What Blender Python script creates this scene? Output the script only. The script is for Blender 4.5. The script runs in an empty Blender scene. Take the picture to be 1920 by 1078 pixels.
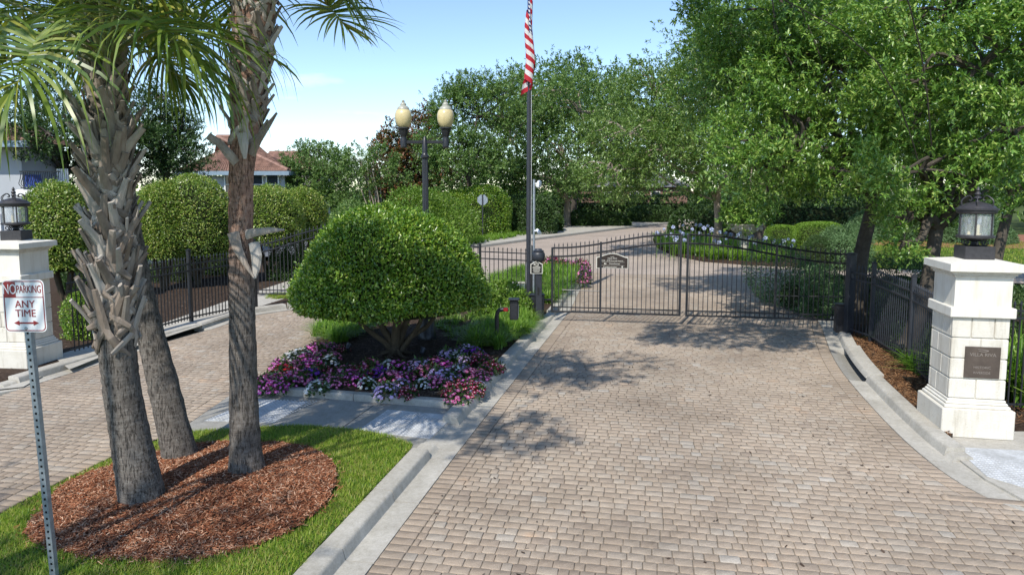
import bpy, math, random
import numpy as np
from mathutils import Vector, Matrix

# ------------------------------------------------------------------ camera, light, exposure
SC = bpy.context.scene
COL = SC.collection
F, CX, CY0, CAMH = 1300.0, 960.0, 482.0, 3.7          # focal length and principal point in photo pixels, camera height (m)
PITCH = math.atan(130.0 / F)
cam_data = bpy.data.cameras.new('camera')
cam = bpy.data.objects.new('camera', cam_data)
COL.objects.link(cam)
cam.location = (0, 0, CAMH)
cam.rotation_euler = (math.pi / 2 - PITCH, 0, 0)
cam_data.sensor_width = 36.0
cam_data.lens = F / 1920.0 * 36.0
cam_data.shift_y = -(539.0 - CY0) / 1920.0
cam_data.clip_start, cam_data.clip_end = 0.1, 3000
SC.camera = cam

SUN_EL, SUN_AZ = math.radians(48), math.radians(24)   # light travels to the right and away from the camera
world = bpy.data.worlds.new('World')
SC.world = world
world.use_nodes = True
wn, wl = world.node_tree.nodes, world.node_tree.links
bg = wn['Background']
sky = wn.new('ShaderNodeTexSky')
sky.sky_type = 'NISHITA'
sky.sun_disc = False
sky.altitude = 1500
sky.sun_elevation = SUN_EL
sky.sun_rotation = math.atan2(-math.sin(SUN_AZ), -math.cos(SUN_AZ))
sky.air_density, sky.dust_density, sky.ozone_density = 1.0, .35, 2.0
# thin scattered cloud wisps over the whole sky
tc = wn.new('ShaderNodeTexCoord')
mp = wn.new('ShaderNodeMapping'); mp.inputs['Scale'].default_value = (2.2, 2.2, 9.0)
nz = wn.new('ShaderNodeTexNoise'); nz.inputs['Scale'].default_value = 1.7; nz.inputs['Detail'].default_value = 7
rp = wn.new('ShaderNodeValToRGB')
rp.color_ramp.elements[0].position, rp.color_ramp.elements[0].color = 0.64, (0, 0, 0, 1)
rp.color_ramp.elements[1].position, rp.color_ramp.elements[1].color = 0.86, (0.55, 0.55, 0.55, 1)
mx = wn.new('ShaderNodeMixRGB'); mx.inputs['Color2'].default_value = (8.5, 8.7, 9.0, 1)
wl.new(tc.outputs['Generated'], mp.inputs['Vector']); wl.new(mp.outputs['Vector'], nz.inputs['Vector'])
wl.new(nz.outputs['Fac'], rp.inputs['Fac']); wl.new(rp.outputs['Color'], mx.inputs['Fac'])
wl.new(sky.outputs['Color'], mx.inputs['Color1']); wl.new(mx.outputs['Color'], bg.inputs['Color'])
bg.inputs['Strength'].default_value = 0.15

sun_data = bpy.data.lights.new('sun', 'SUN')
sun_data.energy, sun_data.angle, sun_data.color = 3.5, math.radians(0.55), (1.0, 0.95, 0.86)
sun = bpy.data.objects.new('sun', sun_data)
COL.objects.link(sun)
sun_dir = Vector((math.sin(SUN_AZ) * math.cos(SUN_EL), math.cos(SUN_AZ) * math.cos(SUN_EL), -math.sin(SUN_EL)))
sun.rotation_euler = sun_dir.to_track_quat('-Z', 'Y').to_euler()
sun.location = (-20, -20, 30)

SC.view_settings.view_transform = 'Standard'
SC.view_settings.look = 'None'
SC.view_settings.gamma = 1.0
SC.view_settings.use_curve_mapping = False
SC.view_settings.exposure = 0.6
SC.render.engine = 'CYCLES'
SC.cycles.max_bounces = 6
SC.cycles.diffuse_bounces = 3
SC.cycles.transmission_bounces = 4
SC.cycles.caustics_reflective = SC.cycles.caustics_refractive = False

# ------------------------------------------------------------------ helpers
rng = np.random.default_rng(7)
random.seed(7)
CT, ST = math.cos(PITCH), math.sin(PITCH)

def ray(px, py):
    dx, dy = (px - CX) / F, -(py - CY0) / F
    return Vector((dx, CT + dy * ST, -ST + dy * CT))

def at(px, py, Y):                       # the point of the place seen at a photo pixel, Y metres ahead
    r = ray(px, py)
    return Vector((r.x / r.y * Y, Y, CAMH + r.z / r.y * Y))

def gd(px, py, z=0.0):                   # the point of the ground seen at a photo pixel
    r = ray(px, py)
    t = (z - CAMH) / r.z
    return Vector((r.x * t, r.y * t, z))

def pxm(Y):                              # metres per photo pixel at depth Y
    return Y / F

def tag(o, label=None, cat=None, group=None, kind=None):
    if label: o['label'] = label
    if cat: o['category'] = cat
    if group: o['group'] = group
    if kind: o['kind'] = kind
    return o

def empty(name, loc, label=None, cat=None, group=None, kind=None, rz=0.0):
    o = bpy.data.objects.new(name, None)
    COL.objects.link(o)
    o.location = loc
    o.rotation_euler = (0, 0, rz)
    o.empty_display_size = 0.2
    return tag(o, label, cat, group, kind)

def origin_of(o):
    v = Vector((0, 0, 0))
    while o is not None:
        v += Vector(o.location)
        o = o.parent
    return v

def link(name, me, parent=None, loc=(0, 0, 0)):
    o = bpy.data.objects.new(name, me)
    COL.objects.link(o)
    if parent is not None: o.parent = parent
    o.location = loc
    return o

def npmesh(name, V, T, mat, smooth=False, attrs=None):
    """mesh from a vertex array and a triangle (n,3) or quad (n,4) array"""
    me = bpy.data.meshes.new(name)
    V = np.ascontiguousarray(V, dtype=np.float32); T = np.ascontiguousarray(T, dtype=np.int32)
    n, k = T.shape
    me.vertices.add(len(V)); me.vertices.foreach_set('co', V.ravel())
    me.loops.add(n * k); me.loops.foreach_set('vertex_index', T.ravel())
    me.polygons.add(n)
    me.polygons.foreach_set('loop_start', np.arange(n, dtype=np.int32) * k)
    me.polygons.foreach_set('loop_total', np.full(n, k, dtype=np.int32))
    if smooth: me.polygons.foreach_set('use_smooth', np.ones(n, dtype=bool))
    if attrs:
        for an, arr in attrs.items():
            a = me.attributes.new(an, 'FLOAT', 'POINT')
            a.data.foreach_set('value', np.ascontiguousarray(arr, dtype=np.float32))
    me.update(calc_edges=True)
    for m in (mat if isinstance(mat, (list, tuple)) else [mat]): me.materials.append(m)
    return me

class MB:
    """collects shapes (world or local coordinates) and links them as one mesh object"""
    def __init__(s): s.v, s.f, s.mi, s.cur = [], [], [], 0
    def add(s, vs, fs):
        o = len(s.v)
        s.v += [tuple(v) for v in vs]
        for f in fs:
            s.f.append(tuple(i + o for i in f)); s.mi.append(s.cur)
        return s
    def box(s, c, size, rz=0.0, bev=0.0, M=None):
        x, y, z = size[0] / 2, size[1] / 2, size[2] / 2
        b = min(bev, x * .9, y * .9, z * .9)
        if b <= 0:
            vs = [(-x, -y, -z), (x, -y, -z), (x, y, -z), (-x, y, -z), (-x, -y, z), (x, -y, z), (x, y, z), (-x, y, z)]
            fs = [(0, 3, 2, 1), (4, 5, 6, 7), (0, 1, 5, 4), (1, 2, 6, 5), (2, 3, 7, 6), (3, 0, 4, 7)]
        else:
            def ring(xx, yy, zz, q):
                return [(-xx + q, -yy, zz), (xx - q, -yy, zz), (xx, -yy + q, zz), (xx, yy - q, zz),
                        (xx - q, yy, zz), (-xx + q, yy, zz), (-xx, yy - q, zz), (-xx, -yy + q, zz)]
            rs = [ring(x - b, y - b, -z, b * .4), ring(x, y, -z + b, b), ring(x, y, z - b, b), ring(x - b, y - b, z, b * .4)]
            vs = [p for r in rs for p in r]
            fs = [tuple(range(7, -1, -1)), tuple(range(24, 32))]
            for k in range(3):
                for i in range(8):
                    j = (i + 1) % 8
                    fs.append((k * 8 + i, k * 8 + j, k * 8 + 8 + j, k * 8 + 8 + i))
        c_, s_ = math.cos(rz), math.sin(rz)
        if M is not None: out = [M @ Vector(v) for v in vs]
        else: out = [(c[0] + p[0] * c_ - p[1] * s_, c[1] + p[0] * s_ + p[1] * c_, c[2] + p[2]) for p in vs]
        return s.add(out, fs)
    def tube(s, pts, r, n=8, cap=True):
        pts = [Vector(p) for p in pts]
        rs = list(r) if isinstance(r, (list, tuple, np.ndarray)) else [r] * len(pts)
        vs, fs = [], []
        up = Vector((0, 0, 1))
        d0 = (pts[1] - pts[0]).normalized()
        u = d0.cross(up)
        if u.length < .05: u = d0.cross(Vector((1, 0, 0)))
        u.normalize()
        for i, p in enumerate(pts):
            a = pts[max(i - 1, 0)]; b = pts[min(i + 1, len(pts) - 1)]
            d = (b - a).normalized()
            u = (u - d * u.dot(d)).normalized()
            w = d.cross(u)
            for k in range(n):
                t = 2 * math.pi * k / n
                vs.append(p + (u * math.cos(t) + w * math.sin(t)) * rs[i])
        for i in range(len(pts) - 1):
            for k in range(n):
                j = (k + 1) % n
                fs.append((i * n + k, i * n + j, (i + 1) * n + j, (i + 1) * n + k))
        if cap:
            fs.append(tuple(range(n - 1, -1, -1)))
            fs.append(tuple(range((len(pts) - 1) * n, len(pts) * n)))
        return s.add(vs, fs)
    def lathe(s, c, prof, n=16, rot=0.0):
        vs, fs = [], []
        for r, z in prof:
            for k in range(n):
                t = 2 * math.pi * k / n + rot
                vs.append((c[0] + r * math.cos(t), c[1] + r * math.sin(t), c[2] + z))
        m = len(prof)
        for i in range(m - 1):
            for k in range(n):
                j = (k + 1) % n
                fs.append((i * n + k, i * n + j, (i + 1) * n + j, (i + 1) * n + k))
        fs.append(tuple(range(n - 1, -1, -1))); fs.append(tuple(range((m - 1) * n, m * n)))
        return s.add(vs, fs)
    def prism(s, poly, z0, z1):
        n = len(poly)
        vs = [(p[0], p[1], z0) for p in poly] + [(p[0], p[1], z1) for p in poly]
        fs = [tuple(range(n - 1, -1, -1)), tuple(range(n, 2 * n))] + [(i, (i + 1) % n, n + (i + 1) % n, n + i) for i in range(n)]
        return s.add(vs, fs)
    def build(s, name, mat, parent=None, smooth=False, local=False):
        off = Vector((0, 0, 0)) if (parent is None or local) else origin_of(parent)
        me = bpy.data.meshes.new(name)
        me.from_pydata([(v[0] - off.x, v[1] - off.y, v[2] - off.z) for v in s.v], [], s.f)
        for m in (mat if isinstance(mat, (list, tuple)) else [mat]): me.materials.append(m)
        if max(s.mi, default=0) > 0: me.polygons.foreach_set('material_index', s.mi)
        if smooth:
            me.polygons.foreach_set('use_smooth', [True] * len(s.f))
            try: me.set_sharp_from_angle(angle=math.radians(40))
            except Exception: pass
        me.update()
        return link(name, me, parent)

def in_poly(P, poly):
    x, y = P[:, 0], P[:, 1]
    inside = np.zeros(len(P), bool)
    n = len(poly)
    for i in range(n):
        x0, y0 = poly[i][0], poly[i][1]; x1, y1 = poly[(i + 1) % n][0], poly[(i + 1) % n][1]
        c = ((y0 > y) != (y1 > y)) & (x < (x1 - x0) * (y - y0) / (y1 - y0 + 1e-12) + x0)
        inside ^= c
    return inside

def scatter(poly, n, hole=None):
    A = np.array([(p[0], p[1]) for p in poly])
    lo, hi = A.min(0), A.max(0)
    out = []
    tot = 0
    while tot < n:
        P = rng.uniform(lo, hi, (n * 2, 2))
        m = in_poly(P, A)
        if hole is not None: m &= ~in_poly(P, np.array([(h[0], h[1]) for h in hole]))
        out.append(P[m]); tot += int(m.sum())
    return np.concatenate(out)[:n]

def smooth_closed(pts, k=6):
    """Catmull-Rom through a closed list of points"""
    n = len(pts); out = []
    for i in range(n):
        p0, p1, p2, p3 = (np.array(pts[(i + j) % n][:2], float) for j in (-1, 0, 1, 2))
        for t in np.linspace(0, 1, k, endpoint=False):
            out.append(.5 * ((2 * p1) + (p2 - p0) * t + (2 * p0 - 5 * p1 + 4 * p2 - p3) * t * t + (3 * p1 - p0 - 3 * p2 + p3) * t ** 3))
    return [tuple(p) for p in out]

def smooth_open(pts, k=6):
    P = [np.array(p, float) for p in pts]
    P = [2 * P[0] - P[1]] + P + [2 * P[-1] - P[-2]]
    out = []
    for i in range(1, len(P) - 2):
        p0, p1, p2, p3 = P[i - 1:i + 3]
        for t in np.linspace(0, 1, k, endpoint=False):
            out.append(.5 * ((2 * p1) + (p2 - p0) * t + (2 * p0 - 5 * p1 + 4 * p2 - p3) * t * t + (3 * p1 - p0 - 3 * p2 + p3) * t ** 3))
    out.append(P[-2])
    return out

# ------------------------------------------------------------------ materials
def newmat(name):
    m = bpy.data.materials.new(name); m.use_nodes = True
    nt = m.node_tree
    return m, nt.nodes, nt.links, nt.nodes['Principled BSDF']

def ramp(N, cols):
    r = N.new('ShaderNodeValToRGB'); e = r.color_ramp.elements
    for i, (p, c) in enumerate(cols):
        el = e[i] if i < 2 else e.new(p)
        el.position = p; el.color = (*c, 1)
    return r

def noise(N, L, scale, detail=4, rough=.6, vec=None, stretch=None):
    t = N.new('ShaderNodeTexNoise')
    t.inputs['Scale'].default_value = scale; t.inputs['Detail'].default_value = detail; t.inputs['Roughness'].default_value = rough
    if vec is None:
        g = N.new('ShaderNodeNewGeometry'); vec = g.outputs['Position']
    if stretch:
        mpn = N.new('ShaderNodeMapping'); mpn.inputs['Scale'].default_value = stretch
        L.new(vec, mpn.inputs['Vector']); vec = mpn.outputs['Vector']
    L.new(vec, t.inputs['Vector'])
    return t

def bump(N, L, B, src, strength, dist=.01):
    b = N.new('ShaderNodeBump'); b.inputs['Strength'].default_value = strength; b.inputs['Distance'].default_value = dist
    L.new(src, b.inputs['Height']); L.new(b.outputs['Normal'], B.inputs['Normal'])
    return b

def mixc(N, L, fac, a, b, mode='MIX'):
    m = N.new('ShaderNodeMixRGB'); m.blend_type = mode
    for k, v in (('Fac', fac), ('Color1', a), ('Color2', b)):
        if hasattr(v, 'links') or hasattr(v, 'is_linked'): L.new(v, m.inputs[k])
        elif isinstance(v, (int, float)): m.inputs[k].default_value = v
        else: m.inputs[k].default_value = (*v, 1)
    return m.outputs['Color']

def plain(name, col, rough=.5, metal=0.0, var=.15, scale=6, bmp=0.0, bscale=60, dist=.004, spec=.5, stretch=None):
    m, N, L, B = newmat(name)
    n1 = noise(N, L, scale, 5, stretch=stretch)
    r = ramp(N, [(.3, tuple(c * (1 - var) for c in col)), (.7, tuple(min(1, c * (1 + var)) for c in col))])
    L.new(n1.outputs['Fac'], r.inputs['Fac']); L.new(r.outputs['Color'], B.inputs['Base Color'])
    B.inputs['Roughness'].default_value = rough; B.inputs['Metallic'].default_value = metal
    B.inputs['Specular IOR Level'].default_value = spec
    if bmp:
        n2 = noise(N, L, bscale, 4, stretch=stretch); bump(N, L, B, n2.outputs['Fac'], bmp, dist)
    return m

def leafmat(name, cols, rough=.42, trans=.3, spec=.5, vscale=.5, vamt=.35, tcol=None):
    """leaf: colour differs leaf by leaf and, softly, bough by bough; part of the light passes through"""
    m, N, L, B = newmat(name)
    g = N.new('ShaderNodeNewGeometry')
    k = len(cols)
    r = ramp(N, [(i / max(1, k - 1), c) for i, c in enumerate(cols)])
    n1 = noise(N, L, vscale, 3)
    ad = N.new('ShaderNodeMath'); ad.operation = 'MULTIPLY_ADD'
    L.new(n1.outputs['Fac'], ad.inputs[0]); ad.inputs[1].default_value = vamt * 2; ad.inputs[2].default_value = -vamt
    ad2 = N.new('ShaderNodeMath'); ad2.operation = 'ADD'; ad2.use_clamp = True
    L.new(g.outputs['Random Per Island'], ad2.inputs[0]); L.new(ad.outputs[0], ad2.inputs[1])
    L.new(ad2.outputs[0], r.inputs['Fac'])
    L.new(r.outputs['Color'], B.inputs['Base Color'])
    B.inputs['Roughness'].default_value = rough; B.inputs['Specular IOR Level'].default_value = spec
    T = N.new('ShaderNodeBsdfTranslucent')
    tint = mixc(N, L, .8, r.outputs['Color'], tcol or (1.25, 1.5, .55), 'MULTIPLY')
    L.new(tint, T.inputs['Color'])
    MX = N.new('ShaderNodeMixShader'); MX.inputs['Fac'].default_value = trans
    L.new(B.outputs[0], MX.inputs[1]); L.new(T.outputs[0], MX.inputs[2])
    L.new(MX.outputs[0], N['Material Output'].inputs['Surface'])
    return m

M = {}
# tumbled pavers: each stone carries its own tone
m, N, L, B = newmat('paver_stone')
at1 = N.new('ShaderNodeAttribute'); at1.attribute_name = 'tone'
r = ramp(N, [(0, (.34, .277, .22)), (.3, (.40, .324, .25)), (.6, (.43, .358, .283)), (.85, (.425, .375, .312)), (1, (.48, .437, .378))])
L.new(at1.outputs['Fac'], r.inputs['Fac'])
n1 = noise(N, L, 95, 3, .7); r1 = ramp(N, [(.3, (.72, .72, .72)), (.7, (1.18, 1.18, 1.18))]); L.new(n1.outputs['Fac'], r1.inputs['Fac'])
n2 = noise(N, L, .55, 5, .62); r2 = ramp(N, [(.32, (.80, .79, .78)), (.62, (1.04, 1.03, 1.02))]); L.new(n2.outputs['Fac'], r2.inputs['Fac'])
n3 = noise(N, L, 9, 4, .7); r3 = ramp(N, [(.28, (.86, .85, .84)), (.6, (1.03, 1.03, 1.03))]); L.new(n3.outputs['Fac'], r3.inputs['Fac'])
c = mixc(N, L, 1, r.outputs['Color'], r1.outputs['Color'], 'MULTIPLY')
c = mixc(N, L, 1, c, r2.outputs['Color'], 'MULTIPLY'); c = mixc(N, L, 1, c, r3.outputs['Color'], 'MULTIPLY')
n5 = noise(N, L, .33, 4, .55); r5 = ramp(N, [(.36, (.86, .855, .86)), (.58, (1.03, 1.03, 1.03))]); L.new(n5.outputs['Fac'], r5.inputs['Fac'])   # traffic grey and cleaner runs
n6 = noise(N, L, 1.9, 5, .62); r6 = ramp(N, [(.27, (.58, .57, .56)), (.36, (1, 1, 1))]); L.new(n6.outputs['Fac'], r6.inputs['Fac'])            # a few oil and water stains
n7 = noise(N, L, 1.1, 4, .6); r7 = ramp(N, [(.62, (1, 1, 1)), (.74, (1.10, .97, .86))]); L.new(n7.outputs['Fac'], r7.inputs['Fac'])            # rusty tint here and there
for rr_ in (r5, r6, r7): c = mixc(N, L, 1, c, rr_.outputs['Color'], 'MULTIPLY')
L.new(c, B.inputs['Base Color']); B.inputs['Roughness'].default_value = .88; B.inputs['Specular IOR Level'].default_value = .25
bump(N, L, B, n1.outputs['Fac'], .5, .004)
M['paver'] = m
M['sand'] = plain('joint_sand', (.175, .15, .122), .95, var=.3, scale=30, bmp=.4, bscale=200, dist=.003, spec=.1)

def concrete(name, col, grime=.55, gs=1.2):
    m, N, L, B = newmat(name)
    n1 = noise(N, L, 70, 4, .7); r1 = ramp(N, [(.3, (.85, .85, .85)), (.7, (1.1, 1.1, 1.1))]); L.new(n1.outputs['Fac'], r1.inputs['Fac'])
    n2 = noise(N, L, gs, 9, .78); r2 = ramp(N, [(.30, (grime, grime * .98, grime * .94)), (.62, (1, 1, 1))]); L.new(n2.outputs['Fac'], r2.inputs['Fac'])
    n3 = noise(N, L, 15, 6, .75); r3 = ramp(N, [(.3, (.82, .81, .78)), (.58, (1.03, 1.03, 1.03))]); L.new(n3.outputs['Fac'], r3.inputs['Fac'])
    c = mixc(N, L, 1, col, r1.outputs['Color'], 'MULTIPLY'); c = mixc(N, L, 1, c, r2.outputs['Color'], 'MULTIPLY'); c = mixc(N, L, 1, c, r3.outputs['Color'], 'MULTIPLY')
    L.new(c, B.inputs['Base Color']); B.inputs['Roughness'].default_value = .9; B.inputs['Specular IOR Level'].default_value = .2
    bump(N, L, B, n1.outputs['Fac'], .35, .004)
    return m
M['concrete'] = concrete('weathered_concrete', (.50, .475, .425), .62, .8)
M['concrete_dark'] = concrete('grey_walk_concrete', (.33, .32, .295), .75, 1.1)
M['pad'] = concrete('worn_white_pad', (.54, .555, .57), .62, 2.5)
M['stucco'] = plain('cream_stucco', (.66, .63, .56), .85, var=.045, scale=2.5, bmp=.5, bscale=45, dist=.01, spec=.2)
M['smooth_stucco'] = plain('smooth_cream_render', (.70, .665, .585), .8, var=.03, scale=2, bmp=.12, bscale=60, dist=.004, spec=.25)
def stucco(name, col, bs, bst, streak):
    m, N, L, B = newmat(name)
    n1 = noise(N, L, 3, 6, .65); r1 = ramp(N, [(.3, (.93, .92, .90)), (.65, (1.03, 1.03, 1.03))]); L.new(n1.outputs['Fac'], r1.inputs['Fac'])
    n2 = noise(N, L, 4, 6, .7, stretch=(2.6, 2.6, .28)); r2 = ramp(N, [(.30, (streak, streak * .97, streak * .92)), (.50, (1, 1, 1))]); L.new(n2.outputs['Fac'], r2.inputs['Fac'])
    c = mixc(N, L, 1, col, r1.outputs['Color'], 'MULTIPLY'); c = mixc(N, L, 1, c, r2.outputs['Color'], 'MULTIPLY')
    L.new(c, B.inputs['Base Color']); B.inputs['Roughness'].default_value = .87; B.inputs['Specular IOR Level'].default_value = .2
    n3 = noise(N, L, bs, 5, .65); bump(N, L, B, n3.outputs['Fac'], bst, .012)
    return m
M['stucco'] = stucco('cream_stucco', (.66, .63, .56), 38, .6, .80)
M['smooth_stucco'] = stucco('smooth_cream_render', (.70, .675, .61), 60, .15, .88)
M['house_wall'] = plain('pale_house_render', (.38, .40, .43), .85, var=.05, scale=1, bmp=.2, bscale=20)
M['house_wall_tan'] = plain('tan_house_render', (.48, .44, .39), .85, var=.06, scale=1, bmp=.2, bscale=20)
M['tile'] = plain('clay_roof_tile', (.25, .145, .11), .8, var=.45, scale=2.2, bmp=.2, bscale=30)
M['fascia'] = plain('blue_grey_fascia', (.20, .27, .34), .5, var=.1)
M['white_paint'] = plain('white_paint', (.78, .78, .76), .45, var=.03)
M['black_metal'] = plain('black_painted_metal', (.018, .019, .023), .38, var=.25, scale=9, spec=.5)
M['grey_metal'] = plain('slate_painted_metal', (.026, .029, .037), .45, var=.2, scale=9, spec=.5)
M['iron'] = plain('dark_bronze_iron', (.035, .033, .036), .5, var=.3, scale=20, bmp=.1)
M['galv'] = plain('galvanised_steel', (.33, .37, .41), .45, .55, var=.2, scale=14)
M['hole'] = plain('dark_hole', (.01, .01, .01), .9, var=.1)
M['sign_white'] = plain('sign_white', (.80, .80, .80), .35, var=.02, scale=3)
M['sign_red'] = plain('sign_maroon', (.27, .025, .03), .4, var=.05)
M['sign_black'] = plain('sign_dark_brown', (.028, .018, .014), .4, var=.1)
M['bronze'] = plain('aged_bronze', (.11, .085, .07), .42, .35, var=.22, scale=7, bmp=.08)
M['bronze_light'] = plain('worn_bronze_letter', (.27, .235, .205), .45, .3, var=.1)
M['lettering'] = plain('cream_lettering', (.62, .60, .53), .5, var=.03)
M['candle'] = plain('cream_candle', (.80, .68, .42), .5, var=.05)
M['bulb'] = plain('clear_white_bulb', (.85, .85, .85), .2, var=.02)
M['globe'] = plain('cream_acrylic_globe', (.60, .50, .27), .3, var=.12, scale=5)
M['globe_top'] = plain('pale_globe_cap', (.36, .36, .30), .4, var=.15, scale=8)
M['red_glass'] = plain('red_panel', (.25, .015, .015), .3, var=.1)
M['plastic_white'] = plain('white_plastic', (.75, .76, .78), .35, var=.03)
M['blue_cloth'] = plain('blue_cloth', (.03, .07, .30), .8, var=.2, scale=8)
M['asphalt'] = plain('grey_road', (.13, .135, .145), .9, var=.15, scale=1.2, bmp=.2, bscale=80)
M['soil'] = plain('dark_mulch_soil', (.055, .038, .028), .95, var=.45, scale=14, bmp=.6, bscale=40, dist=.02, spec=.1)
M['turf'] = plain('turf_base', (.055, .10, .02), .95, var=.4, scale=5, bmp=.5, bscale=50, dist=.02, spec=.1)
M['far_ground'] = plain('far_green_ground', (.075, .105, .03), .95, var=.35, scale=.35, bmp=.3, bscale=5, dist=.05, spec=.1)
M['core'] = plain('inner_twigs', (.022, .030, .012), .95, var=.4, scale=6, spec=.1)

m, N, L, B = newmat('lantern_glass')
B.inputs['Base Color'].default_value = (.72, .76, .78, 1); B.inputs['Roughness'].default_value = .12
B.inputs['Transmission Weight'].default_value = .0; B.inputs['Specular IOR Level'].default_value = .6
TR = N.new('ShaderNodeBsdfTransparent'); TR.inputs['Color'].default_value = (.93, .95, .96, 1)
MS = N.new('ShaderNodeMixShader'); gn = noise(N, L, 18, 4, stretch=(1, 1, .2)); rr = ramp(N, [(.3, (.10, .10, .10)), (.75, (.42, .42, .42))])
L.new(gn.outputs['Fac'], rr.inputs['Fac']); L.new(rr.outputs['Color'], MS.inputs['Fac'])
L.new(TR.outputs[0], MS.inputs[1]); L.new(B.outputs[0], MS.inputs[2]); L.new(MS.outputs[0], N['Material Output'].inputs['Surface'])
M['glass'] = m
m, N, L, B = newmat('window_glass')
B.inputs['Base Color'].default_value = (.03, .04, .05, 1); B.inputs['Roughness'].default_value = .06
M['window'] = m

def palm_skin(name, low, high=None, z0=2.3, z1=3.4):
    """palm stem: leaf-scar rings, vertical fissures and pale lichen flecks; reddish fibre higher up when asked"""
    m, N, L, B = newmat(name)
    n1 = noise(N, L, 11, 8, .78, stretch=(2.2, 2.2, 1.0)); n2 = noise(N, L, 6, 6, .75, stretch=(.8, .8, 6))
    fx = mixc(N, L, .5, n1.outputs['Fac'], n2.outputs['Fac'])
    ra = ramp(N, [(.30, low[0]), (.50, low[1]), (.72, low[2])]); L.new(fx, ra.inputs['Fac'])
    c = ra.outputs['Color']
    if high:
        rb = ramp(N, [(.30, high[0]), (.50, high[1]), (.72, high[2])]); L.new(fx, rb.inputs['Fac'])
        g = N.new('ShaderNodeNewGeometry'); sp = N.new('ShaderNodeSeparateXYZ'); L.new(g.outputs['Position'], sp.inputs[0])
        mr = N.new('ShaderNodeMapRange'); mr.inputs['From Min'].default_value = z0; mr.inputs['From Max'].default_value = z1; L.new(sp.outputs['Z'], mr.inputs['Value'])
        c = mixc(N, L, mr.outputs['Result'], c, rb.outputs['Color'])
    fis = noise(N, L, 14, 5, .7, stretch=(4.2, 4.2, .55)); rf = ramp(N, [(.36, (.25, .24, .23)), (.46, (1, 1, 1))]); L.new(fis.outputs['Fac'], rf.inputs['Fac'])
    c = mixc(N, L, .6, c, rf.outputs['Color'], 'MULTIPLY')
    fl = noise(N, L, 26, 4, .6); rl = ramp(N, [(.66, (0, 0, 0)), (.74, (.55, .55, .55))]); L.new(fl.outputs['Fac'], rl.inputs['Fac'])
    c = mixc(N, L, rl.outputs['Color'], c, (.36, .37, .33))
    L.new(c, B.inputs['Base Color']); B.inputs['Roughness'].default_value = .93; B.inputs['Specular IOR Level'].default_value = .12
    hgt = mixc(N, L, .5, fx, rf.outputs['Color']); bump(N, L, B, hgt, 1.0, .035)
    return m
def bark(name, c0, c1, c2, vs=7, hs=26, bs=.9):
    m, N, L, B = newmat(name)
    n1 = noise(N, L, 9, 7, .75, stretch=(vs * .55, vs * .55, 1.0)); n2 = noise(N, L, 5, 5, .7, stretch=(1, 1, hs / 3)); n3 = noise(N, L, 1.6, 4)
    r = ramp(N, [(.28, c0), (.52, c1), (.8, c2)])
    mixf = mixc(N, L, .45, n1.outputs['Fac'], n2.outputs['Fac']); mixf = mixc(N, L, .3, mixf, n3.outputs['Fac'])
    L.new(mixf, r.inputs['Fac']); L.new(r.outputs['Color'], B.inputs['Base Color'])
    B.inputs['Roughness'].default_value = .92; B.inputs['Specular IOR Level'].default_value = .15
    bump(N, L, B, mixf, bs, .03)
    return m
M['palm_bark'] = palm_skin('palm_trunk_bark', ((.055, .047, .041), (.145, .128, .112), (.30, .28, .25)))
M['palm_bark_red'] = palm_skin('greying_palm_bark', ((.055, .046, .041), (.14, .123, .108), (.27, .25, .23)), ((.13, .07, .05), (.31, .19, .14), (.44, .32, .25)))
M['oak_bark'] = bark('oak_bark', (.025, .021, .017), (.085, .072, .058), (.17, .15, .125), 6, 4)
M['pale_bark'] = bark('pale_smooth_bark', (.16, .13, .10), (.30, .25, .20), (.40, .36, .30), 4, 3, .3)
M['privet_bark'] = bark('privet_bark', (.035, .028, .018), (.095, .075, .05), (.16, .135, .095), 6, 5)
m, N, L, B = newmat('dry_leaf_base')
oi = N.new('ShaderNodeObjectInfo'); n1 = noise(N, L, 9, 5, .7, stretch=(1, 1, .4)); fx = mixc(N, L, .6, oi.outputs['Random'], n1.outputs['Fac'])
r = ramp(N, [(.2, (.13, .095, .07)), (.42, (.26, .21, .17)), (.6, (.38, .335, .29)), (.85, (.52, .48, .43))])
L.new(fx, r.inputs['Fac']); L.new(r.outputs['Color'], B.inputs['Base Color']); B.inputs['Roughness'].default_value = .85
n2 = noise(N, L, 60, 4, .7, stretch=(1, 1, .25)); bump(N, L, B, n2.outputs['Fac'], .5, .006)
M['boot'] = m
M['frond'] = leafmat('palm_leaflet', [(0.0764, 0.1353, 0.0203), (0.1272, 0.199, 0.0298), (0.1951, 0.2626, 0.0407), (0.3393, 0.3184, 0.061)], .38, .28, .6, 1.2, .25)
M['petiole'] = plain('palm_stalk', (.16, .17, .05), .5, var=.3, scale=6)
M['oak_leaf'] = leafmat('oak_leaf', [(0.0677, 0.1472, 0.0281), (0.1293, 0.254, 0.045), (0.2001, 0.3342, 0.0617), (0.3232, 0.4143, 0.0983)], .34, .25, .6, .7, .3)
M['oak_leaf_olive'] = leafmat('olive_oak_leaf', [(0.0643, 0.1282, 0.0229), (0.1071, 0.1922, 0.0331), (0.1642, 0.2563, 0.0574), (0.2713, 0.3478, 0.1148)], .40, .25, .5, .5, .3)
M['mid_leaf'] = leafmat('mid_green_leaf', [(0.0575, 0.1199, 0.0291), (0.0995, 0.1839, 0.0435), (0.1493, 0.24, 0.0617), (0.2105, 0.29, 0.0907)], .45, .25, .4, .25, .35)
M['dark_leaf'] = leafmat('dark_green_leaf', [(0.0252, 0.0578, 0.016), (0.0468, 0.0935, 0.0224), (0.072, 0.1275, 0.032)], .45, .2, .4, .3, .3)
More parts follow.
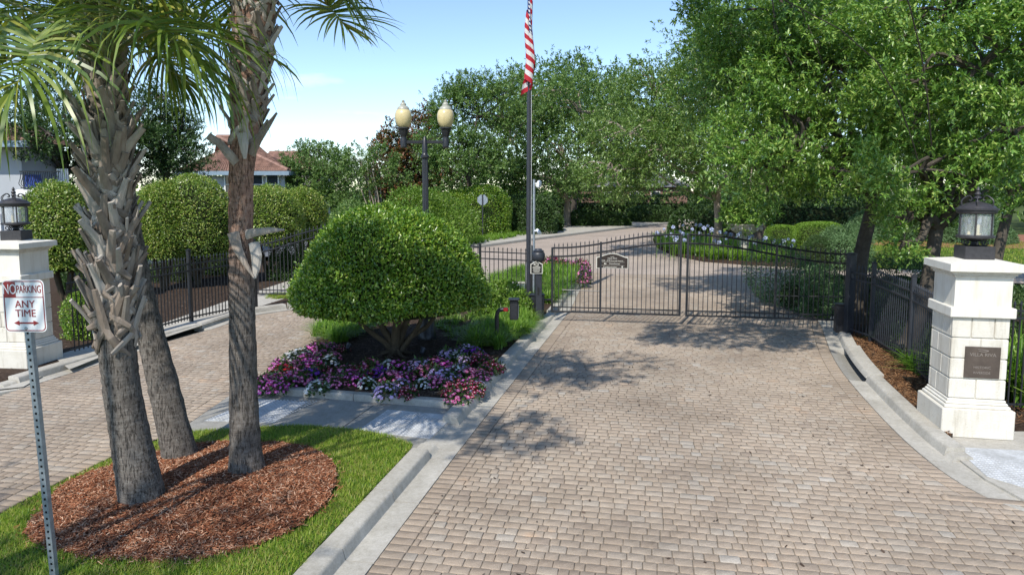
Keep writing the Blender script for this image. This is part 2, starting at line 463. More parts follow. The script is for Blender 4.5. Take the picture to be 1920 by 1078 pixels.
M['magnolia_leaf'] = leafmat('bronze_magnolia_leaf', [(0.0455, 0.078, 0.0234), (0.078, 0.104, 0.0286), (0.208, 0.0845, 0.039), (0.286, 0.104, 0.0455)], .35, .15, .6, .6, .3)
M['bright_leaf'] = leafmat('bright_shrub_leaf', [(0.075, 0.15, 0.0187), (0.125, 0.225, 0.025), (0.2, 0.2875, 0.05)], .42, .3, .4, .9, .3)
M['privet_leaf'] = leafmat('privet_leaf', [(0.0584, 0.1289, 0.0141), (0.1125, 0.2282, 0.0213), (0.1911, 0.3273, 0.0319), (0.3597, 0.4364, 0.0708)], .30, .25, .6, .9, .22)
M['privet_leaf_dry'] = leafmat('privet_leaf_olive', [(0.0836, 0.1474, 0.0181), (0.1551, 0.2527, 0.0291), (0.2387, 0.337, 0.0544), (0.4535, 0.4423, 0.127)], .33, .25, .6, .9, .22)
M['box_leaf'] = leafmat('boxwood_leaf', [(0.1125, 0.225, 0.0225), (0.1781, 0.3187, 0.0338), (0.2625, 0.3937, 0.0562)], .42, .28, .4, 1.5, .25)
M['juniper'] = leafmat('juniper_leaf', [(0.0743, 0.1418, 0.054), (0.1148, 0.2025, 0.081), (0.162, 0.2565, 0.1148)], .5, .2, .3, .8, .3)
M['grass'] = leafmat('grass_blade', [(0.105, 0.195, 0.018), (0.1663, 0.2775, 0.024), (0.245, 0.3525, 0.033), (0.3675, 0.405, 0.075), (.36, .31, .11)], .45, .35, .35, 1.3, .5)
M['liriope'] = leafmat('liriope_blade', [(0.07, 0.169, 0.0156), (0.119, 0.247, 0.0208), (0.196, 0.338, 0.039), (0.308, 0.416, 0.091)], .38, .35, .45, 1.2, .25)
M['bed_leaf'] = leafmat('impatiens_leaf', [(0.0234, 0.065, 0.0156), (0.0455, 0.1105, 0.0234), (0.0715, 0.143, 0.0286), (0.117, 0.065, 0.039)], .4, .25, .4, 3, .2)
M['chip'] = leafmat('bark_chip', [(0.1125, 0.039, 0.0213), (0.2125, 0.0715, 0.035), (0.3, 0.117, 0.0562), (0.3875, 0.1885, 0.1063), (0.575, 0.39, 0.275)], .9, .0, .1, 1.4, .2)
M['straw'] = leafmat('pine_straw', [(.09, .038, .018), (.16, .075, .035), (.25, .13, .06), (.36, .22, .12)], .9, .0, .1, 1.4, .2)
M['brown_chip'] = leafmat('dark_bark_chip', [(.03, .022, .017), (.07, .048, .036), (.12, .085, .065), (.19, .15, .12)], .9, .0, .1, 1.4, .2)
def petal(name, col): return leafmat(name, [tuple(c * .75 for c in col), col, tuple(min(1, c * 1.25) for c in col)], .5, .25, .3, 2, .1, tcol=(1.1, 1.1, 1.1))
PET = {'magenta': petal('magenta_petal', (.66, .07, .46)), 'pink': petal('rose_petal', (.68, .14, .36)), 'crimson': petal('crimson_petal', (.36, .012, .07)),
       'red': petal('red_petal', (.55, .025, .03)), 'white': petal('white_petal', (.78, .78, .76)), 'lavender': petal('lavender_petal', (.62, .44, .76)),
       'purple': petal('purple_petal', (.22, .05, .42))}
M['agap'] = petal('blue_agapanthus_petal', (.60, .66, .86))

# ------------------------------------------------------------------ ground and paving
ANG = math.radians(11.0)
UD, VD = np.array((math.sin(ANG), math.cos(ANG))), np.array((math.cos(ANG), -math.sin(ANG)))
def uv(p): return float(p[0] * UD[0] + p[1] * UD[1]), float(p[0] * VD[0] + p[1] * VD[1])

def sheet(name, poly, z, mat, label, cat, kind='structure'):
    mb = MB(); mb.add([(p[0], p[1], z) for p in poly], [tuple(range(len(poly)))])
    me_o = mb.build(name, mat)
    if me_o.data.polygons[0].normal.z < 0: me_o.data.flip_normals()
    return tag(me_o, label, cat, None, kind)

def slab(name, poly, z0, z1, mat, label, cat, kind='structure'):
    a = sum(poly[i][0] * poly[(i + 1) % len(poly)][1] - poly[(i + 1) % len(poly)][0] * poly[i][1] for i in range(len(poly)))
    if a < 0: poly = poly[::-1]
    return tag(MB().prism(poly, z0, z1).build(name, mat), label, cat, None, kind)

sheet('ground', [(-400, -60), (400, -60), (400, 700), (-400, 700)], -.25, M['far_ground'], 'wide flat green ground around the gated entrance', 'ground')

# paver edges of the two lanes, in the order away from the camera
main_left = [(-2.05, 3.2), (-1.75, 5.0)] + [tuple(gd(*p)[:2]) for p in ((683, 1078), (750, 990), (867.5, 835), (1022, 640), (1069, 582.5), (1100, 516))]
main_left[0] = tuple(np.array(main_left[2]) - np.array(UD) * 3.6); main_left[1] = tuple(np.array(main_left[2]) - np.array(UD) * 1.6)
main_right = [(13.5, 6.3), (10.0, 7.0)] + [tuple(gd(*p)[:2]) for p in ((1920, 986), (1867, 957), (1800, 913), (1713, 845), (1650, 780), (1580, 701), (1556, 660), (1541, 612), (1516, 574), (1483, 545), (1488, 527), (1560, 512), (1700, 506))]
left_far = [(-13.2, 9.2), (-11.0, 10.9)] + [tuple(gd(*p)[:2]) for p in ((0, 741), (192, 681), (304, 643), (405, 614.6), (473, 592), (547, 581))] + [(-5.6, 21.6), (-5.0, 23.0), (-4.6, 26.0)]
left_near = [(-6.9, 5.6)] + [tuple(gd(*p)[:2]) for p in ((0, 960), (86, 914), (218, 851), (335, 806), (430, 742), (480, 720), (590, 645))] + [(-4.3, 18.5), (-3.5, 20.5), (-2.6, 22.5), (-1.4, 24.0), (-.2, 26)]

def fair(path, step=.3, win=5):
    """resample a path evenly and ease out small kinks"""
    P = np.array(path, float); s = np.concatenate([[0], np.cumsum(np.hypot(*np.diff(P, axis=0).T))])
    n = max(8, int(s[-1] / step)); t = np.linspace(0, s[-1], n)
    Q = np.stack([np.interp(t, s, P[:, 0]), np.interp(t, s, P[:, 1])], 1)
    for _ in range(win):
        Q[1:-1] = (Q[:-2] + 2 * Q[1:-1] + Q[2:]) / 4
    return [tuple(q) for q in Q]
main_left = fair(main_left, .4, 8)
main_right = fair(main_right, .3, 14)
def edge_fn(path):
    q = np.array([uv(p) for p in path]); o = np.argsort(q[:, 0]); q = q[o]
    return lambda u: np.interp(u, q[:, 0], q[:, 1])

def lay_rows(fl, fr, u0, u1, pitch=.14, border=.245, r=None):
    """rows of tumbled pavers between two edges: returns quads in u,v and tones"""
    quads = []
    u = u0
    gap = .0085
    while u < u1:
        p = pitch + r.uniform(-.004, .004)
        a0, a1, b0, b1 = fl(u), fl(u + p), fr(u), fr(u + p)
        if b0 - a0 > .8:
            tone = lambda: float(np.clip(r.normal(.45, .19), 0, 1))
            quads.append(([(u + gap / 2, a0 + .004), (u + gap / 2, a0 + border - gap), (u + p - gap / 2, a1 + border - gap), (u + p - gap / 2, a1 + .004)], tone() * .8))
            quads.append(([(u + gap / 2, b0 - border + gap), (u + gap / 2, b0 - .004), (u + p - gap / 2, b1 - .004), (u + p - gap / 2, b1 - border + gap)], tone() * .8))
            s0, s1, e0, e1 = a0 + border, a1 + border, b0 - border, b1 - border
            v = max(s0, s1) - r.uniform(0, .12)
            first = True
            end = min(e0, e1)
            while v < end - .02:
                w = r.choice([.105, .14, .145, .18, .20, .21])
                nv = v + w
                last = nv > end - .10
                l0, l1 = (s0, s1) if first else (v, v)
                if nv - max(l0, l1) < .05 and not last: nv += .1
                r0, r1 = (e0, e1) if last else (nv, nv)
                j = gap + r.uniform(-.003, .004); du = r.uniform(-.003, .003)
                quads.append(([(u + du + j * .36, l0 + j / 2), (u + du + j * .36, r0 - j / 2), (u + du + p - j * .36, r1 - j / 2), (u + du + p - j * .36, l1 + j / 2)], tone()))
                first = False
                v = nv
                if last: break
        u += p
    return quads

def paver_geo(quads, r, z=0.0):
    """rounded, tumbled stones as stacked 8-gons: top, shoulder, foot"""
    Q = np.array([q for q, _ in quads]); T = np.array([t for _, t in quads])
    P = Q[..., :1] * UD + Q[..., 1:] * VD                          # (n,4,2) world
    n = len(P)
    nx = np.roll(P, -1, 1); pv = np.roll(P, 1, 1)
    c = P.mean(1, keepdims=True)
    dn = nx - P; dp = pv - P
    ln = np.linalg.norm(dn, axis=2, keepdims=True); lp = np.linalg.norm(dp, axis=2, keepdims=True)
    cut = r.uniform(.007, .015, (n, 4, 1))
    A = P + dp / lp * np.minimum(cut, lp * .3); B = P + dn / ln * np.minimum(cut, ln * .3)
    O = np.stack([A, B], 2).reshape(n, 8, 2)
    O = O + r.normal(0, .0016, O.shape)
    size = np.linalg.norm(P[:, 0] - P[:, 2], axis=1)[:, None, None]
    inn = c + (O - c) * (1 - .0095 / np.maximum(size, .05) * 1.6)
    h = z + r.normal(0, .0013, n)
    tilt = r.normal(0, .005, (n, 2))
    dz = ((inn - c) * tilt[:, None, :]).sum(2)
    top = np.concatenate([inn, (h[:, None] + dz)[..., None]], 2)
    sh = np.concatenate([O, (h[:, None] + dz - .005)[..., None]], 2)
    ft = np.concatenate([O, np.full((n, 8, 1), z - .022)], 2)
    return np.concatenate([top, sh, ft], 1), T                     # (n,24,3)

PF = np.array([(0, i, i + 1) for i in range(1, 7)] + [t for k in (0, 8) for i in range(8) for t in
              ((k + i, k + 8 + i, k + 8 + (i + 1) % 8), (k + i, k + 8 + (i + 1) % 8, k + (i + 1) % 8))])
def orient(V, T):
    """make faces of a paver look up"""
    a, b, c = V[T[0, 0]], V[T[0, 1]], V[T[0, 2]]
    return T if np.cross(b - a, c - a)[2] > 0 else T[:, ::-1]

def to_px(Pw):
    x, y, z = Pw[..., 0], Pw[..., 1], Pw[..., 2] - CAMH
    d = y * CT - z * ST; up = y * ST + z * CT
    d = np.maximum(d, .05)
    return CX + F * x / d, CY0 - F * up / d, d

def paved(name, quads, label, base_poly, seed, nind=300):
    r = np.random.default_rng(seed)
    V, T = paver_geo(quads, r)
    tri = orient(V[0], PF)
    root = sheet(name, base_poly, -.012, M['sand'], label, 'driveway')
    px, py, d = to_px(V[:, 0:8].mean(1))
    inside = (px > -10) & (px < 1930) & (py > 0) & (py < 1085)
    area = np.linalg.norm(np.cross(V[:, 2] - V[:, 0], V[:, 4] - V[:, 0]), axis=1) / d ** 3
    area[~inside] = 0
    order = np.argsort(-area)
    ind = order[:nind]; rest = order[nind:]
    for i in ind:
        o0 = V[i, :8].mean(0)
        me = npmesh('paver', V[i] - o0, tri, M['paver'], attrs={'tone': np.full(24, T[i])})
        link('paver', me, root, o0)
    nr = len(rest)
    VV = V[rest].reshape(-1, 3); TT = (tri[None] + (np.arange(nr) * 24)[:, None, None]).reshape(-1, 3)
    o = link('pavers', npmesh('pavers', VV, TT, M['paver'], attrs={'tone': np.repeat(T[rest], 24)}), root)
    o['kind'] = 'stuff'
    return root

r_ = np.random.default_rng(11)
fl, fr = edge_fn(main_left), edge_fn(main_right)
quads = lay_rows(fl, fr, 4.6, 30.0, r=r_)
base = main_left + main_right[::-1]
paved('driveway', quads, 'main paved entrance lane of tumbled tan pavers running to the double gate', base, 3)
fl2, fr2 = edge_fn(left_far), edge_fn(left_near)
quads = lay_rows(fl2, fr2, 5.4, 25.5, r=r_)
paved('exit_lane', quads, 'paved lane of tan pavers left of the planted island, behind the palms', left_far + left_near[::-1], 4)

# paving beyond the gate: too far to tell the stones apart
m, N, L, B = newmat('distant_pavers')
g = N.new('ShaderNodeNewGeometry'); mpn = N.new('ShaderNodeMapping'); mpn.inputs['Rotation'].default_value = (0, 0, ANG)
bt = N.new('ShaderNodeTexBrick'); bt.inputs['Scale'].default_value = 1.0
bt.inputs['Brick Width'].default_value, bt.inputs['Row Height'].default_value, bt.inputs['Mortar Size'].default_value = .2, .152, .008
bt.inputs['Color1'].default_value, bt.inputs['Color2'].default_value, bt.inputs['Mortar'].default_value = (.44, .36, .295, 1), (.39, .32, .265, 1), (.22, .18, .15, 1)
L.new(g.outputs['Position'], mpn.inputs['Vector']); L.new(mpn.outputs['Vector'], bt.inputs['Vector'])
n2 = noise(N, L, .4, 5, .6); r2 = ramp(N, [(.3, (.8, .8, .8)), (.65, (1.05, 1.05, 1.05))]); L.new(n2.outputs['Fac'], r2.inputs['Fac'])
L.new(mixc(N, L, 1, bt.outputs['Color'], r2.outputs['Color'], 'MULTIPLY'), B.inputs['Base Color']); B.inputs['Roughness'].default_value = .9
M['far_paver'] = m
far_curb = [gd(560, 500), gd(700, 487), gd(870, 468), gd(1000, 451), gd(1100, 438), gd(1200, 426), gd(1340, 412), gd(1560, 400)]
court = [(p.x, p.y) for p in far_curb] + [tuple(gd(*p)[:2]) for p in ((1560, 410), (1340, 421), (1232, 440), (1226, 455), (1245, 470), (1300, 483), (1400, 491), (1500, 495), (1700, 499), (2000, 505),
         (2000, 534), (1700, 524), (1560, 514), (1495, 520), (1483, 545), (1500, 575))] + [(3, 21), (-5, 20.5)]
sheet('forecourt', court, -.010, M['far_paver'], 'broad paved forecourt curving away beyond the gate', 'driveway')

# ------------------------------------------------------------------ kerbs and gutters
def kerb(root, path, prof, seg=1.9, side=1, name='kerb_section', mat=None, jitter=.004, smooth_k=5, skip=None):
    """sweep a profile [(offset to the side, z)] along a path, cut into sections with open joints"""
    pts = [np.array((p[0], p[1], 0.0)) for p in smooth_open([tuple(p[:2]) for p in path], smooth_k)] if len(path) > 2 else [np.array((p[0], p[1], 0.)) for p in path]
    pts = [np.array((p[0], p[1])) for p in pts]
    s = np.concatenate([[0], np.cumsum([np.linalg.norm(pts[i + 1] - pts[i]) for i in range(len(pts) - 1)])])
    P = np.array(pts)
    total = s[-1]
    nseg = max(1, int(round(total / seg)))
    for k in range(nseg):
        a, b = total * k / nseg + (.007 if k else 0), total * (k + 1) / nseg - .007
        ns = max(2, int((b - a) / .35) + 1)
        t = np.linspace(a, b, ns)
        X = np.interp(t, s, P[:, 0]); Y = np.interp(t, s, P[:, 1])
        t2 = t + .15; t1 = t - .15
        dx = np.interp(np.minimum(t2, total), s, P[:, 0]) - np.interp(np.maximum(t1, 0), s, P[:, 0])
        dy = np.interp(np.minimum(t2, total), s, P[:, 1]) - np.interp(np.maximum(t1, 0), s, P[:, 1])
        l = np.hypot(dx, dy); nx, ny = -dy / l * side, dx / l * side
        pr = prof(k, nseg) if callable(prof) else prof
        m_ = len(pr)
        vs, fs = [], []
        dz = random.uniform(-jitter, jitter)
        for i in range(ns):
            for o_, z_ in pr: vs.append((X[i] + nx[i] * o_, Y[i] + ny[i] * o_, z_ + (dz if z_ > -.02 else 0)))
        for i in range(ns - 1):
            for j in range(m_):
                q = (i * m_ + j, i * m_ + (j + 1) % m_, (i + 1) * m_ + (j + 1) % m_, (i + 1) * m_ + j)
                fs.append(q if side < 0 else q[::-1])
        fs.append(tuple(range(m_)) if side > 0 else tuple(range(m_ - 1, -1, -1)))
        fs.append(tuple(range((ns - 1) * m_, ns * m_))[::-1] if side > 0 else tuple(range((ns - 1) * m_, ns * m_)))
        mb = MB(); mb.add(vs, fs)
        o = mb.build(name, mat or M['concrete'], root, smooth=True)
FULL = [(0, -.10), (.003, .004), (.02, .006), (.28, -.006), (.30, .0), (.326, .098), (.336, .120), (.354, .131), (.555, .135), (.571, .125), (.575, -.10)]
GUTTER = [(0, -.10), (.003, .004), (.02, .006), (.28, -.004), (.42, .012), (.573, .028), (.575, -.10)]
END = [(0, -.10), (.003, .004), (.02, .006), (.28, -.006), (.30, -.002), (.335, .04), (.355, .055), (.385, .065), (.55, .07), (.57, .06), (.575, -.10)]
def path_between(path, ya, yb):
    ys = [p[1] for p in path]; xs = [p[0] for p in path]
    out = [(float(np.interp(ya, ys, xs)), ya)] + [p for p in path if ya + .15 < p[1] < yb - .15] + [(float(np.interp(yb, ys, xs)), yb)]
    return out
YR1, YR2, YG = gd(815, 862).y, gd(880, 800).y, gd(1030, 612).y
k1 = empty('kerb', (0, 0, 0), 'pale concrete kerb and gutter beside the turf under the palms', 'kerb', None, 'structure')
kerb(k1, path_between(main_left, 2.6, YR1), lambda k, n: END if k == n - 1 and False else FULL, 1.35)
kerb(k1, path_between(main_left, YR1 + .01, YR1 + .35), END, 1)
k2 = empty('ramp_gutter', (0, 0, 0), 'flush concrete gutter where the walk meets the main lane', 'kerb', None, 'structure')
kerb(k2, path_between(main_left, YR1 + .36, YR2), GUTTER, 1.3, name='gutter_section')
k3 = empty('island_kerb', (0, 0, 0), 'concrete kerb and gutter along the flower bed up to the gate post', 'kerb', None, 'structure')
kerb(k3, path_between(main_left, YR2 + .01, YG), FULL, 1.5)
kerb(k3, path_between(main_left, YG + .02, YG + 1.6), [(o, z * .55 if z > 0 else z) for o, z in FULL], 1.6)
kerb(k3, path_between(main_left, YG + 1.62, gd(1100, 517).y), FULL, 2.0)
# right side: raised kerb with a storm inlet, then a flush gutter past the pillar
rp = sorted([p for p in main_right if p[1] < 19.4], key=lambda p: -p[1])          # from the gate towards the camera
k4 = empty('right_kerb', (0, 0, 0), 'concrete kerb with storm drain inlet below the right-hand fence', 'kerb', None, 'structure')
def cut(path, y0, y1):
    q = sorted(path, key=lambda p: p[1]); r0 = path_between(q, y1, y0); return r0[::-1]
Ygr, Yi0, Yi1, Yn = gd(1541, 612).y, gd(1563, 655).y, gd(1590, 712).y, gd(1722, 852).y
kerb(k4, cut(rp, Ygr + .9, Yi0 + .01), FULL, 1.5, side=1)
INLET = [(0, -.16), (.003, .002), (.02, .0), (.20, -.05), (.30, -.10), (.60, -.12), (.61, -.16)]
kerb(k4, cut(rp, Yi0, Yi1), INLET, 9, side=1, name='inlet_throat', mat=M['concrete_dark'])
kerb(k4, cut(rp, Yi0, Yi1), [(.30, .055), (.32, .10), (.35, .13), (.62, .14), (.62, .055)], 9, side=1, name='inlet_lid')
kerb(k4, cut(rp, Yi0, Yi1), [(.56, -.11), (.56, .053), (.60, .053), (.60, -.11)], 9, side=1, name='inlet_back', mat=M['hole'])
kerb(k4, cut(rp, Yi1 - .01, Yn), FULL, 1.25, side=1)
kerb(k4, cut(rp, Yn - .01, Yn - .22), END, 1, side=1)
k5 = empty('flush_gutter', (0, 0, 0), 'stained flush concrete gutter sweeping past the right pillar', 'kerb', None, 'structure')
kerb(k5, [p for p in ([cut(rp, Yn - .23, Yn - .24)[0]] + [q for q in rp if q[1] < Yn - .3])], GUTTER, 1.8, side=1, name='gutter_section')
# left lane, far side: nose, kerb, inlet, kerb to the gate
lp = left_far[:8]
ca = empty('far_kerb', (0, 0, 0), 'concrete kerb with storm drain inlet along the left-hand fence', 'kerb', None, 'structure')
ln = edge_fn(left_far)
def lseg(xa, ya, xb, yb): return [(xa, ya), (xb, yb)]
L0, L1, L2, L3, L4, L5 = left_far[2:8]
def mid(a, b, t): return (a[0] + (b[0] - a[0]) * t, a[1] + (b[1] - a[1]) * t)
kerb(ca, [left_far[0], left_far[1], mid(L0, L1, .15)], GUTTER, 2.4, name='gutter_section')
kerb(ca, [mid(L0, L1, .16), mid(L0, L1, .28)], END, 2)
kerb(ca, [mid(L0, L1, .29), L1, mid(L1, L2, .9)], FULL, 1.6)
kerb(ca, [mid(L1, L2, .91), mid(L2, L3, .9)], INLET, 9, name='inlet_throat', mat=M['concrete_dark'])
kerb(ca, [mid(L1, L2, .91), mid(L2, L3, .9)], [(.30, .055), (.32, .10), (.35, .13), (.62, .14), (.62, .055)], 9, name='inlet_lid')
kerb(ca, [mid(L1, L2, .91), mid(L2, L3, .9)], [(.56, -.11), (.56, .053), (.60, .053), (.60, -.11)], 9, name='inlet_back', mat=M['hole'])
kerb(ca, [mid(L2, L3, .91), L3, L4, L5], FULL, 1.7)
kerb(ca, [L5, left_far[8], left_far[9], left_far[10]], FULL, 2)
# kerb across the front of the flower bed
kf = empty('bed_kerb', (0, 0, 0), 'low concrete kerb between the front of the flower bed and the walk', 'kerb', None, 'structure')
pA, pB = gd(472, 738), gd(868, 770)
kerb(kf, [(pA.x, pA.y), (pB.x, pB.y)], [(0, -.05), (.005, .105), (.025, .13), (.17, .135), (.19, .12), (.19, -.05)], 2.1)
# far kerb of the forecourt
kq = empty('forecourt_kerb', (0, 0, 0), 'long curved kerb below the far pavement', 'kerb', None, 'structure')
kerb(kq, [(p.x, p.y) for p in far_curb], [(0, -.10), (0, .0), (.04, .13), (.25, .14), (.25, -.1)], 8, mat=M['concrete_dark'], smooth_k=6)
far_in = [gd(560, 489), gd(700, 474), gd(880, 455), gd(1000, 435), gd(1100, 424), gd(1200, 417), gd(1340, 406.5), gd(1560, 397)]
slab('pavement', [(p.x, p.y + .25) for p in far_curb] + [(p.x, p.y) for p in far_in[::-1]], -.05, .13, M['concrete'], 'far concrete pavement curving under the trees beyond the gate', 'pavement')

# ------------------------------------------------------------------ island: walk, tactile pads, turf, mulch, flower bed
walk = [tuple(gd(*p)[:2]) for p in ((345, 803), (430, 744), (470, 739))] + [(pB.x - .02, pB.y)]
cg = path_between(main_left, YR1 + .0, YR2)
nrm = np.array((-UD[1], UD[0]))
inner = [tuple(np.array(p) + nrm * .58) for p in cg]
inner0 = [tuple(np.array(p) + nrm * .58) for p in path_between(main_left, 2.6, YR1)]
walk_poly = walk + [inner[-1]] + inner[::-1][1:] + [tuple(gd(*p, .03)[:2]) for p in ((772, 858), (700, 840), (600, 830), (430, 826), (350, 818))]
wk = slab('walk', walk_poly, -.05, .022, M['concrete_dark'], 'grey concrete walk crossing the island between turf and flower bed', 'pavement')
for (a, b) in (((466, 797), (617, 748)), ((640, 803), (700, 760))):     # tooled joints as shallow raised-edge strips
    A, B_ = gd(*a, .022), gd(*b, .022); dv = (B_ - A); nn = Vector((-dv.y, dv.x, 0)).normalized() * .006
    MB().add([(A - nn) + Vector((0, 0, .002)), (A + nn) + Vector((0, 0, .002)), (B_ + nn) + Vector((0, 0, .002)), (B_ - nn) + Vector((0, 0, .002))], [(0, 1, 2, 3)]).build('joint', M['hole'], wk)

def tactile(corners, label, zz):
    q = [gd(*c, zz) for c in corners]                 # near-left, far-left, far-right, near-right
    root = slab('tactile_pad', [(p.x, p.y) for p in q], zz - .02, zz + .006, M['pad'], label, 'tactile paving')
    e1, e2 = q[3] - q[0], q[1] - q[0]
    n1, n2 = int(e1.length / .062), int(e2.length / .062)
    V, T = [], []
    k = 6
    for i in range(n1):
        for j in range(n2):
            if random.random() < .06: continue
            c_ = q[0] + e1 * ((i + .5) / n1) + e2 * ((j + .5) / n2)
            o = len(V)
            for rr, z_ in ((.020, zz + .006), (.012, zz + .013)):
                for t in range(k): V.append((c_.x + rr * math.cos(t * 2 * math.pi / k), c_.y + rr * math.sin(t * 2 * math.pi / k), z_))
            for t in range(k):
                a, b = o + t, o + (t + 1) % k
                T += [(a, b, b + k), (a, b + k, a + k)]
            T += [(o + k, o + k + t, o + k + t + 1) for t in range(1, k - 1)]
    d = link('domes', npmesh('domes', V, T, M['pad']), root)
    d['kind'] = 'stuff'
tactile(((383, 789), (480, 748), (576, 754), (513, 793)), 'worn white tactile pad on the walk beside the straight palm', .022)
tactile(((671, 807), (727, 768), (852, 779), (806, 823)), 'worn white tactile pad on the walk beside the main lane', .022)

lawn_px = [(-260, 1085), (0, 960), (86, 914), (218, 851), (300, 822), (358, 805), (430, 800), (502, 796), (563, 794), (646, 801), (700, 813), (775, 842)]
lawn = [tuple(gd(*p, .05)[:2]) for p in lawn_px] + inner0[::-1]
lawn[-1] = (inner0[0][0], inner0[0][1]); lawn.append((-6.6, 2.8))
mulch_px = [(631, 906), (625, 880), (606, 860), (570, 842), (495, 829), (400, 826), (320, 834), (220, 862), (125, 899), (80, 947), (50, 989), (66, 1020), (150, 1046), (225, 1057), (350, 1057), (450, 1040), (550, 1001), (602, 962), (628, 925)]
mulch = smooth_closed([tuple(gd(*p, .09)[:2]) for p in mulch_px], 6)
mulch = [(x + random.gauss(0, .014), y + random.gauss(0, .014)) for x, y in mulch]
mc = np.array(mulch).mean(0)
def lawn_z(X, Y):
    """turf rises gently from the left lane to the top of the right-hand kerb"""
    lf = np.interp(Y, [p[1] for p in left_near], [p[0] for p in left_near]); rt = np.interp(Y, [p[1] for p in main_left], [p[0] for p in main_left]) - .6
    t = np.clip((X - lf) / np.maximum(rt - lf, .5), 0, 1)
    back = np.clip((gd(500, 797, .05).y - Y) / .7, 0.15, 1)
    return .015 + .105 * np.minimum(t * 1.6, 1) * back
def draped(name, poly, zfun, mat, n, extra=0.0):
    """triangulated grid clipped to a polygon by points: a fan of boundary plus inner points via Delaunay"""
    from mathutils.geometry import delaunay_2d_cdt
    B = [Vector(p) for p in poly]
    inn = [Vector(p) for p in scatter(poly, n)]
    vs, es, fs, *_ = delaunay_2d_cdt(B + inn, [], [list(range(len(B)))], 1, 1e-5)
    V = np.array([(v.x, v.y) for v in vs])
    Z = zfun(V[:, 0], V[:, 1]) + extra
    mb = MB(); mb.add(np.column_stack([V, Z]).tolist(), [tuple(f) for f in fs])
    o = mb.build(name, mat, smooth=True)
    if o.data.polygons[0].normal.z < 0: o.data.flip_normals()
    return o
tf = draped('lawn', lawn, lawn_z, M['turf'], 160)
tag(tf, 'turf island round the palms and their mulch', 'lawn', None, 'structure')
def mound_z(X, Y):
    d = np.hypot((X - mc[0]) / 2.3, (Y - mc[1]) / 1.5)
    return lawn_z(X, Y) + .012 + .075 * np.clip(1 - d * d, 0, 1)
mu = draped('mulch_bed', mulch, mound_z, M['soil'], 120)
tag(mu, 'oval bed of reddish bark mulch under the three palms', 'mulch bed', None, 'structure')

def blades(name, P, zf, mat, h, w, lean, label, cat, seg=1, hv=.35):
    """many grass blades: tapering, leaning, as one mass"""
    n = len(P)
    Z = zf(P[:, 0], P[:, 1]) if callable(zf) else np.full(n, zf)
    az = rng.uniform(0, 2 * math.pi, n); ln_ = np.abs(rng.normal(lean, lean * .5, n))
    H = h * rng.uniform(1 - hv, 1 + hv, n)
    d = np.stack([np.cos(az), np.sin(az)], 1); s = np.stack([-np.sin(az), np.cos(az)], 1)
    b = np.column_stack([P, Z])
    rows = []
    for k in range(seg + 1):
        t = k / seg
        off = d * (H * ln_ * t * t)[:, None]
        zz = H * (t - .45 * np.minimum(ln_, 1.3) * t * t)
        c_ = b + np.column_stack([off, zz])
        if k < seg:
            ww = w * (1 - .55 * t) / 2
            rows.append(c_ + np.column_stack([s * ww, np.zeros(n)])); rows.append(c_ - np.column_stack([s * ww, np.zeros(n)]))
        else: rows.append(c_)
    kk = len(rows)
    V = np.stack(rows, 1).reshape(-1, 3)
    t_ = []
    for k in range(seg - 1):
        t_ += [(2 * k, 2 * k + 1, 2 * k + 3), (2 * k, 2 * k + 3, 2 * k + 2)]
    t_.append((2 * seg - 2, 2 * seg - 1, 2 * seg))
    T = (np.array(t_)[None] + (np.arange(n) * kk)[:, None, None]).reshape(-1, 3)
    return tag(link(name, npmesh(name, V, T, mat)), label, cat, None, 'stuff')
Pg = scatter(lawn, 105000, [tuple(np.array(mc) + (np.array(p) - mc) * .985) for p in mulch])
Pg = Pg[(Pg[:, 1] > 5.4)]
blades('grass', Pg, lawn_z, M['grass'], .055, .010, .75, 'short bright green turf round the palm mulch bed', 'grass')

def chips(name, P, zf, mat, L0, L1, W, label, cat, lift=.012, tilt=.25, parent=None):
    n = len(P)
    Z = zf(P[:, 0], P[:, 1]) if callable(zf) else np.full(n, zf)
    az = rng.uniform(0, math.pi * 2, n); l = rng.uniform(L0, L1, n) / 2; w = W * rng.uniform(.5, 1.4, n) / 2
    a = np.stack([np.cos(az), np.sin(az), rng.normal(0, tilt, n)], 1); a /= np.linalg.norm(a, axis=1, keepdims=True)
    s = np.stack([-np.sin(az), np.cos(az), rng.normal(0, tilt * 1.6, n)], 1); s /= np.linalg.norm(s, axis=1, keepdims=True)
    c_ = np.column_stack([P, Z + rng.uniform(.002, lift, n)])
    al, sw = a * l[:, None], s * w[:, None]
    V = np.stack([c_ - al - sw * .6, c_ + al * .9 - sw, c_ + al + sw * .5, c_ - al * .9 + sw], 1).reshape(-1, 3)
    T = (np.array([(0, 1, 2), (0, 2, 3)])[None] + (np.arange(n) * 4)[:, None, None]).reshape(-1, 3)
    o = link(name, npmesh(name, V, T, mat), parent)
    return tag(o, label, cat, None, 'stuff')
spill = scatter(smooth_closed([tuple(np.array(mc) + (np.array(p) - mc) * 1.06) for p in mulch[::3]], 3), 3200)
chips('bark_mulch', np.concatenate([scatter(mulch, 44000), spill]), mound_z, M['chip'], .02, .075, .0105, 'reddish brown bark chips covering the palm bed', 'mulch', .02, .3)
# dark soil lip along the turf edge
lip = [p for p in inner0 if p[1] > 4.5]
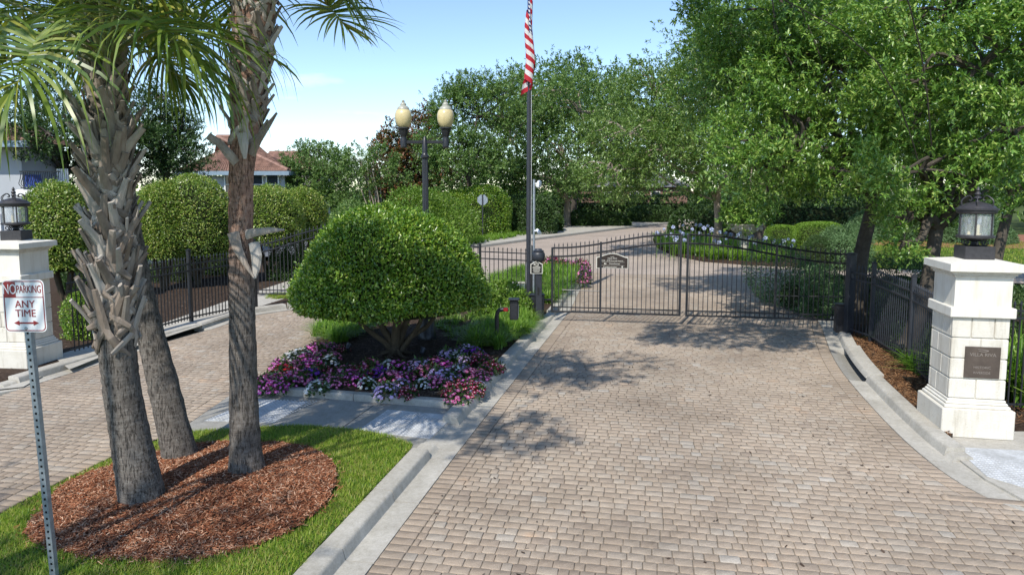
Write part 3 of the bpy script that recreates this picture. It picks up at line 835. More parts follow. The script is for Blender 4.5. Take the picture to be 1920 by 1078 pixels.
# flower bed
bed = [(pA.x + .05, pA.y + .18), (pB.x - .1, pB.y + .2)] + [tuple(np.array(p) + nrm * .57) for p in path_between(main_left, YR2 + .25, YG + 1.5)] + \
      [tuple(p) for p in ((.3, 22.3), (-1.2, 23.2), (-2.5, 22.4))] + [(p[0] + .05, p[1]) for p in left_near[::-1] if pA.y + .4 < p[1] < 21.0]
slab('planting_bed', bed, -.05, .10, M['soil'], 'raised island bed of dark mulch with flowers, clipped tree and lamp post', 'planting bed')
chips('dark_mulch', scatter(bed, 16000), .10, M['brown_chip'], .03, .08, .012, 'dark brown mulch chips in the island bed', 'mulch', .03, .3)
# median strip beyond the gate
ml = [tuple(np.array(p) + nrm * .57) for p in path_between(main_left, YG + 1.7, gd(1098, 520).y)]
median = ml + [(ml[-1][0] - .5, ml[-1][1] + .35), (ml[-1][0] - 1.5, ml[-1][1] - 1.2), (-1.2, 24.2), (-.9, 22.4)]
slab('median_bed', median, -.05, .10, M['soil'], 'planted median strip beyond the gate', 'planting bed')

# right verge: strip of pine straw between kerb and fence, and the planted ground behind it
rk_in = []
q = sorted(rp, key=lambda p: p[1]); q = [p for p in q if p[1] > Yn - .1]
pr_ = path_between(q, Yn + .5, Ygr + .9)
for i, p in enumerate(pr_):
    a = np.array(pr_[max(0, i - 1)]); b = np.array(pr_[min(len(pr_) - 1, i + 1)]); d = (b - a) / np.linalg.norm(b - a)
    rk_in.append(tuple(np.array(p) + np.array((d[1], -d[0])) * .575))
verge = rk_in + [(10.5, 19.4), (24, 20.5), (24, 10.3), (8.2, 10.25), (7.1, 10.6)]
slab('right_verge', verge, -.05, .09, M['soil'], 'mulched verge under the right-hand fence', 'planting bed')
strip = rk_in + [(8.9, 18.6), (8.75, 17.5), (8.5, 16.0), (8.0, 13.6), (7.4, 11.2), (7.0, 10.7)]
chips('pine_straw', np.concatenate([scatter(strip, 7000), scatter([(7.2, 10.3), (10.5, 10.3), (10.5, 12.5), (7.5, 12.5)], 3500)]), .092, M['straw'], .05, .12, .008, 'rusty pine straw strewn below the right-hand fence', 'mulch', .03, .3)
# concrete apron in front of the right pillar
ap = [tuple(gd(*p, .03)[:2]) for p in ((1752, 835), (1800, 862), (1847, 897), (1920, 936), (2100, 1010))] + [(11.5, 7.8), (12, 10.15), (6.45, 10.2)]
slab('apron', ap, -.05, .031, M['concrete'], 'pale concrete apron at the foot of the right pillar', 'pavement')
tactile(((1850, 893), (1790, 838), (1925, 845), (1990, 935)), 'worn white tactile pad in front of the right pillar', .031)
# left verge
lv = []
lpts = [mid(L0, L1, .28), L1, L2, L3, L4, L5, left_far[8]]
for i, p in enumerate(lpts):
    a = np.array(lpts[max(0, i - 1)]); b = np.array(lpts[min(len(lpts) - 1, i + 1)]); d = (b - a) / np.linalg.norm(b - a)
    lv.append(tuple(np.array(p) + np.array((-d[1], d[0])) * .575))
verge2 = lv + [(-6.2, 24.0), (-9, 34), (-24, 34), (-24, 12.5), (-11.5, 12.6)]
slab('left_verge', verge2, -.05, .09, M['soil'], 'mulched verge and beds behind the left-hand fence', 'planting bed')
swp = [tuple(gd(*p, .1)[:2]) for p in ((100, 668), (200, 634), (310, 604), (431, 562), (545, 525), (610, 512), (625, 540), (545, 556), (431, 592), (310, 632), (200, 664), (130, 692))]
Pl = scatter(verge2, 16000); Pl = Pl[(Pl[:, 0] > -13) & ~in_poly(Pl, np.array(swp))]
chips('left_mulch', Pl, .092, M['brown_chip'], .04, .10, .014, 'dark mulch under the clipped trees on the left', 'mulch', .03, .3)
sheet('side_walk', swp, .097, M['concrete'], 'pale path just behind the left-hand fence', 'pavement')
sheet('side_road', [tuple(gd(*p)[:2]) for p in ((60, 520), (300, 497), (480, 486), (640, 478), (640, 455), (300, 462), (60, 470))], .11, M['asphalt'], 'grey side road behind the clipped trees', 'road')
nose = [tuple(gd(*p)[:2]) for p in ((-60, 712), (30, 702), (62, 690), (30, 716), (-60, 735))]
sheet('left_apron', [(-14, 10.6), (-11.2, 11.5), mid(L0, L1, .2), (-9.3, 13.7), (-14, 13.9)], .024, M['concrete'], 'pale concrete apron at the foot of the left pillar', 'pavement')
gl = [tuple(gd(*p, .09)[:2]) for p in ((478, 578), (548, 573), (640, 568), (640, 558), (478, 566))]

# a little leaf litter on the paving
pl_ = scatter([p for p in main_left if 5 < p[1] < 20] + [p for p in main_right if 6 < p[1] < 20][::-1], 300)
chips('leaf_litter', pl_, .004, M['brown_chip'], .02, .055, .025, 'small dry leaves scattered on the main lane', 'leaf litter', .01, .2)

# ------------------------------------------------------------------ pillars and lanterns
def rot2(p, a): return (p[0] * math.cos(a) - p[1] * math.sin(a), p[0] * math.sin(a) + p[1] * math.cos(a))

def make_pillar(loc, rz, label, group):
    t = empty('gate_pillar', loc, label, 'pillar', group, None, rz)
    b = MB(); b.box((0, 0, .215), (.97, .97, .43), bev=.012); b.build('base', M['stucco'], t, local=True)
    b = MB(); b.box((0, 0, .455), (.88, .88, .05), bev=.012); b.box((0, 0, .50), (.83, .83, .042), bev=.015); b.box((0, 0, .54), (.785, .785, .04), bev=.01)
    b.build('plinth_moulding', M['smooth_stucco'], t, local=True)
    core = MB(); core.box((0, 0, 1.18), (.715, .715, 1.26)); core.build('shaft_core', M['stucco'], t, local=True)
    z = .562
    hts = [.30, .305, .305, .31]
    w = .755
    for c, h in enumerate(hts):                       # rusticated blocks, recessed joints
        cuts = ([-.5, .02, .5], [-.5, -.16, .24, .5])[c % 2 if c < 3 else 1]
        if c == 0: cuts = [-.5, -.02, .5]
        if c == 2: cuts = [-.5, .02, .5]
        th = .06
        for side in range(4):
            a = side * math.pi / 2
            cs = list(cuts) if side % 2 == 0 else [-.5, -.12 + .2 * (c % 2), .5]
            for i in range(len(cs) - 1):
                x0 = cs[i] * w + (.004 if i else (th if side % 2 else 0)); x1 = cs[i + 1] * w - (.004 if i < len(cs) - 2 else (th if side % 2 else 0))
                if x1 - x0 < .03: continue
                px, py = rot2(((x0 + x1) / 2, -w / 2 + th / 2), a)
                m_ = MB(); m_.box((0, 0, 0), (x1 - x0, th, h - .016), bev=.009)
                o = m_.build('block', M['stucco'], t, local=True)
                o.location = (px, py, z + h / 2); o.rotation_euler = (0, 0, a)
        z += h
    b = MB(); b.box((0, 0, z + .075), (.865, .865, .15), bev=.012); b.build('band', M['smooth_stucco'], t, local=True)
    z += .15
    b = MB(); b.box((0, 0, z + .22), (.755, .755, .44)); b.build('neck', M['smooth_stucco'], t, local=True)
    z += .44
    b = MB()
    for i, (ww, hh) in enumerate(((.80, .03), (.845, .03), (.90, .032))):
        b.box((0, 0, z + hh / 2 + .0), (ww, ww, hh - .004), bev=.008); z += hh
    b.build('cap_moulding', M['stucco'], t, local=True)
    b = MB(); h = .5
    b.add([(-h, -h, z), (h, -h, z), (h, h, z), (-h, h, z), (-h, -h, z + .105), (h, -h, z + .105), (h, h, z + .105), (-h, h, z + .105),
           (-.2, -.2, z + .15), (.2, -.2, z + .15), (.2, .2, z + .15), (-.2, .2, z + .15)],
          [(0, 3, 2, 1), (0, 1, 5, 4), (1, 2, 6, 5), (2, 3, 7, 6), (3, 0, 4, 7), (4, 5, 9, 8), (5, 6, 10, 9), (6, 7, 11, 10), (7, 4, 8, 11), (8, 9, 10, 11)])
    b.build('cap', M['smooth_stucco'], t, local=True)
    return t, z + .15

def make_lantern(loc, rz, label, group):
    t = empty('pillar_lantern', loc, label, 'lantern', group, None, rz)
    b = MB(); b.box((0, 0, .095), (.40, .40, .19), bev=.006); b.build('base_block', M['iron'], t, local=True)
    b = MB(); b.lathe((0, 0, .19), [(.05, 0), (.07, .01), (.05, .03), (.045, .06), (.08, .085), (.16, .10), (.20, .118)], 16); b.build('stem', M['iron'], t, True, True)
    for k in range(6):                                 # scrolled brackets under the cage
        a = k * math.pi / 3 + .3
        pts = []
        for i in range(22):
            q = i / 21 * 2 * math.pi * 1.25
            rr = .05 * (1 - i / 30)
            pts.append(Vector(((.145 + rr * math.cos(q + 2.2)) * math.cos(a), (.145 + rr * math.cos(q + 2.2)) * math.sin(a), .245 + rr * math.sin(q + 2.2))))
        MB().tube(pts, .009, 5).build('scroll', M['iron'], t, True, True)
    z0, z1, R = .31, .70, .225
    b = MB(); b.lathe((0, 0, z0), [(R + .02, 0), (R + .03, .01), (R + .03, .03), (R + .01, .045)], 24); b.build('bottom_ring', M['iron'], t, True, True)
    b = MB(); b.lathe((0, 0, z1), [(R + .01, -.03), (R + .035, -.015), (R + .04, .0), (R + .04, .025), (R + .06, .03), (R + .06, .045), (R + .02, .06)], 24); b.build('top_ring', M['iron'], t, True, True)
    for k in range(6):
        a = k * math.pi / 3 + .12
        MB().box((R * math.cos(a), R * math.sin(a), (z0 + z1) / 2), (.022, .022, z1 - z0 - .02), rz=a).build('cage_bar', M['iron'], t, local=True)
        n = 5
        vs = []
        for i in range(n):
            q = a + .06 + (math.pi / 3 - .12) * i / (n - 1)
            for zz in (z0 + .03, z1 - .02): vs.append(((R - .002) * math.cos(q), (R - .002) * math.sin(q), zz))
        MB().add(vs, [(2 * i, 2 * i + 2, 2 * i + 3, 2 * i + 1) for i in range(n - 1)]).build('glass_pane', M['glass'], t, True, True)
    for k in range(3):
        a = k * 2 * math.pi / 3 + .5
        x, y = .085 * math.cos(a), .085 * math.sin(a)
        c = MB().lathe((x, y, z0 + .04), [(.026, 0), (.03, .01), (.022, .015), (.021, .16), (.012, .165)], 10).build('candle', M['candle'], t, True, True)
        MB().lathe((x, y, z0 + .205), [(.010, 0), (.017, .02), (.019, .045), (.012, .075), (.003, .10)], 10).build('bulb', M['bulb'], c, True, True)
    b = MB(); b.lathe((0, 0, z1 + .055), [(R + .03, 0), (R - .0, .035), (R - .06, .06), (.09, .085), (.04, .095)], 24); b.build('dome', M['iron'], t, True, True)
    for k in range(6):                                 # crown of curled straps
        a = k * math.pi / 3 + .12
        prof = [(R - .005, .09), (R + .005, .15), (R - .03, .20), (.13, .235), (.085, .20), (.095, .165), (.12, .17)]
        pts = smooth_open([Vector((r_ * math.cos(a), r_ * math.sin(a), z1 + z_)) for r_, z_ in prof], 4)
        MB().tube(pts, .009, 5).build('crown_strap', M['iron'], t, True, True)
    b = MB(); b.lathe((0, 0, z1 + .14), [(.03, 0), (.022, .03), (.05, .06), (.03, .09), (.045, .12), (.018, .16), (.03, .18), (.006, .23)], 12); b.build('finial', M['iron'], t, True, True)
    return t

fr_ = gd(1764, 818, .03); frr = gd(1887, 826, .03)
aR = math.radians(-11)
e1 = Vector((math.cos(aR), math.sin(aR), 0)); e2 = Vector((-math.sin(aR), math.cos(aR), 0))
pr_loc = fr_ + e1 * .485 + e2 * .485; pr_loc.z = .03
pillR, capz = make_pillar(pr_loc, aR, 'cream stucco pillar with bronze plaque beside the black fence on the right', 'gate pillars')
lanR = make_lantern((pr_loc.x, pr_loc.y, capz + .03), aR, 'dark iron lantern with candle bulbs on the pillar with the plaque', 'pillar lanterns')
fl_ = gd(52, 697, .03)
aL = math.radians(-6)
e1 = Vector((math.cos(aL), math.sin(aL), 0)); e2 = Vector((-math.sin(aL), math.cos(aL), 0))
pl_loc = fl_ - e1 * .485 + e2 * .485; pl_loc.z = .03
pillL, capz2 = make_pillar(pl_loc, aL, 'cream stucco pillar behind the no parking sign, cut by the photo edge', 'gate pillars')
lanL = make_lantern((pl_loc.x + .02, pl_loc.y, capz2 + .03), aL + .2, 'dark iron lantern with candle bulbs on the pillar behind the no parking sign', 'pillar lanterns')

TEXTS = []
def text(parent, s, loc, size, mat, rot, align='CENTER', depth=.0015, name='lettering', sx=1.0):
    c = bpy.data.curves.new(name, 'FONT'); c.body = s; c.size = size; c.align_x = align; c.align_y = 'CENTER'; c.extrude = depth
    c.materials.append(mat)
    o = bpy.data.objects.new(name, c); COL.objects.link(o); TEXTS.append(o); o.parent = parent; o.location = loc; o.rotation_euler = rot; o.scale = (sx, 1, 1)
    return o
FR = (math.pi / 2, 0, 0)
# bronze plaque on the right pillar's front
yq = -.755 / 2
pq = MB().box((.04, yq - .012, 1.12), (.47, .022, .465), bev=.004).build('plaque', M['bronze'], pillR, local=True)
pq['label'] = 'bronze plaque with raised lettering'
f_ = yq - .024
text(pq, 'VILLA RIVA', (.04, f_, 1.235), .068, M['bronze_light'], FR, sx=1.05)
text(pq, 'HISTORIC', (.04, f_, 1.045), .048, M['bronze_light'], FR, sx=1.1)
text(pq, 'RIVERSIDE', (.04, f_, .965), .048, M['bronze_light'], FR, sx=1.05)
MB().tube(smooth_open([Vector((.04 - .06, f_, 1.292)), Vector((.04 + .01, f_, 1.283)), Vector((.04 + .07, f_, 1.298)), Vector((.04 + .0, f_, 1.312)), Vector((-.03, f_, 1.318))], 4), .004, 4).build('emblem', M['bronze_light'], pq, local=True)

# ------------------------------------------------------------------ black metal fences and gates
def picket_mesh(mat):
    b = MB(); r = .0095
    b.add([(-r, -r, 0), (r, -r, 0), (r, r, 0), (-r, r, 0), (-r, -r, 1), (r, -r, 1), (r, r, 1), (-r, r, 1)], [(0, 1, 5, 4), (1, 2, 6, 5), (2, 3, 7, 6), (3, 0, 4, 7), (0, 3, 2, 1)])
    s = [(-r * 1.5, -r * 1.5), (r * 1.5, -r * 1.5), (r * 1.5, r * 1.5), (-r * 1.5, r * 1.5)]
    return b, s
def make_picket(parent, p, h, rz, mat, cache={}):
    key = (mat.name, round(h, 2))
    if key not in cache:
        b, s = picket_mesh(mat)
        b.v = [(v[0], v[1], v[2] * h) for v in b.v]
        n = len(b.v); q = .0145
        b.add([(-q, -q, h), (q, -q, h), (q, q, h), (-q, q, h), (-q, -q, h + .018), (q, -q, h + .018), (q, q, h + .018), (-q, q, h + .018), (0, 0, h + .085)],
              [(0, 3, 2, 1), (0, 1, 5, 4), (1, 2, 6, 5), (2, 3, 7, 6), (3, 0, 4, 7), (4, 5, 8), (5, 6, 8), (6, 7, 8), (7, 4, 8)])
        me = bpy.data.meshes.new('picket'); me.from_pydata(b.v, [], b.f); me.materials.append(mat); me.update(); cache[key] = me
    o = link('picket', cache[key], parent, (p[0], p[1], p[2]))
    o.rotation_euler = (0, 0, rz)
    return o

def fence(name, label, cat, pts, z0, rails, tip, spacing, mat, post_w=.07, post_over=.12, group=None, posts=None, z_ground=.09):
    """straight runs of pickets between posts; rails = heights above z0"""
    t = empty(name, (pts[0][0], pts[0][1], 0), label, cat, group)
    ox, oy = pts[0][0], pts[0][1]
    for i in range(len(pts) - 1):
        a, b = Vector((pts[i][0], pts[i][1], 0)), Vector((pts[i + 1][0], pts[i + 1][1], 0))
        d = b - a; l = d.length; rz = math.atan2(d.y, d.x); d.normalize()
        for r in rails:
            MB().box(((a.x + b.x) / 2, (a.y + b.y) / 2, z0 + r), (l - post_w - .004, .032, .036), rz=rz, bev=.003).build('rail', mat, t)
        n = max(1, int(round((l - post_w) / spacing)) - 1)
        for k in range(n):
            p = a + d * (post_w / 2 + (l - post_w) * (k + 1) / (n + 1))
            make_picket(t, (p.x - ox, p.y - oy, z0), tip - .085, rz, mat)
    for i, p in enumerate(pts):
        if posts and not posts[i]: continue
        w = post_w if not isinstance(posts, list) or posts[i] is True else posts[i]
        d = Vector((pts[min(i + 1, len(pts) - 1)][0] - pts[max(i - 1, 0)][0], pts[min(i + 1, len(pts) - 1)][1] - pts[max(i - 1, 0)][1], 0))
        rz = math.atan2(d.y, d.x)
        h = z0 + tip + post_over - z_ground + (0.12 if w > .1 else 0)
        m_ = MB(); m_.box((p[0], p[1], z_ground + h / 2), (w, w, h), rz=rz, bev=.004)
        o = m_.build('post', mat, t)
        cp = MB(); cp.box((p[0], p[1], z_ground + h + .012), (w + .02, w + .02, .024), rz=rz, bev=.006)
        q = w * .36
        cp.box((p[0], p[1], z_ground + h + .035), (q * 2, q * 2, .02), rz=rz, bev=.008)
        cp.build('post_cap', mat, o)
    return t

gl_, gr_ = gd(1035, 602, .0), gd(1583, 620, .0)
pR = gd(1590, 626, .09)
# right-hand fence
fence('picket_fence', 'slate black picket fence between the right gate post and the plaque pillar', 'fence',
      [(pR.x, pR.y), (8.44, 16.05), (7.98, 13.65), (7.28, 11.32)], .17, [.06, 1.30, 1.47], 1.68, .125, M['grey_metal'], .085, .10, posts=[.17, True, True, False])
fence('picket_fence', 'black picket fence running right from the plaque pillar to the photo edge', 'fence',
      [(7.42, 10.85), (9.6, 10.95), (12.0, 11.05)], .17, [.06, 1.46, 1.58], 1.76, .105, M['black_metal'], .07, .10, posts=[False, True, True])
# left-hand fence
p0, p1, p2 = gd(112, 668, .09), gd(359, 603, .09), gd(476, 578, .09)
fence('picket_fence', 'black picket fence behind the palms from the left pillar to the exit gate', 'fence',
      [(p0.x + .2, p0.y), (p0.x + (p1.x - p0.x) * .5 + .1, (p0.y + p1.y) / 2), (p1.x, p1.y), (p2.x, p2.y)], .16, [.06, 1.32, 1.50], 1.72, .118, M['black_metal'], .085, .14, posts=[False, True, True, .17])
# fence piece on the island between the clipped tree and the gate post
a, b = at(900, 500, 22.4), at(996, 500, 21.6)
fence('picket_fence', 'short black fence on the island between clipped tree and flagpole', 'fence',
      [(a.x, a.y), (b.x, b.y)], .16, [.06, 1.26, 1.48], 1.66, .155, M['black_metal'], .07, .05, posts=[True, True])

def arch_gate(name, label, A, B, h0, h1, z0, n, stiles, mat, rise='end', group=None, sec=.235, mid_rail=None):
    """gate leaf from A (hinge) to B (latch): two arched rails at the top, two straight ones below"""
    t = empty(name, (A.x, A.y, 0), label, 'gate', group)
    d = Vector((B.x - A.x, B.y - A.y, 0)); l = d.length; rz = math.atan2(d.y, d.x); d.normalize()
    def H(s):
        q = s / l
        if rise == 'end': k = .5 - .5 * math.cos(math.pi * min(1, q * 1.02))
        else: k = math.sin(math.pi * q) ** 1.3
        return h0 + (h1 - h0) * k
    def P(s, z): return Vector((A.x + d.x * s, A.y + d.y * s, z))
    for off in (0, -sec):
        pts = [P(l * i / 24, z0 + H(l * i / 24) + off) for i in range(25)]
        MB().tube(pts, .025, 4).build('arched_rail', mat, t)
    for z in (z0 + .03, z0 + .155):
        MB().box((*P(l / 2, 0)[:2], z), (l, .034, .045 if z < z0 + .1 else .032), rz=rz, bev=.003).build('rail', mat, t)
    for s in (0, l):
        hh = H(s) + .01
        MB().box((*P(s, 0)[:2], z0 + hh / 2 + .004), (.06, .06, hh), rz=rz, bev=.004).build('stile', mat, t)
    for s in stiles:
        hh = H(s * l) + .03
        MB().box((*P(s * l, 0)[:2], z0 + hh / 2 + .04), (.055, .045, hh - .04), rz=rz, bev=.004).build('stile', mat, t)
    if mid_rail:
        s0, s1, zz = mid_rail
        MB().tube([P(s0 * l, z0 + zz + .02), P(s1 * l, z0 + zz)], .014, 6).build('closer_arm', mat, t)
    for k in range(n):
        s = l * (k + .5) / n
        if any(abs(s - q * l) < .05 for q in stiles): continue
        make_picket(t, (d.x * s, d.y * s, z0 + .03), H(s) + .065 - .03, rz, mat)
    return t
z0g = .25
mL = gl_.lerp(gr_, .452); mR = gl_.lerp(gr_, .476)
Yl, Ym, Yr = gl_.y, mL.y, gr_.y
def hz(py, Y): return at(960, py, Y).z - z0g
gateL = arch_gate('gate_leaf', 'left leaf of the black double gate, carrying the brown direction sign', gl_, mL, hz(465, Yl), hz(440, Ym), z0g, 29, [.385], M['black_metal'], group='main gate leaves', mid_rail=(.08, .385, .62))
gateR = arch_gate('gate_leaf', 'right leaf of the black double gate, next to the right-hand fence', gr_, mR, hz(477, Yr), hz(440, Ym), z0g, 33, [.435], M['black_metal'], group='main gate leaves', mid_rail=(.0, .435, .62))
eA, eB = at(482, 562, 23.0), at(900, 562, 22.4)
eA.z = eB.z = 0
eg = arch_gate('exit_gate', 'black arched gate across the exit lane, half hidden behind the clipped tree', eA, eB, hz(455, 23.0), hz(412, 22.8), .14, 58, [.33, .66], M['black_metal'], rise='mid')
# sign on the gate
sgn = at(1148, 493, 1); 
dg = (mL - gl_).normalized(); rzg = math.atan2(dg.y, dg.x)
s_ = .392
cpos = gl_.lerp(mL, s_)
tt = 1
ys = cpos.y - .05
sc_ = at(1148, 493, ys)
sg = empty('direction_sign', (sc_.x, sc_.y, sc_.z), 'dark brown arched sign with cream arrows fixed to the left gate leaf', 'sign', None, None, rzg)
w_, h_ = .86, .30
def arch_poly(w, h, k, n=14):
    pts = [(-w / 2, -h / 2), (w / 2, -h / 2), (w / 2, h / 2)]
    for i in range(1, n):
        q = i / n
        pts.append((w / 2 - w * q, h / 2 + k * math.sin(math.pi * q) ** 1.5))
    pts.append((-w / 2, h / 2))
    return pts
def plate(pts, y0, y1):
    n = len(pts)
    return MB().add([(p[0], y0, p[1]) for p in pts] + [(p[0], y1, p[1]) for p in pts],
                    [tuple(range(n)), tuple(range(2 * n - 1, n - 1, -1))] + [(i, n + i, n + (i + 1) % n, (i + 1) % n) for i in range(n)])
plate(arch_poly(w_, h_, .115), -.01, .012).build('rim', M['lettering'], sg, local=True)
plate(arch_poly(w_ - .034, h_ - .03, .112), -.016, -.0105).build('face', M['sign_black'], sg, local=True)
lf_ = -.018
text(sg, 'VILLA RIVA', (0, lf_, .125), .052, M['lettering'], FR)
text(sg, '2358 - 2378 Riverside Avenue', (0, lf_, .062), .047, M['lettering'], FR, sx=1.0)
text(sg, 'Townhomes', (.06, lf_, -.022), .056, M['lettering'], FR, sx=1.05)
text(sg, 'Condominiums', (-.06, lf_, -.11), .056, M['lettering'], FR, sx=1.05)
def arrow(parent, x, z, s, a, mat, y):
    pts = [(-.5, -.12), (.05, -.12), (.05, -.4), (.55, 0), (.05, .4), (.05, .12), (-.5, .12)]
    q = [(x + s * rot2(p, a)[0], z + s * rot2(p, a)[1]) for p in pts]
    return plate(q, y - .002, y + .001).build('arrow', mat, parent, local=True)
arrow(sg, -.19, -.022, .07, math.pi, M['lettering'], lf_); arrow(sg, .27, -.11, .07, math.pi / 2, M['lettering'], lf_)
for z in (.022, -.067): MB().box((0, lf_, z), (.66, .002, .004)).build('rule', M['lettering'], sg, local=True)
MB().tube(smooth_open([Vector((-.05, lf_, .175)), Vector((0, lf_, .168)), Vector((.05, lf_, .18))], 4), .004, 4).build('emblem', M['lettering'], sg, local=True)

# left gate post with rounded camera head, operator box and little sign
gp = gd(1009, 597, .1)
t = empty('gate_post', (gp.x, gp.y, .09), 'dark grey square post with rounded head beside the left gate leaf', 'gate post')
hp = at(1009, 492, gp.y).z - .09
MB().box((0, 0, hp / 2), (.17, .17, hp), rz=.2, bev=.006).build('shaft', M['grey_metal'], t, local=True)
b = MB(); b.lathe((0, .0, hp - .02), [(.07, 0), (.10, .02), (.17, .08), (.185, .16), (.18, .26), (.15, .31), (.10, .33)], 14); b.build('head', M['grey_metal'], t, True, True)
b = MB(); b.lathe((0, 0, hp + .30), [(.15, 0), (.155, .02), (.10, .05), (.09, .075), (.02, .085)], 14); b.build('head_cap', M['grey_metal'], t, True, True)
b = MB(); b.box((0, -.091, hp * .50), (.05, .012, .2), bev=.004); b.build('latch_plate', M['hole'], t, local=True)
op = empty('gate_operator', (gp.x - .1, gp.y + .28, .09), 'black gate motor box behind the rounded-head post', 'gate motor')
MB().box((0, 0, .31), (.50, .34, .62), rz=.2, bev=.02).build('housing', M['grey_metal'], op, local=True)
MB().box((0, 0, .635), (.54, .38, .035), rz=.2, bev=.012).build('lid', M['black_metal'], op, local=True)
MB().box((.1, .0, .48), (.8, .05, .05), rz=.2, bev=.01).build('drive_arm', M['black_metal'], op, local=True)
n_ = at(1006, 504, gp.y - .12)
ns = empty('notice_sign', (n_.x, n_.y, n_.z), 'small arched black notice with white border on the rounded-head post', 'sign')
plate(arch_poly(.33, .27, .07), -.008, .008).build('rim', M['lettering'], ns, local=True)
plate(arch_poly(.29, .235, .066), -.013, -.0085).build('face', M['hole'], ns, local=True)
pts = [Vector((.06 * math.cos(q) * (1 - .3 * math.cos(3 * q)), -.015, .115 + .032 * math.sin(q))) for q in np.linspace(0, 2 * math.pi, 18)]
MB().tube(pts, .009, 4).build('emblem', M['lettering'], ns, local=True)
for i, (w, z) in enumerate(((.2, .055), (.22, .022), (.18, -.012), (.2, -.045), (.16, -.078))):
    MB().box((0, -.0145, z), (w, .003, .012)).build('text_line', M['lettering'], ns, local=True)
# operator post right of the gate
orp = empty('gate_operator', (pR.x - .12, pR.y + .22, .09), 'black gate motor box at the foot of the right gate post', 'gate motor')
MB().box((0, .0, .35), (.22, .26, .7), rz=-.2, bev=.02).build('housing', M['black_metal'], orp, local=True)
MB().box((0, .0, .715), (.25, .29, .03), rz=-.2, bev=.01).build('lid', M['black_metal'], orp, local=True)
MB().box((.0, .3, .55), (.05, .5, .05), rz=-.2, bev=.01).build('drive_arm', M['black_metal'], orp, local=True)

# flagpole, flag, camera pole
fp = gd(991, 574, .1)
t = empty('flagpole', (fp.x, fp.y, .09), 'tall dark blue-black flagpole beside the gate post', 'flagpole')
HP = at(990, -60, fp.y).z
b = MB(); b.lathe((0, 0, 0), [(.075, 0), (.075, 2), (.066, 5), (.055, 8), (.045, HP)], 14); b.build('shaft', M['grey_metal'], t, True, True)
b = MB(); b.lathe((0, 0, 0), [(.15, 0), (.15, .05), (.10, .12), (.078, .16)], 14); b.build('base_collar', M['grey_metal'], t, True, True)
MB().lathe((0, 0, HP), [(.02, 0), (.07, .03), (.09, .09), (.07, .15), (.01, .18)], 14).build('ball', M['bronze_light'], t, True, True)
cl = MB(); cl.box((.09, 0, 1.4), (.03, .03, .16), bev=.008); cl.build('cleat', M['grey_metal'], t, local=True)
MB().tube([Vector((.07, -.03, 1.4)), Vector((.075, -.035, 4)), Vector((.06, -.03, HP - .1))], .006, 4).build('halyard', M['plastic_white'], t, local=True)

m, N, L, B = newmat('flag_cloth')
au, av = N.new('ShaderNodeAttribute'), N.new('ShaderNodeAttribute'); au.attribute_name, av.attribute_name = 'fu', 'fv'
def math_(op, a, b=None, c=None):
    q = N.new('ShaderNodeMath'); q.operation = op
    for i, v in enumerate((a, b, c)):
        if v is None: continue
        if isinstance(v, (int, float)): q.inputs[i].default_value = v
        else: L.new(v, q.inputs[i])
    return q.outputs[0]
U, V_ = au.outputs['Fac'], av.outputs['Fac']
stripe = math_('LESS_THAN', math_('FRACT', math_('MULTIPLY', V_, 6.5)), .5)
colr = mixc(N, L, stripe, (.74, .73, .72), (.50, .018, .035))
can = math_('MULTIPLY', math_('LESS_THAN', U, .4), math_('LESS_THAN', V_, 7 / 13))
cu = math_('SUBTRACT', math_('FRACT', math_('MULTIPLY', U, 15)), .5); cv = math_('SUBTRACT', math_('FRACT', math_('MULTIPLY', V_, 16.5)), .5)
dd = math_('ADD', math_('MULTIPLY', cu, cu), math_('MULTIPLY', cv, cv))
cancol = mixc(N, L, math_('LESS_THAN', dd, .09), (.02, .045, .16), (.75, .75, .76))
L.new(mixc(N, L, can, colr, cancol), B.inputs['Base Color']); B.inputs['Roughness'].default_value = .75
T_ = N.new('ShaderNodeBsdfTranslucent'); L.new(mixc(N, L, can, colr, cancol), T_.inputs['Color'])
MX = N.new('ShaderNodeMixShader'); MX.inputs['Fac'].default_value = .25
L.new(B.outputs[0], MX.inputs[1]); L.new(T_.outputs[0], MX.inputs[2]); L.new(MX.outputs[0], N['Material Output'].inputs['Surface'])
M['flag'] = m
# limp flag: hoist along the pole, the fly end sagging down in folds
hoist_top, hoist_bot = at(990, -30, fp.y).z, at(990, 95, fp.y).z
nu, nv = 40, 40
V, T, FU, FV = [], [], [], []
hh = hoist_top - hoist_bot
fly_drop = at(990, 95, fp.y).z - at(990, 182, fp.y).z
for j in range(nv + 1):
    v = j / nv
    for i in range(nu + 1):
        u = i / nu
        s = u
        fold = math.sin(u * 15 + v * 2.2) * .15 * min(1, u * 3) * (.5 + .5 * v)
        fold2 = math.cos(u * 15 + v * 2.2) * .10 * min(1, u * 3)
        x = .085 + fold - .10 * u + .05 * math.sin(v * 7 + u * 4) * u
        z = hoist_top - v * hh - u * fly_drop * (.55 + .45 * v) - .35 * u * (1 - v)
        y = -.10 - fold2 - .05 * u
        V.append((fp.x + x - .03, fp.y + y, z)); FU.append(u); FV.append(v)
for j in range(nv):
    for i in range(nu):
        a = j * (nu + 1) + i
        T += [(a, a + 1, a + nu + 2), (a, a + nu + 2, a + nu + 1)]
o = link('flag', npmesh('flag', V, T, M['flag'], True, {'fu': FU, 'fv': FV}))
tag(o, 'limp flag of red and white stripes and starred blue canton on the flagpole', 'flag')

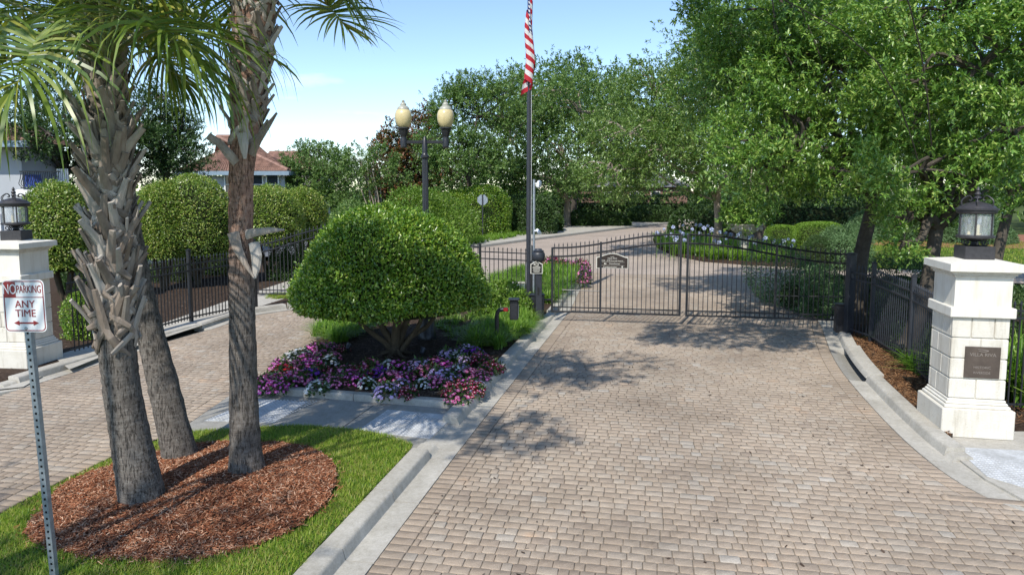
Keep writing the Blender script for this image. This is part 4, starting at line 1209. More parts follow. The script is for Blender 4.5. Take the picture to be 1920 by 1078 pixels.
cp_ = gd(1000, 560, .1); 
t = empty('camera_pole', (cp_.x, cp_.y - .4, .09), 'slim galvanised pole with two white security cameras right of the flagpole', 'camera pole')
HC = at(1000, 336, cp_.y - .4).z
b = MB(); b.lathe((0, 0, 0), [(.04, 0), (.04, HC - .1)], 10); b.build('shaft', M['galv'], t, True, True)
for py, kind in ((346, 'dome_camera'), (434, 'bullet_camera')):
    z = at(1000, py, cp_.y - .4).z - .09
    c = MB(); 
    if kind == 'dome_camera':
        c.box((.08, -.02, z + .03), (.12, .03, .03), bev=.004)
        pts_ = [(.02, -.13), (.07, -.09), (.085, .0), (.07, .09), (.02, .13)]
        q = MB().lathe((0, 0, 0), [(r, zz) for r, zz in pts_], 12)
        Mx = Matrix.Translation((.15, -.03, z)) @ Matrix.Rotation(.25, 4, 'Y')
        c.add([Mx @ Vector(v) for v in q.v], q.f)
    else:
        c.box((.06, -.02, z + .02), (.1, .05, .05), bev=.006)
        q = MB().tube([Vector((.10, -.02, z + .04)), Vector((.15, -.12, z)), Vector((.17, -.22, z - .04))], [.055, .055, .06], 10)
        c.add(q.v, q.f)
    c.build(kind, M['plastic_white'], t, True, True)
wp = gd(988, 548, .1)
t = empty('conduit_post', (wp.x, wp.y, .09), 'white square conduit post at the foot of the flagpole', 'post')
MB().box((0, 0, .5), (.09, .09, 1.0), bev=.006).build('shaft', M['plastic_white'], t, local=True)
MB().box((0, 0, 1.01), (.11, .11, .03), bev=.008).build('cap', M['plastic_white'], t, local=True)
wp = gd(970, 556, .1)
t = empty('utility_box', (wp.x, wp.y + .4, .09), 'low grey utility box among the grasses left of the flagpole', 'utility box')
MB().box((0, 0, .20), (.50, .34, .40), rz=.15, bev=.02).build('cabinet', M['galv'], t, local=True)
MB().box((0, 0, .42), (.54, .38, .03), rz=.15, bev=.01).build('lid', M['concrete'], t, local=True)

# card reader on a gooseneck
cr = gd(932, 645, .1)
t = empty('card_reader', (cr.x, cr.y, .09), 'black gooseneck keypad post with hooded box by the main lane', 'keypad')
zt = at(932, 580, cr.y).z - .09
k = pxm(cr.y)
pts = smooth_open([Vector((0, 0, 0)), Vector((0, 0, zt * .6)), Vector((0, 0, zt - .14)), Vector((.04, 0, zt - .03)), Vector((.14, 0, zt)), Vector((.27, 0, zt))], 5)
MB().tube(pts, .048, 10).build('gooseneck', M['black_metal'], t, True, True)
MB().box((.20, -.045, zt), (.10, .02, .085), bev=.006).build('red_panel', M['red_glass'], t, local=True)
bx = MB(); bx.box((.39, 0, zt - .0), (.20, .24, .46), bev=.02); bx = bx.build('box', M['black_metal'], t, local=True)
MB().box((.39, -.03, zt + .245), (.25, .32, .025), bev=.008).build('hood', M['black_metal'], bx, local=True)
MB().box((.493, -.01, zt - .03), (.012, .17, .30), bev=.005).build('keypad', M['galv'], bx, local=True)

# twin-globe street lamp
lpb = gd(801, 634, .1)
t = empty('street_lamp', (lpb.x, lpb.y, .09), 'black fluted lamp post with two cream globes behind the clipped tree', 'street lamp')
kY = lpb.y
def lz(py): return at(800, py, kY).z - .09
zt = lz(288)
b = MB(); b.lathe((0, 0, 0), [(.22, 0), (.22, .12), (.19, .16), (.19, .45), (.15, .52), (.12, .75), (.085, .8)], 16); b.build('base', M['black_metal'], t, True, True)
fl_v = MB(); n = 24
prof = [(.075, .8), (.072, 2.0), (.065, zt - .1)]
vs, fs = [], []
for r, z in prof:
    for i in range(n):
        q = 2 * math.pi * i / n; rr = r * (1.07 if i % 2 else .9)
        vs.append((rr * math.cos(q), rr * math.sin(q), z))
for j in range(2):
    for i in range(n): fs.append((j * n + i, j * n + (i + 1) % n, (j + 1) * n + (i + 1) % n, (j + 1) * n + i))
fl_v.add(vs, fs); fl_v.build('fluted_shaft', M['grey_metal'], t, local=True)
b = MB(); b.lathe((0, 0, zt - .12), [(.07, 0), (.10, .02), (.10, .06), (.075, .08), (.06, .14), (.06, .42), (.035, .46), (.02, .52)], 16); b.build('capital', M['black_metal'], t, True, True)
half = 39 * kY / F
za = lz(267)
MB().box((0, 0, za), (half * 2, .05, .075), bev=.01).build('cross_arm', M['black_metal'], t, local=True)
for s in (-1, 1):
    x = s * half
    b = MB(); b.lathe((x, 0, za - .05), [(.05, -.08), (.075, -.06), (.075, .12), (.06, .16), (.065, .18), (.095, .25), (.11, .34), (.145, .36), (.145, .385), (.10, .39)], 16)
    f = b.build('fitter', M['black_metal'], t, True, True)
    zb = za + .335
    gz = lz(190) - zb
    b = MB(); b.lathe((x, 0, zb), [(.10, 0), (.14, .04), (.18, .12), (.198, .22), (.195, .31), (.17, .385), (.13, .42)], 20); g_ = b.build('globe', M['globe'], t, True, True)
    b = MB(); b.lathe((x, 0, zb + .42), [(.145, -.01), (.14, .03), (.10, .07), (.07, .085), (.075, .11), (.06, .14), (.03, .165), (.04, .19), (.01, .22)], 16); b.build('globe_cap', M['globe_top'], g_, True, True)

# no-parking sign on a perforated post, slightly tilted
sb = Vector((-4.35, 6.5, .05))
sb = gd(104, 1092, .06)
t = empty('no_parking_sign', (sb.x, sb.y, .04), 'white and maroon no parking sign on a perforated steel post, leaning left', 'sign')
top = at(46, 528, sb.y + .05)
ax = (top - Vector(t.location)); Lp = ax.length; zx = ax.normalized()
yx = Vector((-.10, -1, 0)); yx = (yx - zx * yx.dot(zx)).normalized(); xx = yx.cross(zx) * -1
R3 = Matrix((xx, -yx, zx)).transposed().to_4x4()       # local x right, y away, z along the post
kx = pxm(sb.y)
pw, pd, th = .070, .045, .006
def bx_(c, s): 
    q = MB().box(c, s, bev=0); return q
post = MB()
# front face with a row of punched holes: built as bands round each hole
nh = 46; pitch_h = Lp / nh; hr = .011
fw = .052
vs, fs = [], []
post.box((-fw / 2 + (fw / 2 - hr) / 2, -.022, Lp / 2), (fw / 2 - hr, .004, Lp)); post.box((fw / 2 - (fw / 2 - hr) / 2, -.022, Lp / 2), (fw / 2 - hr, .004, Lp))
for i in range(nh + 1):
    z = i * pitch_h
    hgt = pitch_h - 2 * hr
    post.box((0, -.022, min(max(z, hgt / 2), Lp - hgt / 2)), (2 * hr, .004, hgt))
post.box((-fw / 2 - .001, -.002, Lp / 2), (.004, .044, Lp)); post.box((fw / 2 + .001, -.002, Lp / 2), (.004, .044, Lp)); post.box((0, .021, Lp / 2), (fw, .004, Lp))
post.v = [tuple(R3 @ Vector(v)) for v in post.v]
post.build('post', M['galv'], t, local=True)
MB().add([tuple(R3 @ Vector(v)) for v in MB().box((0, -.010, Lp / 2), (fw - .008, .004, Lp)).v], MB().box((0, 0, 0), (1, 1, 1)).f).build('post_inside', M['hole'], t, local=True)
# plate
sw, sh = 86 * kx, 100 * kx
zc = Lp - sh * .46
def rrect(w, h, r, n=5):
    out = []
    for cx_, cz_, a0 in ((w / 2 - r, -h / 2 + r, -math.pi / 2), (w / 2 - r, h / 2 - r, 0), (-w / 2 + r, h / 2 - r, math.pi / 2), (-w / 2 + r, -h / 2 + r, math.pi)):
        for i in range(n + 1):
            q = a0 + math.pi / 2 * i / n
            out.append((cx_ + r * math.cos(q), cz_ + r * math.sin(q)))
    return out
pl_ = empty('plate', (0, 0, 0)); pl_.parent = t
pl_.location = R3 @ Vector((0, -.028, zc))
tilt = Matrix.Rotation(math.radians(1.5), 4, 'Y')
pl_.rotation_euler = (R3 @ tilt).to_euler()
pl_.location = R3 @ Vector((0.0, -.028, zc))
def ring(po, pi, y0, y1):
    n = len(po)
    vs = [(p[0], y, p[1]) for y in (y0, y1) for pp in (po, pi) for p in pp]
    fs = []
    for i in range(n):
        j = (i + 1) % n
        fs += [(i, j, n + j, n + i), (i, 2 * n + i, 2 * n + j, j), (n + i, n + j, 3 * n + j, 3 * n + i), (2 * n + i, 3 * n + i, 3 * n + j, 2 * n + j)]
    return MB().add(vs, fs)
r0 = .045 * sw / .4
plate(rrect(sw, sh, r0), -.002, .002).build('panel', M['sign_white'], pl_, local=True)
ring(rrect(sw * .955, sh * .96, r0 * .85), rrect(sw * .915, sh * .925, r0 * .65), -.0045, -.0022).build('border', M['sign_red'], pl_, local=True)
MB().box((-.32 * sw, -.0033, .315 * sh), (.275 * sw, .0022, .285 * sh)).build('red_field', M['sign_red'], pl_, local=True)
MB().box((0, -.0033, .168 * sh), (.91 * sw, .0022, .013 * sh)).build('rule', M['sign_red'], pl_, local=True)
text(pl_, 'NO', (-.322 * sw, -.0052, .315 * sh), .27 * sh, M['sign_white'], FR, sx=.66, depth=.0008)
text(pl_, 'PARKING', (.135 * sw, -.0042, .315 * sh), .205 * sh, M['sign_red'], FR, sx=.60, depth=.0012)
text(pl_, 'ANY', (0.02 * sw, -.0042, .03 * sh), .20 * sh, M['sign_red'], FR, sx=1.0, depth=.0012)
text(pl_, 'TIME', (0.02 * sw, -.0042, -.145 * sh), .20 * sh, M['sign_red'], FR, sx=1.0, depth=.0012)
ay = -.325 * sh
q = [(-.30, 0), (-.17, .055), (-.17, .018), (.17, .018), (.17, .055), (.30, 0), (.17, -.055), (.17, -.018), (-.17, -.018), (-.17, -.055)]
plate([(a * sw + .01, ay + b * sw) for a, b in q[::-1]], -.0052, -.003).build('arrow', M['sign_red'], pl_, local=True)
for z in (.43, -.43): MB().add([(v[0], v[2], v[1]) for v in MB().lathe((0, z * sh, -.008), [(.013, 0), (.016, .003), (.014, .006)], 10).v], MB().lathe((0, 0, 0), [(1, 0), (1, 1), (1, 2)], 10).f).build('bolt', M['galv'], pl_, local=True)

# stop sign seen from behind, beyond the gate
ss = gd(905, 447)
t = empty('stop_sign', (ss.x, ss.y, 0.0), 'pale grey back of an octagonal stop sign before the far rounded hedge', 'sign')
zs = at(905, 375, ss.y).z
MB().box((0, 0, zs / 2 + .2), (.09, .06, zs + .4), bev=.01).build('post', M['grey_metal'], t, local=True)
oc = [(.40 * math.cos(math.pi / 8 + i * math.pi / 4), .40 * math.sin(math.pi / 8 + i * math.pi / 4)) for i in range(8)]
m_ = plate(oc, .035, .045); m_.v = [(v[0], v[1], v[2] + zs) for v in m_.v]; m_.build('plate', M['galv'], t, local=True)
MB().box((0, .02, zs), (.09, .03, .6), bev=.006).build('mount', M['grey_metal'], t, local=True)

# ground spotlights in the flower bed
for (px, py, lab) in ((792, 668, 'small grey ground spotlight right of the clipped tree trunk'), (653, 660, 'small grey ground spotlight left of the clipped tree trunk')):
    p = gd(px, py, .12)
    t = empty('spotlight', (p.x, p.y, .10), lab, 'spotlight', 'ground spotlights')
    MB().lathe((0, 0, 0), [(.02, 0), (.02, .08)], 8).build('stake', M['black_metal'], t, True, True)
    q = MB().lathe((0, 0, 0), [(.025, -.06), (.045, -.045), (.055, .04), (.065, .075), (.05, .08)], 14)
    Mx = Matrix.Translation((0, 0, .13)) @ Matrix.Rotation(-.7, 4, 'X') @ Matrix.Rotation(.3, 4, 'Y')
    MB().add([tuple(Mx @ Vector(v)) for v in q.v], q.f).build('head', M['grey_metal'], t, True, True)

# ------------------------------------------------------------------ palms
def trunk_mesh(path, radii, n=30, rings=90, amp=.012, seed=0):
    pts = [np.array(p) for p in smooth_open(path, 10)]
    rad = np.interp(np.linspace(0, 1, len(pts)), np.linspace(0, 1, len(radii)), radii)
    s = np.concatenate([[0], np.cumsum([np.linalg.norm(pts[i + 1] - pts[i]) for i in range(len(pts) - 1)])])
    t = np.linspace(0, s[-1], rings)
    P = np.stack([np.interp(t, s, [p[k] for p in pts]) for k in range(3)], 1)
    Rr = np.interp(t, s, rad)
    rg = np.random.default_rng(seed)
    V = []
    ph = rg.uniform(0, 6.28, 8)
    for i in range(rings):
        a = np.linspace(0, 2 * np.pi, n, endpoint=False)
        z = t[i]
        bumpv = amp * (np.sin(3 * a + ph[0] + z * .7) + .7 * np.sin(7 * a + ph[1] + z * 1.9) + .5 * np.sin(12 * a + ph[2] - z * 2)) * .5
        ringb = amp * .22 * (np.sin(z * 44 + np.sin(a * 2 + ph[3]) * 1.5) + .6 * np.sin(z * 71 + np.sin(a * 3 + ph[4]) * 2)) + rg.normal(0, amp * .28, n)
        r = Rr[i] + bumpv + ringb
        V.append(np.stack([P[i, 0] + r * np.cos(a), P[i, 1] + r * np.sin(a), np.full(n, P[i, 2])], 1))
    V = np.concatenate(V)
    Q = np.array([(i * n + k, i * n + (k + 1) % n, (i + 1) * n + (k + 1) % n, (i + 1) * n + k) for i in range(rings - 1) for k in range(n)])
    return V, Q, P, Rr

def strap(pts, widths, thick, side):
    """flat tapering strap along points; side = direction of its width"""
    pts = [Vector(p) for p in pts]; vs, fs = [], []
    for i, p in enumerate(pts):
        d = (pts[min(i + 1, len(pts) - 1)] - pts[max(i - 1, 0)]).normalized()
        s = (side - d * side.dot(d)).normalized(); nn = d.cross(s)
        w = widths[i] / 2; h = thick * (1 - .4 * i / len(pts)) / 2
        vs += [p - s * w + nn * h * .1, p - s * w * .45 + nn * h * 1.7, p + s * w * .45 + nn * h * 1.7, p + s * w + nn * h * .1, p + s * w * .5 - nn * h, p - s * w * .5 - nn * h]
    for i in range(len(pts) - 1):
        for k in range(6):
            fs.append((i * 6 + k, i * 6 + (k + 1) % 6, (i + 1) * 6 + (k + 1) % 6, (i + 1) * 6 + k))
    fs.append((5, 4, 3, 2, 1, 0)); o = (len(pts) - 1) * 6; fs.append(tuple(range(o, o + 6)))
    return vs, fs

def boot_mesh(kind, R, seed):
    """old leaf base: two legs clasping the trunk that join into one stub standing off it. y = outwards"""
    rg = random.Random(seed)
    mb = MB()
    ln = {'long': rg.uniform(.30, .42), 'mid': rg.uniform(.20, .30), 'short': rg.uniform(.10, .17)}[kind]
    out = {'long': rg.uniform(.25, .5), 'mid': rg.uniform(.2, .42), 'short': rg.uniform(.2, .4)}[kind]
    sk = rg.uniform(-.06, .06)
    stub = [Vector((0, .0, -.02)), Vector((sk * .2, .035, .05)), Vector((sk * .5, .05 + out * ln * .35, .05 + ln * .45)), Vector((sk, .05 + out * ln, .05 + ln))]
    v, f = strap(stub, [.15, .115, .085, .062 if kind != 'short' else .08], .028, Vector((1, 0, 0))); mb.add(v, f)
    for s in (-1, 1):
        a1, a2 = .13 / R, .20 / R
        leg = [Vector((0, .045, .06)), Vector((s * .055, .035, -.01)), Vector((s * math.sin(a1) * R * .95, .02 - R * (1 - math.cos(a1)), -.11)), Vector((s * math.sin(a2) * R * .95, -.0 - R * (1 - math.cos(a2)), -.19 + rg.uniform(-.03, .03)))]
        v, f = strap(leg, [.055, .07, .072, .05], .022, Vector((0, .25, 1)).cross(Vector((s, 0, 0))).cross(Vector((s * .7, 0, -.7))) if False else Vector((.7 * s, 0, .7))); mb.add(v, f)
    return mb

def frond_mesh(base, hub, axis, L, seed, n=50, droop=.55, spread=150, wid=.047, stiff=0.0, roll=0.0):
    """fan frond: arched stalk, short curved midrib, radiating leaflets whose tips hang"""
    rg = np.random.default_rng(seed)
    base, hub, axis = np.array(base, float), np.array(hub, float), np.array(axis, float)
    axis /= np.linalg.norm(axis)
    side = np.cross(axis, (0, 0, 1.0)); 
    if np.linalg.norm(side) < .15: side = np.cross(axis, (hub - base) + (0.01, 0, 0))
    side /= np.linalg.norm(side)
    nn = np.cross(side, axis)
    if roll:
        side, nn = side * math.cos(roll) + nn * math.sin(roll), nn * math.cos(roll) - side * math.sin(roll)
    if nn[2] < 0 and not roll: nn = -nn
    V, T = [], []
    segs = 6
    for i in range(n):
        q = (i + .5) / n * 2 - 1
        a = math.radians(q * spread) + rg.normal(0, .03)
        along = (1 - abs(q)) ** 1.2 * .42 * L
        # midrib curves down
        st = hub + axis * along - np.array((0, 0, 1)) * (along ** 2) * .55 / L
        l = L * (.62 + .38 * math.cos(a * .5)) * rg.uniform(.88, 1.08) * (.72 if abs(q) < .25 else 1)
        d = axis * math.cos(a) + side * math.sin(a) + nn * (.22 + rg.normal(0, .10))
        d /= np.linalg.norm(d)
        wdir = np.cross(d, nn); wdir /= np.linalg.norm(wdir)
        tw = rg.normal(0, .5); w2 = wdir * math.cos(tw) + nn * math.sin(tw)
        dr = droop * rg.uniform(.6, 1.5)
        o = len(V)
        p = st.copy(); dirc = d.copy()
        sag = rg.uniform(.05, .38)
        for k in range(segs + 1):
            t = k / segs
            w = wid * (.55 + 1.3 * t - 1.85 * t * t + .02) * (1 if t < .99 else 0)
            w = max(w, .002)
            V.append(p + w2 * w / 2); V.append(p - w2 * w / 2)
            p = p + dirc * l / segs
            dirc = dirc + np.array((0, 0, -1)) * dr * (.14 + 1.15 * max(0, t - sag)) 
            dirc /= np.linalg.norm(dirc)
        for k in range(segs):
            b = o + 2 * k
            T += [(b, b + 1, b + 3), (b, b + 3, b + 2)]
    return np.array(V), np.array(T)

def stalk(base, hub, lift):
    b, h = Vector(base), Vector(hub)
    m_ = b.lerp(h, .5) + Vector((0, 0, lift))
    return smooth_open([b, b.lerp(h, .25) + Vector((0, 0, lift * .8)), m_, b.lerp(h, .78) + Vector((0, 0, lift * .75)), h], 3)

def palm(name, label, path, radii, bark_mat, boots, fronds, seed, crown, random_fronds=0, rf=None, boot_scale=1.0):
    """boots: (z0,z1,count,kinds) ; fronds: (hub, axis, L, droop, roll)"""
    b0 = Vector(path[0])
    t = empty(name, b0, label, 'palm tree', 'palms in the oval mulch bed')
    V, Q, P, Rr = trunk_mesh(path, radii, seed=seed)
    link('trunk', npmesh('trunk', V - np.array(b0), Q, bark_mat, True), t)
    rg = random.Random(seed)
    if boots:
        meshes = {}
        for z0, z1, cnt, kinds, scl in boots:
            for i in range(cnt):
                z = z0 + (z1 - z0) * (i + rg.uniform(-.3, .3)) / cnt
                c_ = Vector([np.interp(z, P[:, 2], P[:, k]) for k in range(3)]); R = float(np.interp(z, P[:, 2], Rr))
                kind = rg.choice(kinds)
                key = (kind, rg.randrange(4), round(R, 2))
                if key not in meshes:
                    m_ = boot_mesh(kind, max(R, .14), hash(key[:2]) % 1000 if False else key[1] * 17 + len(kind))
                    me = bpy.data.meshes.new('leaf_base'); me.from_pydata([tuple(v) for v in m_.v], [], m_.f); me.materials.append(M['boot']); me.update(); meshes[key] = me
                ang = i * 2.39996 + rg.uniform(-.12, .12)
                o = link('leaf_base', meshes[key], t)
                o.location = c_ - b0 + Vector((math.cos(ang) * (R - .02), math.sin(ang) * (R - .02), 0))
                o.rotation_euler = (rg.uniform(-.12, .12), (1 if i % 2 else -1) * rg.uniform(.1, .52), ang - math.pi / 2)
                s_ = scl * rg.uniform(.85, 1.15); o.scale = (s_, s_ * rg.uniform(.8, 1.2), s_ * rg.uniform(.85, 1.15))
    crown = Vector(crown)
    allf = list(fronds)
    for i in range(random_fronds):
        az = i * 2.39996 + rg.uniform(-.2, .2)
        el = rf[0] + (rf[1] - rf[0]) * (i / max(1, random_fronds - 1)) + rg.uniform(-.1, .1)
        l = rf[2] * rg.uniform(.85, 1.15)
        hub = crown + Vector((math.cos(az) * math.cos(el), math.sin(az) * math.cos(el), math.sin(el))) * l + Vector((0, 0, -.12 * l * math.cos(el)))
        ax = Vector((math.cos(az) * math.cos(el - .55), math.sin(az) * math.cos(el - .55), math.sin(el - .55)))
        allf.append((hub, ax, rf[3] * rg.uniform(.9, 1.1), rf[4] * rg.uniform(.7, 1.4), 0))
    for i, (hub, ax, L_, dr, roll) in enumerate(allf):
        V, T = frond_mesh(crown, hub, ax, L_, seed * 100 + i, droop=dr, roll=roll)
        f = link('frond', npmesh('frond', V - np.array(b0), T, M['frond']), t)
        hv = Vector(hub); aim = crown + (hv - crown).normalized() * .08
        lift = .10 * (hv - crown).length
        MB().tube(stalk(aim, hv, lift), [.034, .030, .028, .026, .024, .022, .020, .019, .018, .018, .017, .016, .015][:13], 6).build('stalk', M['petiole'], f, True)
    return t, P, Rr

b1, b2, b3 = gd(270, 936, .12), gd(464, 888, .12), gd(338, 850, .10)
Y1, Y2, Y3 = b1.y, b2.y, b3.y
k1_, k2_, k3_ = pxm(Y1), pxm(Y2), pxm(Y3)
# leaning palm with the criss-cross of old leaf bases
path1 = [at(270, 940, Y1), at(246, 820, Y1 + .03), at(228, 720, Y1 + .05), at(219, 630, Y1 + .05), at(212, 540, Y1 + .02), at(209, 440, Y1), at(205, 330, Y1), at(199, 220, Y1), at(196, 120, Y1)]
rad1 = [42 * k1_, 35 * k1_, 32.5 * k1_, 31.5 * k1_, 29 * k1_, 29 * k1_, 30 * k1_, 28 * k1_, 22 * k1_]
c1 = at(197, 120, Y1)
z_lo, z_hi = at(0, 640, Y1).z, at(0, 185, Y1).z
fr1 = []
def FR_(hpx, hpy, dY, tip, L_, dr, Yb=Y1, roll=0.0):
    h = at(hpx, hpy, Yb + dY); tp = at(tip[0], tip[1], Yb + tip[2]); fr1.append((h, tp - h, L_ * 1.3, dr * 2.0, roll))
FR_(268, 36, -.55, (330, 62, -.95), 1.10, .62)
FR_(36, 48, -.4, (-30, 90, -.8), 1.15, .75)

FR_(345, 20, .25, (430, 60, .45), 1.05, .55)
FR_(250, -60, -.7, (300, -110, -1.3), 1.1, .45)
FR_(120, -40, .6, (60, -60, 1.1), 1.15, .6)


FR_(-30, 0, .1, (-110, 30, .2), 1.15, .65)
FR_(70, 70, -.9, (20, 150, -1.4), 1.1, .9)
FR_(10, 110, .3, (-50, 190, .3), 1.1, .9)

FR_(300, 60, -.2, (370, 110, -.2), 1.05, .8)
FR_(200, 20, .9, (200, 60, 1.6), 1.1, .8)

FR_(180, -110, -.4, (150, -200, -.7), 1.15, .4)
FR_(90, -110, -.2, (20, -170, -.3), 1.15, .4)
FR_(270, 75, .55, (320, 120, .9), .95, .75)
palm('sabal_palm', 'leaning palm with a criss-cross of grey leaf bases, nearest the no parking sign', path1, rad1, M['palm_bark'],
     [(z_lo + .06, z_lo + .75, 36, ('long', 'long', 'mid'), 1.1), (z_lo + .7, z_hi - .3, 118, ('mid', 'long', 'long', 'short'), 1.02), (z_hi - .4, z_hi + .3, 36, ('mid', 'short'), .85)], fr1, 1, c1)
# straight palm
path2 = [at(464, 893, Y2), at(460, 830, Y2), at(457, 740, Y2), at(455, 600, Y2), at(453, 470, Y2), at(453, 350, Y2), at(457, 285, Y2), at(464, 200, Y2), at(471, 100, Y2), at(478, 0, Y2), at(482, -110, Y2), at(485, -230, Y2)]
rad2 = [36 * k2_, 28.5 * k2_, 25.5 * k2_, 23.5 * k2_, 21.5 * k2_, 21.5 * k2_, 23 * k2_, 28 * k2_, 33 * k2_, 35 * k2_, 33 * k2_, 26 * k2_]
c2 = at(485, -170, Y2)
zb = lambda py: at(0, py, Y2).z
fr2 = []
h = at(612, 8, Y2 + 1.6); fr2.append((h, at(650, 40, Y2 + 2.0) - h, 1.0, .35, 0))
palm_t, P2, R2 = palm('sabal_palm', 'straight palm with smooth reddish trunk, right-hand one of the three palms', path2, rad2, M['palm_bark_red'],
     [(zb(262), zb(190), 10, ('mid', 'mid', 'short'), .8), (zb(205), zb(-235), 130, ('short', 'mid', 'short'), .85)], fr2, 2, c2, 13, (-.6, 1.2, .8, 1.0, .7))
# the few remaining bases lower down the straight palm, each hung where it stands
def single_strap(t, pts, widths, label):
    d = (pts[-1] - pts[0]).normalized(); sd = d.cross(Vector((.25, -1, .25)))
    v, f = strap(pts, [w * 1.25 for w in widths], .035, sd); MB().add(v, f).build('leaf_base', M['boot'], t)['label'] = label
single_strap(palm_t, [at(470, 290, Y2 - .16), at(484, 262, Y2 - .2), at(503, 235, Y2 - .2), at(519, 212, Y2 - .2)], [.09, .075, .05, .02], 'slender dry leaf base pointing up to the right')
single_strap(palm_t, [at(462, 440, Y2 - .14), at(478, 436, Y2 - .2), at(505, 432, Y2 - .26), at(532, 431, Y2 - .3)], [.10, .08, .06, .02], 'dry leaf base sticking out to the right')
single_strap(palm_t, [at(437, 436, Y2 - .16), at(445, 465, Y2 - .2), at(460, 495, Y2 - .21), at(476, 520, Y2 - .2)], [.11, .09, .05, .02], 'dry leaf base hanging down across the trunk')
single_strap(palm_t, [at(476, 455, Y2 - .1), at(481, 480, Y2 - .17), at(480, 505, Y2 - .18), at(477, 522, Y2 - .18)], [.10, .10, .07, .03], 'grey leaf base hanging down the right side')
single_strap(palm_t, [at(444, 305, Y2 - .14), at(428, 288, Y2 - .2), at(413, 270, Y2 - .2), at(390, 255, Y2 - .2)], [.09, .085, .075, .07], 'broad dry leaf base pointing left')
single_strap(palm_t, [at(455, 250, Y2 - .19), at(457, 270, Y2 - .23), at(458, 285, Y2 - .23), at(459, 298, Y2 - .22)], [.11, .085, .06, .03], 'pale leaf base hanging on the front of the trunk')
# back palm, leaning left behind the first one
path3 = [at(338, 855, Y3), at(322, 790, Y3), at(303, 710, Y3 + .05), at(283, 630, Y3 + .1), at(262, 540, Y3 + .1), at(240, 430, Y3 + .05), at(222, 320, Y3), at(208, 200, Y3), at(198, 60, Y3), at(192, -40, Y3)]
rad3 = [33 * k3_, 29 * k3_, 27 * k3_, 24.5 * k3_, 23 * k3_, 23 * k3_, 24 * k3_, 26 * k3_, 30 * k3_, 26 * k3_]
c3 = at(192, -45, Y3)
palm('sabal_palm', 'palm leaning left behind the criss-cross one, lichen-grey at its foot', path3, rad3, M['palm_bark'],
     [(at(0, 180, Y3).z, at(0, -40, Y3).z, 46, ('short', 'mid'), .95)], [], 3, c3, 18, (-.55, 1.2, .95, 1.15, .65))

# ------------------------------------------------------------------ leaves in bulk
def unit(a): return a / np.maximum(np.linalg.norm(a, axis=-1, keepdims=True), 1e-9)

def leaf_geo(P, A, Nn, Ls, Ws, fold=.18):
    A = unit(A); S = unit(np.cross(A, Nn)); Nn = np.cross(S, A)
    m_ = P + A * (Ls * .48)[:, None]
    up = Nn * (Ws * fold)[:, None]
    V = np.stack([P, m_ + S * (Ws / 2)[:, None] + up, P + A * Ls[:, None], m_ - S * (Ws / 2)[:, None] + up], 1).reshape(-1, 3)
    T = (np.array([(0, 1, 2), (0, 2, 3)])[None] + (np.arange(len(P)) * 4)[:, None, None]).reshape(-1, 3)
    return V, T

def sphere_dirs(n, rg):
    return unit(rg.normal(size=(n, 3)))

def crown_leaves(blobs, nleaf, L_, W_, rg, clump=.34, per_twig=9, flat=.75, shell=.55, hang=0.0, clumps_per=None):
    """leaves on twigs, twigs in clumps, clumps through the outer part of each bough's volume"""
    blobs = [(np.array(c, float), np.array(r, float)) for c, r in blobs]
    vol = np.array([r.prod() ** (2 / 3) for _, r in blobs]); vol /= vol.sum()
    PP, AA, NN = [], [], []
    heads = []
    for (c, r), f in zip(blobs, vol):
        n = int(nleaf * f / per_twig)
        k = clumps_per or max(8, int(10 + r.mean() * 9))
        d = sphere_dirs(k, rg)
        rr = rg.uniform(shell, 1.02, (k, 1)) ** .8
        cc = c + d * r * rr
        heads += [(c, q) for q in cc]
        w = rg.uniform(.4, 1.6, k); w /= w.sum()
        idx = rg.choice(k, n, p=w)
        cr = r.mean() * clump * rg.uniform(.6, 1.35, k)
        off = rg.normal(0, 1, (n, 3)) * .48
        off[:, 2] *= flat
        tw = cc[idx] + off * cr[idx][:, None]
        out = unit(tw - c) * .7 + unit(off) * .8 + rg.normal(0, .35, (n, 3))
        out[:, 2] += .15 - hang
        out = unit(out)
        # leaves along each twig
        twl = L_ * rg.uniform(1.2, 2.6, n)
        t = np.linspace(.4, 1, per_twig)
        base = tw[:, None] + out[:, None] * (t[None] * twl[:, None])[..., None]
        rad = unit(rg.normal(size=(n, per_twig, 3)))
        ax = out[:, None] * .6 + rad * .95
        ax[..., 2] -= hang * .4
        up = np.array((0, 0, 1.0)) + out[:, None] * .45 + rg.normal(0, .38, (n, per_twig, 3))
        PP.append(base.reshape(-1, 3)); AA.append(ax.reshape(-1, 3)); NN.append(up.reshape(-1, 3))
    P, A, Nn = np.concatenate(PP), np.concatenate(AA), np.concatenate(NN)
    Ls = L_ * rg.uniform(.65, 1.25, len(P)); Ws = W_ * rg.uniform(.7, 1.25, len(P))
    V, T = leaf_geo(P, A, Nn, Ls, Ws)
    return V, T, heads

def limb_path(a, b, rg, bend=.18):
    a, b = np.array(a, float), np.array(b, float)
    l = np.linalg.norm(b - a)
    m1 = a + (b - a) * .35 + rg.normal(0, bend * l * .4, 3) + (0, 0, bend * l * .6)
    m2 = a + (b - a) * .7 + rg.normal(0, bend * l * .3, 3) + (0, 0, bend * l * .3)
    return [Vector(p) for p in smooth_open([a, m1, m2, b], 4)]

